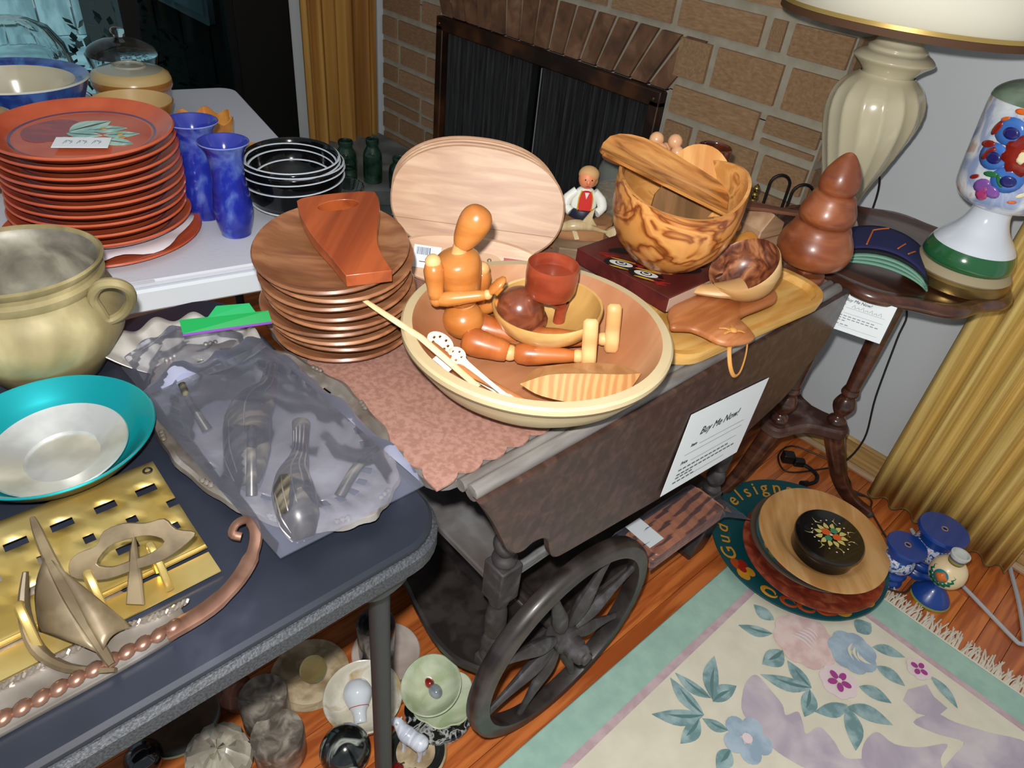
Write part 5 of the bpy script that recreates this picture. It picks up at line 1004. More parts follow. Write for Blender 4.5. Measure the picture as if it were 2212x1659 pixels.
# sail and hull as curved sheets
def sail(nm, a, b_, c_, bul): 
    a, b_, c_ = Vector(a), Vector(b_), Vector(c_)
    def fn(u, v): p = a.lerp(b_, u); q = p.lerp(c_, v); return tuple(q + Vector((0, -.3, .9)) * bul * sin(pi * v) * (1 - .5 * abs(u - .5)))
    g = MB(); g.grid(10, 8, fn); g.build(nm, m_brz, rk, smooth=60, solid=.0022)
sail('boat_sail', (.045, .054, .056), (.130, .060, .020), (.115, .085, .012), .010)
sail('boat_sail', (.040, .050, .056), (.128, .056, .018), (.070, .026, .008), .012)
MB().tube(smoothpts([(.040, .034, .050), (.060, .022, .028), (.090, .020, .012), (.120, .034, .007), (.146, .062, .010)], 4), [.002 + .0032 * sin(pi * i / 16) for i in range(17)], 8, flat=1.6).build('boat_hull', m_brz, rk)

# silver tray with rope and beaded edges
m_sil = NM('tarnished_silver', [(.2, (128, 118, 108)), (.6, (156, 148, 140)), (.9, (186, 182, 178))], (2, 2, 2), 8, 4, .4, .28, .65)
m_cop = NM('copper_rim', [(.3, (132, 96, 80)), (.7, (166, 128, 110))], (2, 2, 2), 10, 3, .3, .3, .8)
stv = thing('silver_tray', 'long silver tray with roped and beaded copper-toned rim at the front', 'tray', (-.424, -.05, BZ + .0005))
prf = [(-.040, .0045), (-.034, .0085), (-.030, .0095), (-.026, .0075), (-.012, .0075), (-.006, .0095), (0, .012), (.004, .008), (.006, .001)]
ys = [-.34 + .02 * i for i in range(24)]
def bend(y): 
    t = max(0, (y - .10)); return -t * t * 7
b = MB(); vs = []; nP = len(prf)
for y in ys:
    sc_ = max(.15, 1 - max(0, (y - .06)) * 7.0)
    vs += [(bend(y) + px * sc_, y, pz * (1 if y < .1 else 1)) for px, pz in prf]
b.add(vs, [(i * nP + j, i * nP + j + 1, (i + 1) * nP + j + 1, (i + 1) * nP + j) for i in range(len(ys) - 1) for j in range(nP - 1)]); b.build('tray_rim', m_sil, stv, smooth=50, solid=.0014)
MB().tube(smoothpts([(0, .10, .009), (-.002, .138, .010), (-.012, .170, .014), (-.030, .194, .018), (-.046, .206, .026), (-.060, .206, .030), (-.066, .196, .026), (-.060, .188, .022), (-.053, .194, .020)], 4), [.0095] * 6 + [.0085] * 6 + [.0065] * 8 + [.0045] * 13, 10, flat=.5).build('scroll_handle', m_cop, stv)
bd_me = None
for i in range(36):
    y = -.34 + .0128 * i
    if bd_me is None: o = MB().ell((0, 0, 0), (.0066, .0082, .0046), 12).build('bead', m_cop, stv); bd_me = o.data
    else: o = bpy.data.objects.new('bead', bd_me); C.objects.link(o); o.parent = stv
    o.location = (bend(y) - .001, y, .0115)
    o.rotation_euler = (0, 0, .5)
ro = MB(); 
for k in range(2): ro.tube([(bend(y) * .9 - .030 * max(.2, 1 - max(0, y - .06) * 7) + .0016 * cos(y * 700 + k * pi), y, .0108 + .0016 * sin(y * 700 + k * pi)) for y in [-.34 + .002 * i for i in range(235)]], .0017, 5)
ro.build('rope_edge', m_sil, stv)
MB().prism([(-.16, -.34), (-.048, -.34), (-.048, .10), (-.16, .04)], .0005, .0016).build('tray_floor', m_sil, stv, smooth=0)

# oval pierced silver tray
ov = thing('pierced_silver_tray', 'oval silver tray with scalloped and pierced rim under the plastic bag', 'tray', (-.622, .243, BZ), R_(5))
RX, RY = .196, .108; n = 132
prof = [(0, .003), (.62, .003), (.70, .006), (.745, .012), (.82, .0165), (.90, .017), (.955, .0205), (.99, .019), (1.0, .014), (.985, .012)]
vs = []; fs = []
for j, (r, z) in enumerate(prof):
    for i in range(n):
        a = 2 * pi * i / n; k = 1 + (.035 * abs(cos(6 * a)) ** .6 - .02 + .012 * cos(24 * a)) * max(0, (r - .8) / .2)
        vs.append((RX * r * k * cos(a), RY * r * k * sin(a), z + (.002 * cos(12 * a) if r > .94 else 0)))
for j in range(len(prof) - 1):
    for i in range(n):
        if j == 3 and i % 4 in (1, 2) : continue
        fs.append((j * n + i, j * n + (i + 1) % n, (j + 1) * n + (i + 1) % n, (j + 1) * n + i))
MB().add(vs, fs).build('tray_body', m_sil, ov, smooth=45, solid=.0016)
for i in range(12):
    a = 2 * pi * (i + .5) / 12; cx, cy = RX * .965 * cos(a), RY * .965 * sin(a)
    b = MB(); 
    for d in (-.006, 0, .006): b.ell((cx - sin(a) * d, cy + cos(a) * d, .0215), (.0035, .0035, .0028), 8)
    b.build('shell_boss', m_sil, ov)
# tarnished silver animals inside the bag
m_tar = NM('tarnished_figure', [(.2, (44, 42, 38)), (.5, (66, 62, 54)), (.85, (120, 112, 94))], (26, 6, 6), 3, 4, .5, .35, .35)
def horn(nm, lab, pts, rr, ridges=0):
    o = Vector(pts[0]); t = thing(nm, lab, 'figurine', o); q = smoothpts([Vector(p) - o for p in pts], 6); n = len(q); r_ = []
    for i in range(n):
        u = i / (n - 1) * (len(rr) - 1); k = min(int(u), len(rr) - 2); r_.append((rr[k] + (rr[k + 1] - rr[k]) * (u - k)))
    MB().tube(q, r_, 14).build('body', m_tar, t)
    if ridges:
        b = MB()
        for k in range(ridges):
            a = 2 * pi * k / ridges; b.tube([q[i] + Vector((0, cos(a) * r_[i] * 1.0, sin(a) * r_[i] * 1.0)) for i in range(2, n - 2)], .0009, 5)
        b.build('ribs', m_sil, t)
    return t
h1 = horn('silver_fish', 'ribbed silver fish figure in the plastic bag, nearest the table edge', [(-.436, .190, .752), (-.460, .196, .765), (-.500, .212, .768), (-.535, .238, .762), (-.575, .262, .768)], [.009, .020, .022, .014, .008, .010], 12)
h2 = horn('silver_bird', 'dark tarnished silver bird figure under the plastic bag', [(-.535, .180, .748), (-.580, .200, .764), (-.625, .225, .766), (-.660, .262, .762), (-.700, .290, .768)], [.010, .024, .026, .022, .010, .006], 8)
horn('silver_prong', 'thin silver pronged piece left of the bird in the bag', [(-.520, .175, .750), (-.545, .190, .775), (-.575, .206, .790)], [.006, .005, .004])
horn('silver_twig', 'thin tarnished twig-shaped piece right of the fish in the bag', [(-.465, .245, .752), (-.478, .275, .768), (-.482, .305, .776)], [.006, .005, .003])
horn('silver_claw', 'short silver claw-like piece near the back of the bag', [(-.640, .180, .752), (-.668, .176, .776), (-.692, .178, .786)], [.006, .004, .004])
# plastic bags
m_bag = bpy.data.materials.new('clear_polythene'); m_bag.use_nodes = True
nt = m_bag.node_tree; nt.nodes.clear(); _N = nt.nodes.new
_o = _N('ShaderNodeOutputMaterial'); _mx = _N('ShaderNodeMixShader'); _tr = _N('ShaderNodeBsdfTransparent'); _pr = _N('ShaderNodeBsdfPrincipled'); _fr = _N('ShaderNodeFresnel'); _ad = _N('ShaderNodeMath')
_tr.inputs[0].default_value = (.95, .96, 1, 1); _pr.inputs['Base Color'].default_value = lin((196, 200, 222)); _pr.inputs['Roughness'].default_value = .10; _pr.inputs['Specular IOR Level'].default_value = 1.0
_fr.inputs['IOR'].default_value = 1.35; _ad.operation = 'MULTIPLY_ADD'; _ad.inputs[1].default_value = 1.0; _ad.inputs[2].default_value = .05
nt.links.new(_fr.outputs[0], _ad.inputs[0]); nt.links.new(_ad.outputs[0], _mx.inputs[0]); nt.links.new(_tr.outputs[0], _mx.inputs[1]); nt.links.new(_pr.outputs[0], _mx.inputs[2]); nt.links.new(_mx.outputs[0], _o.inputs[0])
def bag(name, label, corners, zb, hfun, parent=None, n=28, mat=None, th=0):
    p0, p1, p2, p3 = [Vector(c_) for c_ in corners]; o = (p0 + p1 + p2 + p3) / 4
    t = thing(name, label, 'plastic bag', (o.x, o.y, zb))
    def fn(u, v):
        q = (p0.lerp(p1, u)).lerp(p3.lerp(p2, u), v); return (q.x - o.x, q.y - o.y, hfun(u, v))
    g = MB(); g.grid(n, n, fn); g.build('top_film', mat or m_bag, t, smooth=24)
    g = MB(); g.grid(8, 8, lambda u, v: (fn(u, v)[0], fn(u, v)[1], .0005)); g.build('bottom_film', mat or m_bag, t, smooth=24)
    return t
random.seed(33); cre = [(random.uniform(0, 2 * pi), random.uniform(5, 16), random.uniform(.002, .0055), random.uniform(0, 6)) for _ in range(9)]
def wr(u, v): return sum(a * (1 - abs(sin(f * (u * cos(d) + v * sin(d)) + p))) for d, f, a, p in cre)
bg1 = bag('plastic_bag', 'clear plastic bag of tarnished silver animals lying on the oval tray', [(-.735, .140), (-.428, .160), (-.425, .325), (-.762, .305)], .7515, lambda u, v: .002 + .034 * (sin(pi * u) * sin(pi * v)) ** .45 + wr(u, v) if 0 < u < 1 and 0 < v < 1 else .002, n=44)
for (a, b_, c_) in () and (((.03, -.07, .006), (.08, -.03, .030), (.15, .02, .016)), ((-.12, .03, .030), (-.02, .0, .044), (.02, -.01, .044))):
    MB().tube(smoothpts([a, b_, c_], 6), .0006, 5).build('bright_crease', M('bag_crease', (232, 234, 248), .2, alpha=.75), bg1)
sh_ = thing('silver_shell_dish', 'fluted silver shell dish inside a zip bag behind the tray', 'dish', (-.770, .205, BZ + .003), rot=(0, 0, R_(150)))
def shf(u, v):
    a = (u - .5) * R_(165); r = .012 + .088 * v; fl_ = cos(a * 13) * .0045 * v
    return (r * cos(a) * (1 + .03 * cos(a * 13) * v), r * sin(a) * 1.0, .004 + .030 * v ** 2.2 + fl_)
g = MB(); g.grid(120, 14, shf); g.build('fluted_shell', NM('bright_silver', [(.2, (176, 170, 162)), (.8, (206, 202, 196))], (2, 2, 2), 8, 4, .4, .3, .5), sh_, smooth=60, solid=.0014)
MB().ell((0, 0, .006), (.014, .02, .005), 14).build('hinge_boss', m_sil, sh_)
zb_ = bag('zip_bag', 'zip-top plastic bag with a green seal around the shell dish', [(-.845, .150), (-.725, .155), (-.745, .310), (-.870, .285)], BZ + .0006, lambda u, v: .003 + .040 * (sin(pi * u) * sin(pi * v)) ** .6 + wr(u, v) * .7 if 0 < u < 1 and 0 < v < 1 else .002, n=30)
ox, oy = (-.845 - .725 - .745 - .870) / 4, (.150 + .155 + .310 + .285) / 4
def zs(nm, pts, col): MB().add([(x - ox, y - oy, z - BZ) for x, y, z in pts], [(0, 1, 2, 3)]).build(nm, M(nm + '_plastic', col, .4), zb_, smooth=0, solid=.0008)
zs('green_seal', [(-.783, .216, .790), (-.752, .318, .790), (-.763, .320, .800), (-.800, .220, .800)], (0, 140, 66))
zs('green_seal_flap', [(-.787, .250, .800), (-.768, .305, .800), (-.780, .303, .808), (-.795, .266, .808)], (20, 150, 84))
zs('violet_line', [(-.780, .215, .7885), (-.749, .317, .7885), (-.752, .318, .790), (-.783, .216, .790)], (120, 70, 160))
# ================================================================ on the round side table
SZ = .7160
m_cer = M('cream_glaze_lamp', (206, 196, 166), .22, coat=.5)
la = thing('table_lamp', 'cream ceramic table lamp with spiral fluted body and white shade', 'lamp', (-.575, 1.550, SZ))
bpf = smprof([(0, 0), (.060, 0), (.064, .006), (.058, .020), (.046, .036), (.042, .060), (.050, .10), (.068, .15), (.084, .20), (.093, .245), (.090, .280), (.074, .305), (.056, .318), (.052, .322)], 4)
def spiral(a, r, z):
    k = max(0, min(1, (z - .03) / .05)) * max(0, min(1, (.318 - z) / .03)); return (r * (1 - .06 * k * abs(sin(7.5 * (a + 2.2 * z))) ** .6 + .01 * k), z)
b = MB(); b.lathe(bpf, 150, fun=spiral); b.build('fluted_body', m_cer, la, smooth=70)
MB().lathe(smprof([(.050, .318), (.050, .326), (.062, .338), (.0745, .347), (.0750, .352), (.066, .360), (.055, .364), (.0545, .370), (.046, .376), (.042, .384), (.036, .395), (.024, .403), (.014, .405), (0, .406)], 3), 60).build('cap', m_cer, la, smooth=50)
MB().lathe([(.012, .404), (.012, .414), (.007, .416), (.007, .47), (.014, .475), (.014, .53), (0, .53)], 20).build('socket', m_brass, la)
m_shade = M('shade_fabric', (228, 224, 206), .8, sss=0)
MB().lathe([(.235, .425), (.228, .48), (.214, .56), (.198, .64), (.182, .70)], 80).build('shade', m_shade, la, smooth=60, solid=.002)
MB().lathe([(.2335, .424), (.237, .424), (.2365, .431), (.2335, .431)], 80).build('gold_braid', M('gold_braid', (190, 160, 92), .4, .5), la)
MB().lathe([(.2340, .412), (.2372, .412), (.2372, .4235), (.2340, .4235)], 80).build('brown_trim', M('brown_trim', (84, 54, 30), .7), la)
MB().lathe([(.2325, .425), (.2255, .48), (.2115, .56), (.1955, .64), (.1795, .70)], 80).build('shade_lining', M('shade_lining', (120, 84, 50), .8), la, smooth=60)
h = MB(); h.tube([(-.012, 0, .47), (-.05, 0, .53), (-.05, 0, .62), (0, 0, .68), (.05, 0, .62), (.05, 0, .53), (.012, 0, .47)], .0016, 6); h.build('harp', m_brass, la)
MB().ell((0, 0, .575), (.03, .03, .045), 18).build('bulb', M('bulb_glass', (236, 234, 226), .3), la)

lp_ = thing('painted_table_lamp', 'porcelain lamp base painted with big blue and red flowers on a brass foot', 'lamp', (-.290, 1.540, SZ))
m_por = NM('painted_porcelain', [(.28, (150, 166, 206)), (.45, (206, 214, 228)), (.62, (226, 228, 230)), (.78, (206, 176, 170))], (1, 1, .7), 22, 5, .8, .14, coat=.7)
m_porw = M('white_porcelain', (220, 226, 236), .14, coat=.6); m_grn = M('green_band_glaze', (38, 98, 56), .16, coat=.6); m_gsm = NM('green_smoke', [(.3, (44, 84, 52)), (.7, (128, 146, 128))], (1, 1, 2), 8, 4, .5, .18, coat=.5)
MB().lathe([(0, 0), (.088, 0), (.092, .004), (.092, .022), (.088, .026), (0, .026)], 64).build('brass_foot', M('worn_brass', (150, 122, 72), .3, .9), lp_)
MB().lathe([(.087, .026), (.090, .030), (.084, .040), (.080, .044), (0, .044)], 64).build('stone_collar', M('stone_collar', (164, 150, 120), .6), lp_)
MB().lathe(smprof([(.078, .044), (.082, .052), (.080, .066), (.074, .080)], 3), 64).build('green_band', m_grn, lp_)
MB().lathe(smprof([(.074, .080), (.066, .092), (.048, .112), (.037, .134), (.034, .150), (.036, .160)], 4), 64).build('white_stem', m_porw, lp_)
body = smprof([(.036, .156), (.060, .163), (.077, .178), (.083, .20), (.087, .25), (.0905, .30), (.092, .332), (.088, .350), (.070, .364), (.046, .372), (.032, .376)], 5)
MB().lathe(body, 72).build('painted_body', m_por, lp_, smooth=60)
MB().lathe([(r + .0006, z) for r, z in body if z > .338] + [(.031, .380), (.031, .396), (.034, .402), (.034, .410), (.029, .412), (0, .412)], 64).build('green_shoulder', m_gsm, lp_, smooth=60)
AC = math.atan2(-1.54, .29)         # side that faces the room
def onbody(nm, poly, mat, lift=.0008, tilt=0, parent=lp_):
    vs = []
    cx = sum(p[0] for p in poly) / len(poly); cy = sum(p[1] for p in poly) / len(poly)
    ring = [(cx, cy)] + list(poly)
    for (u, z) in ring:
        r = interp(body, z) + lift; a = AC + u / .086; vs.append((r * cos(a), r * sin(a), z))
    mid = [((a_[0] + cx) / 2, (a_[1] + cy) / 2) for a_ in poly]; n = len(poly)
    for (u, z) in mid:
        r = interp(body, z) + lift; a = AC + u / .086; vs.append((r * cos(a), r * sin(a), z))
    fs = [(0, 1 + n + i, 1 + n + (i + 1) % n) for i in range(n)] + [(1 + n + i, 1 + i, 1 + (i + 1) % n, 1 + n + (i + 1) % n) for i in range(n)]
    return MB().add(vs, fs).build(nm, mat, parent, smooth=60, solid=.0004)
def blob(cx, cy, rx, ry, n=18, w=.0, k=6, rot_=0): return [(cx + (rx * cos(a) * cos(rot_) - ry * sin(a) * sin(rot_)) * (1 + w * cos(k * a)), cy + (rx * cos(a) * sin(rot_) + ry * sin(a) * cos(rot_)) * (1 + w * cos(k * a))) for a in [2 * pi * i / n for i in range(n)]]
pbl = M('paint_sky_blue', (64, 116, 196), .2, coat=.5); pdk = M('paint_deep_blue', (34, 38, 110), .2, coat=.5); prd = M('paint_brick_red', (140, 36, 26), .2, coat=.5); por = M('paint_orange', (222, 104, 26), .2, coat=.5); pwh = M('paint_cream', (240, 226, 186), .2, coat=.5); ppl = M('paint_violet', (130, 84, 164), .2, coat=.5); pmg = M('paint_magenta', (176, 62, 118), .2, coat=.5); pgr = M('paint_leaf_green', (40, 112, 66), .2, coat=.5)
FU, FV = .006, .272
for i in range(6):
    a = 2 * pi * i / 6 + .35; x, z = FU + .050 * cos(a), FV + .046 * sin(a)
    p = onbody('blue_petal', blob(x, z, .026, .023), pbl, .0007); onbody('petal_heart', blob(x + .003, z - .002, .013, .010, 14), pdk, .0013, parent=lp_)
onbody('red_bloom', blob(FU, FV, .034, .033, 28, .10, 9), prd, .0018); onbody('orange_bloom', blob(FU + .012, FV + .006, .020, .020, 24, .16, 8), por, .0024); onbody('cream_eye', blob(FU - .004, FV - .004, .007, .011, 16, .1, 5), pwh, .0030)
for (x, z, rx, ry, r_, m__) in ((-.055, .30, .014, .006, 1.2, prd), (-.058, .272, .014, .006, .3, prd), (-.050, .258, .016, .006, 1.0, prd), (.066, .235, .013, .006, .8, prd), (-.03, .228, .013, .005, .2, pgr), (-.012, .222, .012, .005, -.9, pgr), (-.036, .205, .016, .012, .5, ppl), (-.016, .200, .015, .010, -.3, ppl), (-.030, .192, .012, .013, 0, pmg), (-.056, .214, .010, .004, .5, prd), (.03, .207, .010, .004, .6, pwh), (.022, .192, .008, .003, .2, por), (.048, .20, .009, .0035, .7, por), (-.03, .335, .010, .005, .1, por), (.012, .338, .010, .005, -.3, por), (-.012, .328, .012, .006, .2, pwh), (-.048, .318, .008, .003, .5, por)):
    onbody('brush_petal', blob(x, z, rx, ry, 12, 0, 6, r_), m__, .0010)

# folded cloths on the side table
m_nv = M('navy_felt', (30, 32, 84), .8); m_gf = M('pale_green_felt', (122, 170, 148), .85); m_or = M('orange_piping', (214, 112, 38), .7); m_bkf = M('black_lining', (20, 22, 26), .85)
def arch(nm, lab, cat, c, L, W, h, z0, mat, dx=0):
    t = thing(nm, lab, cat, (c[0], c[1], z0), RZ - R_(22), group='folded felt pieces on the side table' if 'green' in nm else None)
    g = MB(); g.grid(20, 8, lambda u, v: ((u - .5) * L + dx, (v - .5) * W, h * (1 - (2 * u - 1) ** 2) ** .8 + .002)); g.build('felt', mat, t, smooth=60, solid=.003); return t
cc = (-.405, 1.435)
for i, nm in enumerate(('lowest', 'middle', 'top')):
    arch('green_felt_piece', nm + ' of the pale green felt pieces under the navy cap', 'felt piece', cc, .185 - .006 * i, .10, .024 + .004 * i, SZ + .0040 * i + .001, m_gf)
nvc = arch('navy_felt_cap', 'navy blue felt cap with orange lines on the side table', 'cap', (cc[0] - .012, cc[1] + .018), .176, .125, .036, SZ + .019, m_nv)
arch('black_felt_piece', 'black felt lining piece just under the navy cap', 'felt piece', (cc[0] - .004, cc[1] + .006), .180, .11, .034, SZ + .0145, m_bkf)
for (u0, v0, u1, v1) in ((.3, .1, .34, .75), (.34, .75, .5, .95), (.62, .2, .70, .55), (.74, .2, .82, .5)):
    def P(u, v): return ((u - .5) * .176, (v - .5) * .125, .036 * (1 - (2 * u - 1) ** 2) ** .8 + .0042)
    MB().tube([P(u0 + (u1 - u0) * i / 6, v0 + (v1 - v0) * i / 6) for i in range(7)], .0016, 6).build('orange_line', m_or, nvc)

def sign(nm, lab, corner, ux, uy, W, H, loc, lines):
    t = thing(nm, lab, 'paper sign', loc)
    ux, uy = Vector(ux).normalized(), Vector(uy).normalized(); nrm = ux.cross(uy).normalized(); uy = nrm.cross(ux)
    M4 = Matrix((( ux.x, uy.x, nrm.x, 0), (ux.y, uy.y, nrm.y, 0), (ux.z, uy.z, nrm.z, 0), (0, 0, 0, 1)))
    t.rotation_euler = M4.to_euler()
    MB().box((W / 2, -H / 2, 0), (W, H, .0006)).build('sheet', M('copier_paper', (232, 238, 242), .7), t, smooth=0)
    for (tx, x, y, s, sh) in lines: text('printed_text', tx, s, ink, t, (x, y, .0006), (0, 0, 0), sh)
    return t
gl_ = M('print_grey', (136, 140, 148), .7)
ca = sign('price_card', 'white printed card hanging from the edge of the round side table', None, (.098, .031, 0), (.002, .10, 1), .104, .078, (-.413, 1.300, .706), [('Buy Me Now!', .016, -.016, .0085, .25), ('Item', .010, -.025, .0055, 0), ('Price', .008, -.036, .0055, 0)])
for (y, a, b_) in ((-.046, .006, .082), (-.051, .006, .086), (-.056, .006, .030), (-.064, .006, .040)):
    x = a
    while x < b_: MB().box((x + .004, y, .0006), (.006, .0016, .0002)).build('print_line', gl_, ca, smooth=0); x += .0085
for y in (-.029, -.040, -.068): MB().box((.058, y, .0006), (.072, .0004, .0002)).build('ruled_line', gl_, ca, smooth=0)
random.seed(3)
for i in range(7): MB().tube([(.032 + i * .008, -.026, .0006), (.036 + i * .008, -.020 - .003 * (i % 2), .0007), (.038 + i * .008, -.027, .0006)], .0004, 4).build('pen_stroke', gl_, ca)
# sign hung on the leaf of the cart
bs = sign('paper_sign', 'white Buy Me Now paper taped to the hanging leaf of the cart', None, (0, 1, -.130), (-.02, .1, 1), .250, .168, (-.390, .813, .642), [('Buy Me Now!', .055, -.058, .022, .25), ('Item', .040, -.078, .010, .2), ('Price', .028, -.112, .010, .2)])
for y, a, b_ in ((-.124, .028, .185), (-.134, .028, .205), (-.141, .028, .07), (-.150, .024, .085)):
    x = a
    while x < b_: MB().box((x + .006, y, .0006), (.010, .0030, .0002)).build('print_line', M('print_dark', (90, 94, 100), .7), bs, smooth=0); x += .0135
for y, a, b_ in ((-.080, .068, .215), (-.092, .03, .215), (-.113, .06, .21), (-.151, .09, .19)): MB().box(((a + b_) / 2, y, .0006), (b_ - a, .0007, .0002)).build('ruled_line', gl_, bs, smooth=0)

# ================================================================ on the floor by the rug
m_teal = M('teal_paint', (16, 72, 78), .3, coat=.3); och = M('ochre_paint', (198, 138, 40), .4); rus = M('rust_paint', (166, 70, 32), .4); mrd = M('deep_red_paint', (150, 34, 24), .4)
FZ = .0185
tp2 = thing('painted_plate', 'large teal wooden plate with ochre lettering and red flowers, bottom of the floor stack', 'plate', (-.283, 1.366, FZ), rot=(Matrix.Rotation(RZ, 3, 'Z') @ Matrix.Rotation(R_(1.5), 3, 'X')).to_euler())
MB().lathe([(0, 0), (.13, 0), (.17, .008), (.205, .018), (.2125, .021), (.2115, .024), (.204, .0235), (.166, .0140), (.13, .007), (0, .007)], 96).build('plate_body', m_teal, tp2, smooth=50)
def rimz(r): return .0235 - (.204 - r) / .038 * .0095 + .0006 if r < .204 else .0242
slope = math.atan2(.0095, .038)
txt = 'Gud Velsigna'; a = R_(204); 
for ch_ in txt:
    adv = {'G': .047, 'V': .047, 'l': .021, 'i': .019, ' ': .026}.get(ch_, .036)
    if ch_ != ' ':
        aa = a - adv / 2 / .186; r = .170; x, y = r * cos(aa), r * sin(aa)
        o = text('painted_letter', ch_, .056 if ch_.isupper() else .050, och, tp2, (0, 0, 0), align='CENTER', offset=.0004)
        o.matrix_local = Matrix.Translation((x, y, rimz(r) + .0012)) @ Matrix.Rotation(aa - pi / 2, 4, 'Z') @ Matrix.Rotation(slope, 4, 'X')
    a -= adv / .186
def onrim(nm, r, ang, poly, mat, lift=.0008):
    b = MB(); vs = []
    for (u, v) in poly:
        rr = r + v; aa = ang + u / r; vs.append((rr * cos(aa), rr * sin(aa), rimz(rr) + lift))
    n = len(vs); b.add(vs, [tuple(range(n))]); return b.build(nm, mat, tp2, smooth=0, solid=.0005)
for (ad, k) in ((212, 0), (283, 0), (305, 1)):
    A = R_(ad)
    for (du, dv, s, m__) in ((-.012, .004, .013, rus), (.010, .008, .013, och), (.010, -.010, .012, och), (-.010, -.010, .010, mrd), (0, 0, .009, mrd)):
        onrim('painted_petal', .183, A, blob(du * 1.3, dv * 1.3, s * 1.35, s * 1.05, 14), m__, .0008 + (.0006 if m__ is mrd else 0))
for ad in (236, 250, 262, 275):
    A = R_(ad)
    for (a0, a1, rr) in ((0, 4.2, .015), (2.5, 6.4, .011)):
        pts = [(rr * cos(t) * 1.2 + (0 if rr > .01 else .012), rr * sin(t) + (0 if rr > .01 else .006)) for t in [a0 + (a1 - a0) * i / 12 for i in range(13)]]
        MB().tube([((.183 + v) * cos(A + u / .183), (.183 + v) * sin(A + u / .183), rimz(.183 + v) + .0006) for u, v in pts], [.0012 + .0036 * sin(pi * i / 12) for i in range(13)], 6, flat=.3).build('painted_scroll', rus if ad % 4 else och, tp2)
for ad in (318, 326, 333): onrim('painted_dot', .186, R_(ad), blob(0, 0, .011, .008, 12), mrd)
m_rp = NM('red_brown_paint', [(.3, (110, 42, 28)), (.6, (140, 58, 36)), (.8, (160, 84, 56))], (1, 1, 1), 30, 4, .6, .35, coat=.3)
rp2 = thing('painted_plate', 'red-brown painted wooden plate second from the bottom of the floor stack', 'plate', (-.244, 1.352, FZ + .0105), rot=(Matrix.Rotation(RZ, 3, 'Z') @ Matrix.Rotation(R_(2.5), 3, 'X')).to_euler())
MB().lathe([(0, 0), (.10, 0), (.135, .012), (.160, .026), (.1655, .029), (.1645, .0315), (.158, .031), (.13, .018), (.10, .008), (0, .008)], 88).build('plate_body', m_rp, rp2, smooth=50)
gp2 = thing('painted_plate', 'blue-green painted plate with red flowers under the plain wooden plate', 'plate', (-.262, 1.372, FZ + .0205), rot=(Matrix.Rotation(RZ, 3, 'Z') @ Matrix.Rotation(R_(3), 3, 'X')).to_euler())
m_aq = M('dusty_aqua_paint', (76, 126, 130), .35, coat=.2)
MB().lathe([(0, 0), (.09, 0), (.118, .012), (.132, .024), (.143, .029), (.148, .032), (.147, .0345), (.140, .0335), (.131, .0285), (.114, .0165), (.09, .008), (0, .008)], 88, mats=[0] * 4 + [1] * 4 + [0] * 3).build('plate_body', [m_aq, M('brown_grey_rim', (84, 72, 62), .35, coat=.3)], gp2, smooth=50)
for (ad, m__, s) in ((178, mrd, .013), (192, och, .010), (205, M('olive_paint', (120, 116, 60), .4), .012), (222, mrd, .015), (233, rus, .012), (245, mrd, .012), (255, och, .009)):
    A = R_(ad); r = .112; decal('painted_blossom', blob(r * cos(A), r * sin(A), s, s * .75, 14, .1, 5, A), .0185, m__, gp2)
wp = thing('wooden_plate', 'plain pale wooden plate on top of the painted floor plates', 'plate', (-.246, 1.391, FZ + .034), rot=(Matrix.Rotation(RZ, 3, 'Z') @ Matrix.Rotation(R_(4), 3, 'X')).to_euler())
MB().lathe([(0, 0), (.085, 0), (.10, .006), (.12, .018), (.150, .0255), (.1535, .0275), (.1525, .030), (.147, .030), (.112, .0235), (.101, .0185), (.094, .0115), (.085, .0095), (0, .0095)], 96).build('plate_body', NM('turned_birch', [(.3, (184, 132, 76)), (.6, (202, 152, 94)), (.8, (214, 168, 112))], (18, 3, 6), 1.6, 5, .4, .42, coat=.15), wp, smooth=35)
bx2 = thing('lacquer_box', 'round black lacquer box with painted flower lid on the wooden plate', 'box', (-.232, 1.372, FZ + .0445), rot=(Matrix.Rotation(RZ, 3, 'Z') @ Matrix.Rotation(R_(4), 3, 'X')).to_euler())
m_lac = M('black_lacquer', (14, 13, 13), .25, coat=.4)
MB().lathe([(0, 0), (.070, 0), (.074, .003), (.075, .030), (.070, .034), (0, .034)], 64).build('box_body', m_lac, bx2, smooth=40)
lid = MB().lathe([(.074, .034), (.0785, .036), (.0800, .042), (.0795, .050), (.077, .0535), (.070, .055), (0, .0555)], 64).build('lid', m_lac, bx2, smooth=40)
random.seed(14); zl2 = .0562
py2 = M('lid_yellow', (206, 190, 112), .35); po2 = M('lid_orange', (214, 92, 42), .35); pg2 = M('lid_green', (58, 136, 96), .35); pw2 = M('lid_white', (224, 210, 190), .35)
def ld(nm, poly, mat, dz=0): MB().prism(poly, zl2 + dz, zl2 + dz + .0003).build(nm, mat, lid, smooth=0)
for i in range(12):
    a = 2 * pi * i / 12; ld('painted_petal', leafpoly(.020 * cos(a), .018 * sin(a), .040 * cos(a + .2), .036 * sin(a + .2), .0055, 6, .15), py2, .0001 * (i % 3))
for i in range(20):
    a = 2 * pi * i / 20; r = random.uniform(.042, .056); ld('painted_bud', oval(.0022, .0018, 8, r * cos(a), r * .9 * sin(a)), random.choice((pw2, po2, pw2, py2)), .0004)
    if i % 3 == 0: ld('painted_tendril', leafpoly(.040 * cos(a), .036 * sin(a), .062 * cos(a + .25), .056 * sin(a + .25), .0008, 6, .3), py2, .0003)
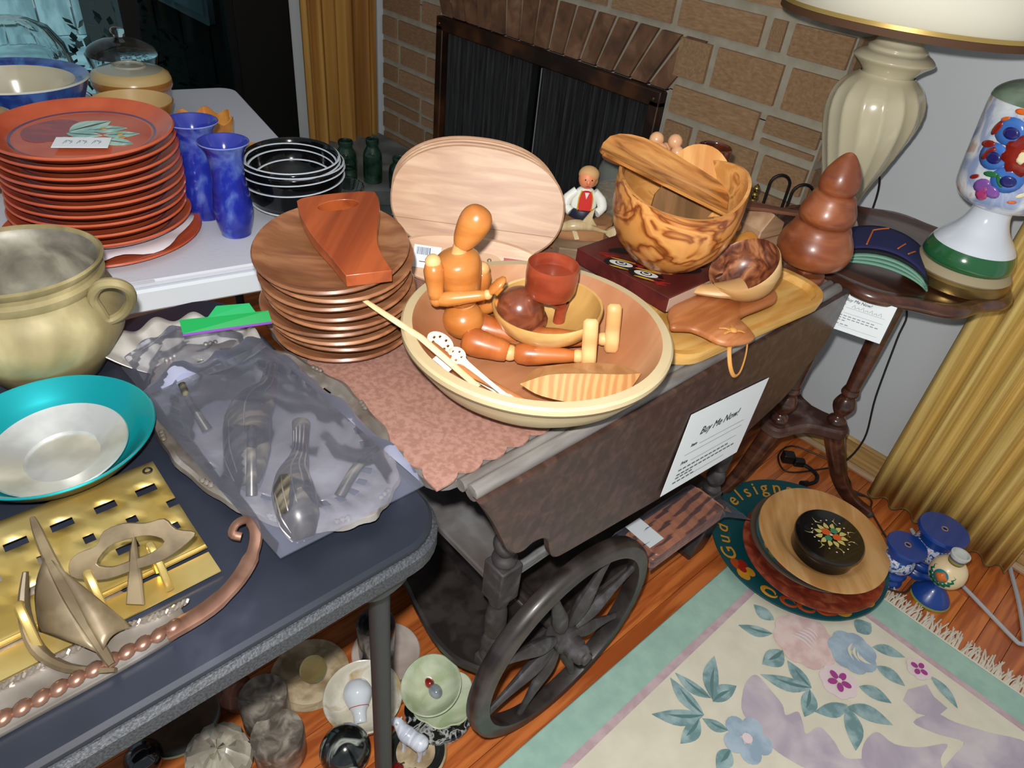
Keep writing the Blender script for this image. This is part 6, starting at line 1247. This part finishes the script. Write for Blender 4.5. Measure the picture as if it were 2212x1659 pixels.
for (x, y, m__, s) in ((-.010, .007, po2, .011), (.012, -.006, po2, .0105), (.010, .012, pg2, .009), (-.009, -.011, pg2, .0085), (0, 0, pw2, .004)): ld('painted_rose', blob(x, y, s, s * .9, 16, .08, 5), m__, .0008)

# turned blue wooden spools and candlestick
m_sb = M('spool_blue', (20, 62, 140), .32, coat=.35); m_fw = NM('painted_flower_band', [(.35, (24, 66, 140)), (.45, (150, 170, 200)), (.6, (226, 212, 226)), (.72, (120, 150, 96)), (.8, (196, 160, 206))], (1, 1, 1), 90, 3, .5, .4)
for (x, y, s, R_t, lab) in ((-.060, 1.585, 1.0, .056, 'tall blue turned spool with a flat disc top near the drape'), (-.098, 1.492, .82, .045, 'shorter blue turned spool with flower band beside the plates')):
    t = thing('wooden_spool', lab, 'spool', (x, y, 0), group='blue painted spools')
    k = s
    MB().lathe(smprof([(0, 0), (.040 * k, 0), (.043 * k, .006 * k), (.040 * k, .014 * k), (.034 * k, .020 * k), (.038 * k, .026 * k), (.043 * k, .034 * k), (.040 * k, .044 * k), (.034 * k, .048 * k), (.037 * k, .056 * k)], 3), 44).build('lower_turning', m_sb, t, smooth=50)
    MB().lathe(smprof([(.037 * k, .056 * k), (.044 * k, .066 * k), (.046 * k, .080 * k), (.043 * k, .094 * k), (.036 * k, .102 * k)], 3), 44).build('flower_band', m_fw, t, smooth=60)
    MB().lathe([(.036 * k, .101 * k), (.034 * k, .122 * k), (R_t * .9, .132 * k), (R_t, .136 * k), (R_t, .143 * k), (R_t * .97, .146 * k), (.007, .147 * k), (.006, .135 * k), (0, .135 * k)], 52).build('disc_top', m_sb, t, smooth=35)
    rg = MB(); rg.tube([(.0065 * cos(a), .0065 * sin(a), .1472 * k) for a in [2 * pi * i / 16 for i in range(16)]], .0014, 6, closed=True); rg.build('candle_hole_ring', M('bare_hole', (170, 130, 80), .6), t)
cs2 = thing('painted_candlestick', 'cream ball candlestick on a blue foot with a green and orange motif', 'candlestick', (-.004, 1.520, 0))
MB().lathe([(0, 0), (.044, 0), (.0455, .003), (.0445, .007), (.043, .0075)], 48).build('yellow_edge', M('olive_yellow', (140, 150, 60), .4), cs2)
MB().lathe(smprof([(.0435, .0070), (.040, .014), (.030, .027), (.018, .040), (.013, .050), (.012, .062)], 3), 48).build('blue_foot', m_sb, cs2, smooth=60)
MB().lathe(smprof([(.011, .056), (.022, .061), (.034, .074), (.039, .092), (.036, .112), (.026, .126), (.016, .131)], 4), 48).build('cream_ball', M('cream_paint', (232, 208, 164), .35, coat=.3), cs2, smooth=70)
MB().lathe([(.016, .129), (.016, .134), (.0175, .136), (.0175, .142), (.0185, .148), (.0205, .154), (.0205, .158), (.017, .159), (.015, .150), (0, .149)], 36, mats=[0, 0, 1, 2, 3, 3, 3, 3, 3]).build('striped_socket', [M('ring_brown', (110, 84, 58), .4), M('olive_yellow'), M('ring_purple', (104, 84, 120), .4), M('ring_silver', (196, 200, 196), .3)], cs2, smooth=40)
dv = Vector((-.16, -.93, .25)).normalized(); cB = Vector((0, 0, .093)); e1 = dv.cross(Vector((0, 0, 1))).normalized(); e2 = e1.cross(dv)
def onball(nm, poly, mat, lift):
    b = MB(); vs = [cB + (dv * math.sqrt(max(0, .0390 ** 2 - u * u - v * v)) + e1 * u + e2 * v) * (1 + lift) for u, v in [(0, 0)] + poly]; n = len(poly); b.add(vs, [(0, 1 + i, 1 + (i + 1) % n) for i in range(n)]); b.build(nm, mat, cs2, smooth=60, solid=.0005)
onball('green_ruff', blob(0, 0, .0255, .0255, 56, .07, 14), M('motif_green', (24, 120, 92), .35), .05); onball('blue_disc', blob(0, 0, .015, .015, 24), M('motif_teal', (40, 130, 140), .35), .075); onball('orange_motif', blob(-.002, 0, .011, .010, 20, .16, 4), M('motif_orange', (214, 110, 44), .35), .10)

# cords
m_bc = M('black_cord', (30, 26, 26), .5); m_brc = M('brown_cord', (58, 42, 34), .5); m_wc = M('grey_cord', (176, 178, 182), .5)
def cord(nm, lab, pts, r, mat, n=6, extra=None):
    o = Vector(pts[0]); t = thing(nm, lab, 'cord', (o.x, o.y, 0)); o = Vector((o.x, o.y, 0))
    MB().tube(smoothpts([Vector(p) - o for p in pts], n), r, 8).build('cable', mat, t); return t, o
cord('lamp_cord', 'thin black lamp cord hanging behind the side table to the floor', [(-.585, 1.760, .80), (-.580, 1.790, .75), (-.56, 1.797, .62), (-.47, 1.797, .56), (-.40, 1.797, .50), (-.39, 1.796, .42), (-.37, 1.79, .25), (-.345, 1.785, .12), (-.36, 1.76, .03), (-.40, 1.70, .005), (-.45, 1.62, .005), (-.50, 1.66, .005), (-.50, 1.73, .006), (-.44, 1.76, .006), (-.37, 1.77, .006), (-.32, 1.74, .006), (-.29, 1.70, .006), (-.26, 1.715, .006)], .0026, m_bc)
cord('floor_cord', 'brown cord running from under the table past the painted plates', [(-.30, 1.705, .006), (-.245, 1.715, .006), (-.225, 1.675, .006), (-.175, 1.63, .006), (-.135, 1.590, .006), (-.150, 1.52, .006), (-.145, 1.47, .006), (-.105, 1.435, .018), (-.052, 1.470, .006), (-.045, 1.515, .006)], .0028, m_brc)
t, o = cord('white_cord', 'grey-white power cord bent across the floor below the drape', [(-.125, 1.700, .006), (-.083, 1.669, .006), (.05, 1.612, .006), (.165, 1.560, .006), (.186, 1.556, .006), (.188, 1.575, .006), (.150, 1.67, .006), (.105, 1.76, .006), (.085, 1.790, .010), (.062, 1.795, .014)], .0050, m_wc)
MB().ell(Vector((.062, 1.797, .018)) - o, (.018, .012, .012), 14).build('plug', m_wc, t)
pgt = thing('power_plug', 'black power plug and adapter lying on the floor behind the plates', 'plug', (-.475, 1.665, 0), RZ)
MB().box((0, 0, .016), (.034, .028, .030)).build('adapter', M('black_plastic', (18, 18, 20), .4), pgt, bevel=.004)
MB().box((.030, -.012, .012), (.030, .020, .022)).build('plug', M('black_plastic'), pgt, bevel=.003)
MB().tube(smoothpts([(.042, -.016, .010), (.060, -.030, .008), (.072, -.055, .007), (.060, -.080, .007), (.030, -.098, .008)], 4), .0055, 8).build('cable', M('black_plastic'), pgt)
MB().tube([(.034, -.094, .010), (.014, -.104, .012)], [.008, .011], 10).build('connector', M('black_plastic'), pgt)

# bag of boards on the bottom shelf of the cart
bgd = thing('bag_of_boards', 'plastic-wrapped small wooden boards on the bottom shelf of the cart', 'packaged boards', (-.460, 1.045, .1466), R_(-2))
m_sbd = NM('small_board_wood', [(.1, (160, 94, 56)), (.5, (182, 112, 68)), (.9, (200, 132, 86))], (3, 26, 3), 2, 3, .2, .4)
for i in range(3): MB().prism(rrect(.092 - .003 * i, .250 - .006 * i, .012, 4, .002 * i, .003 * i), .0005 + .0125 * i, .0125 + .0125 * i, bev=.002).build('small_board', m_sbd, bgd)
wr2 = MB(); wr2.grid(16, 26, lambda u, v: ((u - .5) * .108 + .035 * max(0, v - .78) / .22, -.145 + v * .335, (.041 + .004 * (1 - abs(sin(9 * v + 4 * u))) if .04 < u < .96 and v < .78 else .020) + .004 * (1 - abs(sin(14 * u + 5 * v))) - (.03 * max(0, v - .78) / .22)))
wr2.build('clear_wrap', m_bag, bgd, smooth=24)
MB().box((-.010, -.095, .0465), (.070, .045, .0006)).build('paper_label', lw, bgd, smooth=0, loc=None)
for (a, b_) in (): MB().tube([a, b_], .0012, 5).build('bright_crease', M('bag_crease', (232, 234, 248), .2, alpha=.75), bgd)

# ================================================================ stone pieces under the black table
m_on = NM('white_onyx', [(.3, (206, 200, 180)), (.55, (226, 222, 210)), (.8, (186, 160, 110))], (1, 1, 1), 14, 5, 1.2, .2, coat=.5)
m_gon = NM('green_onyx', [(.3, (172, 186, 150)), (.6, (204, 212, 186)), (.8, (222, 226, 206))], (1, 1, 1), 12, 5, 1.0, .2, coat=.5)
m_gmar = NM('grey_fossil_marble', [(.3, (88, 80, 72)), (.55, (122, 114, 104)), (.8, (160, 150, 138))], (1, 1, 1), 40, 6, .8, .3, coat=.2)
m_bwm = NM('black_white_marble', [(.42, (16, 17, 18)), (.52, (60, 62, 64)), (.60, (190, 192, 190)), (.75, (24, 25, 26))], (1, 1, 1), 34, 4, 1.5, .2, coat=.4)
m_tanm = NM('tan_marble', [(.3, (150, 128, 98)), (.6, (184, 164, 132)), (.8, (204, 188, 158))], (1, 1, 1), 30, 5, .6, .3, coat=.3)
m_pkm = NM('pink_marble', [(.3, (176, 160, 152)), (.7, (204, 192, 184))], (1, 1, 1), 12, 5, .8, .3, coat=.2)
m_aga = NM('banded_agate', [(.40, (16, 18, 18)), (.55, (30, 34, 34)), (.63, (170, 176, 168)), (.70, (60, 70, 70)), (.8, (18, 20, 20))], (1, 1, .6), 9, 3, 2.0, .08, coat=.8)
sl = thing('marble_slab', 'round pinkish marble disc behind the table leg', 'disc', (-.672, .432, 0)); MB().lathe([(0, 0), (.066, 0), (.068, .003), (.068, .012), (.066, .014), (0, .014)], 56).build('disc', m_pkm, sl, smooth=40)
mg = thing('marble_tumbler', 'grey veined marble tumbler standing on the pinkish disc', 'tumbler', (-.680, .415, .0143)); MB().lathe([(0, 0), (.033, 0), (.035, .003), (.037, .10), (.036, .103), (.032, .103), (.031, .02), (0, .016)], 44).build('tumbler_body', NM('dark_grey_marble', [(.3, (70, 64, 62)), (.6, (104, 98, 94)), (.8, (150, 146, 142))], (1, 1, 1), 14, 5, 1.5, .2, coat=.4), mg, smooth=40)
dk = thing('marble_plate', 'tan fossil marble plate holding a crystal ball', 'plate', (-.722, .292, 0)); MB().lathe([(0, 0), (.060, 0), (.072, .006), (.075, .012), (.074, .015), (.066, .014), (.060, .011), (.056, .012), (.04, .010), (0, .010)], 64).build('plate_body', m_tanm, dk, smooth=35)
cb2 = thing('crystal_ball', 'pale yellow crystal ball on the tan marble plate', 'ball', (-.714, .296, .036)); MB().ell((0, 0, 0), (.0255, .0255, .0255), 28).build('ball', M('citrine_glass', (240, 242, 214), .0, trans=1, ior=1.4), cb2)
onb = thing('onyx_bowl', 'cream onyx bowl with a bulb-shaped stone inside, beside the table leg', 'bowl', (-.606, .338, 0)); MB().lathe([(0, 0), (.035, 0), (.055, .012), (.069, .032), (.0725, .046), (.071, .048), (.067, .046), (.060, .030), (.045, .016), (0, .010)], 60).build('bowl_body', m_on, onb, smooth=45)
blb = thing('stone_bulb', 'white bulb-shaped polished stone lying in the cream onyx bowl', 'stone', (-.622, .336, .038), rot=(Matrix.Rotation(RZ + R_(20), 3, 'Z') @ Matrix.Rotation(R_(-70), 3, 'X')).to_euler())
b = MB(); b.lathe(smprof([(0, -.024), (.016, -.020), (.0255, -.006), (.0265, .006), (.021, .020), (.015, .030), (.0125, .038), (.012, .050), (.010, .054), (0, .055)], 4), 30); b.v = [(v[0], v[1], -v[2]) for v in b.v]; b.build('bulb', M('milky_glass', (216, 222, 230), .12, coat=.6), blb, smooth=70)
rg = MB(); rg.tube([(.0178 * cos(a), .0178 * sin(a), -.026) for a in [2 * pi * i / 24 for i in range(24)]], .0007, 5, closed=True); rg.build('red_line', M('red_line', (190, 70, 70), .5), blb)
bw2 = thing('marble_slab', 'black and white marbled round slab under the green onyx bowl', 'disc', (-.512, .445, 0)); MB().lathe([(0, 0), (.062, 0), (.066, .004), (.066, .012), (.063, .015), (0, .015)], 60).build('disc', m_bwm, bw2, smooth=40)
fo = thing('onyx_flower_dish', 'pale green petal-edged onyx dish under the green onyx bowl', 'dish', (-.520, .458, .0155)); MB().lathe([(0, 0), (.035, 0), (.050, .006), (.058, .014), (.056, .016), (.045, .009), (0, .005)], 72, fun=lambda a, r, z: (r * (1 + .09 * abs(cos(4 * a)) * (r > .04)), z)).build('dish_body', m_gon, fo, smooth=50)
gbw = thing('onyx_bowl', 'pale green onyx bowl with polished stones on the marbled slab', 'bowl', (-.537, .452, .0285), rot=(R_(16), R_(2), 0)); MB().lathe([(0, 0), (.022, 0), (.040, .012), (.053, .030), (.057, .042), (.055, .044), (.051, .040), (.044, .026), (.03, .012), (0, .007)], 60).build('bowl_body', m_gon, gbw, smooth=45)
for (x, y, z, r, col, nm, lab) in ((-.548, .446, .052, .0115, (150, 40, 22), 'carnelian', 'red carnelian pebble in the green onyx bowl'), (-.528, .446, .050, .0150, (150, 158, 166), 'grey_agate', 'grey agate pebble in the green onyx bowl')):
    t = thing('polished_pebble', lab, 'pebble', (x, y, z)); MB().ell((0, 0, 0), (r, r * .8, r * .75), 18).build('pebble', NM(nm, [(.3, tuple(int(k * .75) for k in col)), (.7, col)], (1, 1, 1), 40, 3, 0, .12, coat=.5), t)
ag = thing('agate_sphere', 'black banded agate sphere at the bottom edge near the table leg', 'ball', (-.542, .262, .0445)); MB().ell((0, 0, 0), (.044, .044, .044), 36).build('sphere', m_aga, ag)
for (x, y, r, h, lab) in ((-.697, .192, .042, .085, 'dark grey fossil marble cylinder, rear one of the two'), (-.626, .182, .044, .075, 'grey fossil marble cylinder, front one of the two')):
    t = thing('marble_cylinder', lab, 'cylinder', (x, y, 0), group='fossil marble cylinders'); MB().lathe([(0, 0), (r * .97, 0), (r, .003), (r, h - .003), (r * .97, h), (0, h)], 48).build('cylinder', m_gmar, t, smooth=40)
za = thing('onyx_ring_tray', 'round stone tray with dark ring under the zebra figure', 'tray', (-.478, .366, 0)); MB().lathe([(0, 0), (.055, 0), (.057, .004), (.056, .010), (.052, .011), (.047, .007), (.035, .005), (0, .005)], 60, mats=[0] * 4 + [1, 1] + [0]).build('tray_body', [m_tanm, M('dark_ring_stone', (32, 36, 34), .2, coat=.4)], za, smooth=40)
zz_ = thing('zebra_figurine', 'white carved zebra figurine standing on the ring tray', 'figurine', (-.484, .362, .0058), RZ + R_(-25))
m_zb = NM('carved_zebra_white', [(.35, (190, 198, 214)), (.6, (224, 230, 240)), (.8, (206, 212, 224))], (40, 6, 6), 2, 3, .8, .3)
MB().tube(smoothpts([(.030, 0, .040), (.018, 0, .044), (0, 0, .044), (-.014, 0, .046), (-.024, 0, .056), (-.032, 0, .066), (-.040, 0, .060), (-.047, 0, .052)], 4), [.004, .009, .013, .0145, .015, .015, .0145, .014, .014, .0145, .015, .0155, .015, .014, .013, .012, .011, .0105, .010, .0095, .009, .0085, .008, .0075, .007, .006, .0055, .005, .0035], 14).build('body', m_zb, zz_)
for (x, y) in ((.020, .007), (.020, -.007), (-.014, .007), (-.014, -.007)): MB().tube([(x, y, .038), (x + .002, y, .020), (x, y, 0)], [.006, .0042, .005], 8).build('leg', m_zb, zz_)
for s_ in (-1, 1): MB().tube([(-.030, s_ * .005, .068), (-.028, s_ * .007, .078)], [.003, .001], 6).build('ear', m_zb, zz_)
MB().prism([(-.034, .070), (-.022, .066), (-.012, .052), (-.016, .050), (-.026, .058)], -.002, .002, ax='y').build('mane', M('grey_mane', (110, 116, 130), .5), zz_)
for i, (dx, dy) in enumerate(((0, 0), (.020, .010), (.012, -.016))):
    t = thing('glass_cherry', ('left', 'right', 'front')[i] + ' red glass cherry at the bottom edge beside the table leg', 'glass cherry', (-.470 + dx, .322 + dy, .0120), group='red glass cherries'); MB().ell((0, 0, 0), (.0115, .0115, .0115), 20).build('cherry', M('cherry_glass', (120, 12, 16), .06, coat=.8), t)
    MB().tube(smoothpts([(0, 0, .010), (.003, .003, .022), (.008, .008, .030)], 3), .0008, 5).build('stalk', M('cherry_stalk', (70, 40, 24), .6), t)
qz = thing('quartz_cluster', 'pale rough quartz lump at the bottom edge under the table', 'mineral', (-.672, .095, 0)); random.seed(9); b = MB(); b.ell((0, 0, .028), (.062, .055, .030), 22)
b.v = [(v[0] * (1 + random.uniform(-.10, .10)), v[1] * (1 + random.uniform(-.10, .10)), max(0, v[2] * (1 + random.uniform(-.15, .15)))) for v in b.v]; b.build('quartz', NM('rough_quartz', [(.3, (150, 142, 128)), (.6, (184, 178, 162)), (.8, (206, 196, 190))], (1, 1, 1), 22, 5, .5, .35, coat=.3), qz, smooth=20, weld=False)
d2 = thing('marble_plate', 'dark brown marble plate with a pale green edge under the table', 'plate', (-.792, .068, 0)); MB().lathe([(0, 0), (.060, 0), (.070, .006), (.073, .014), (.071, .017), (.062, .012), (.04, .009), (0, .009)], 64, mats=[1, 1, 1, 1, 0, 0, 0]).build('plate_body', [NM('dark_brown_marble', [(.3, (40, 30, 22)), (.7, (70, 54, 38))], (1, 1, 1), 20, 5, .6, .25, coat=.4), M('pale_green_stone', (146, 148, 110), .25, coat=.3)], d2, smooth=45)
bk2 = thing('stone_ball', 'small black polished stone ball at the bottom left under the table', 'ball', (-.748, -.002, .031)); MB().ell((0, 0, 0), (.031, .031, .031), 26).build('ball', M('black_stone', (14, 16, 22), .1, coat=.6), bk2)
rb = thing('rough_stone', 'reddish brown rough stone lump behind the fossil cylinders', 'mineral', (-.765, .165, 0)); b = MB(); b.ell((0, 0, .030), (.040, .030, .036), 18); b.v = [(v[0] * (1 + random.uniform(-.12, .12)), v[1] * (1 + random.uniform(-.12, .12)), max(0, v[2])) for v in b.v]; b.build('stone', NM('rough_jasper', [(.3, (96, 52, 36)), (.6, (140, 88, 66)), (.8, (196, 160, 160))], (1, 1, 1), 18, 4, .5, .4), rb, smooth=20, weld=False)
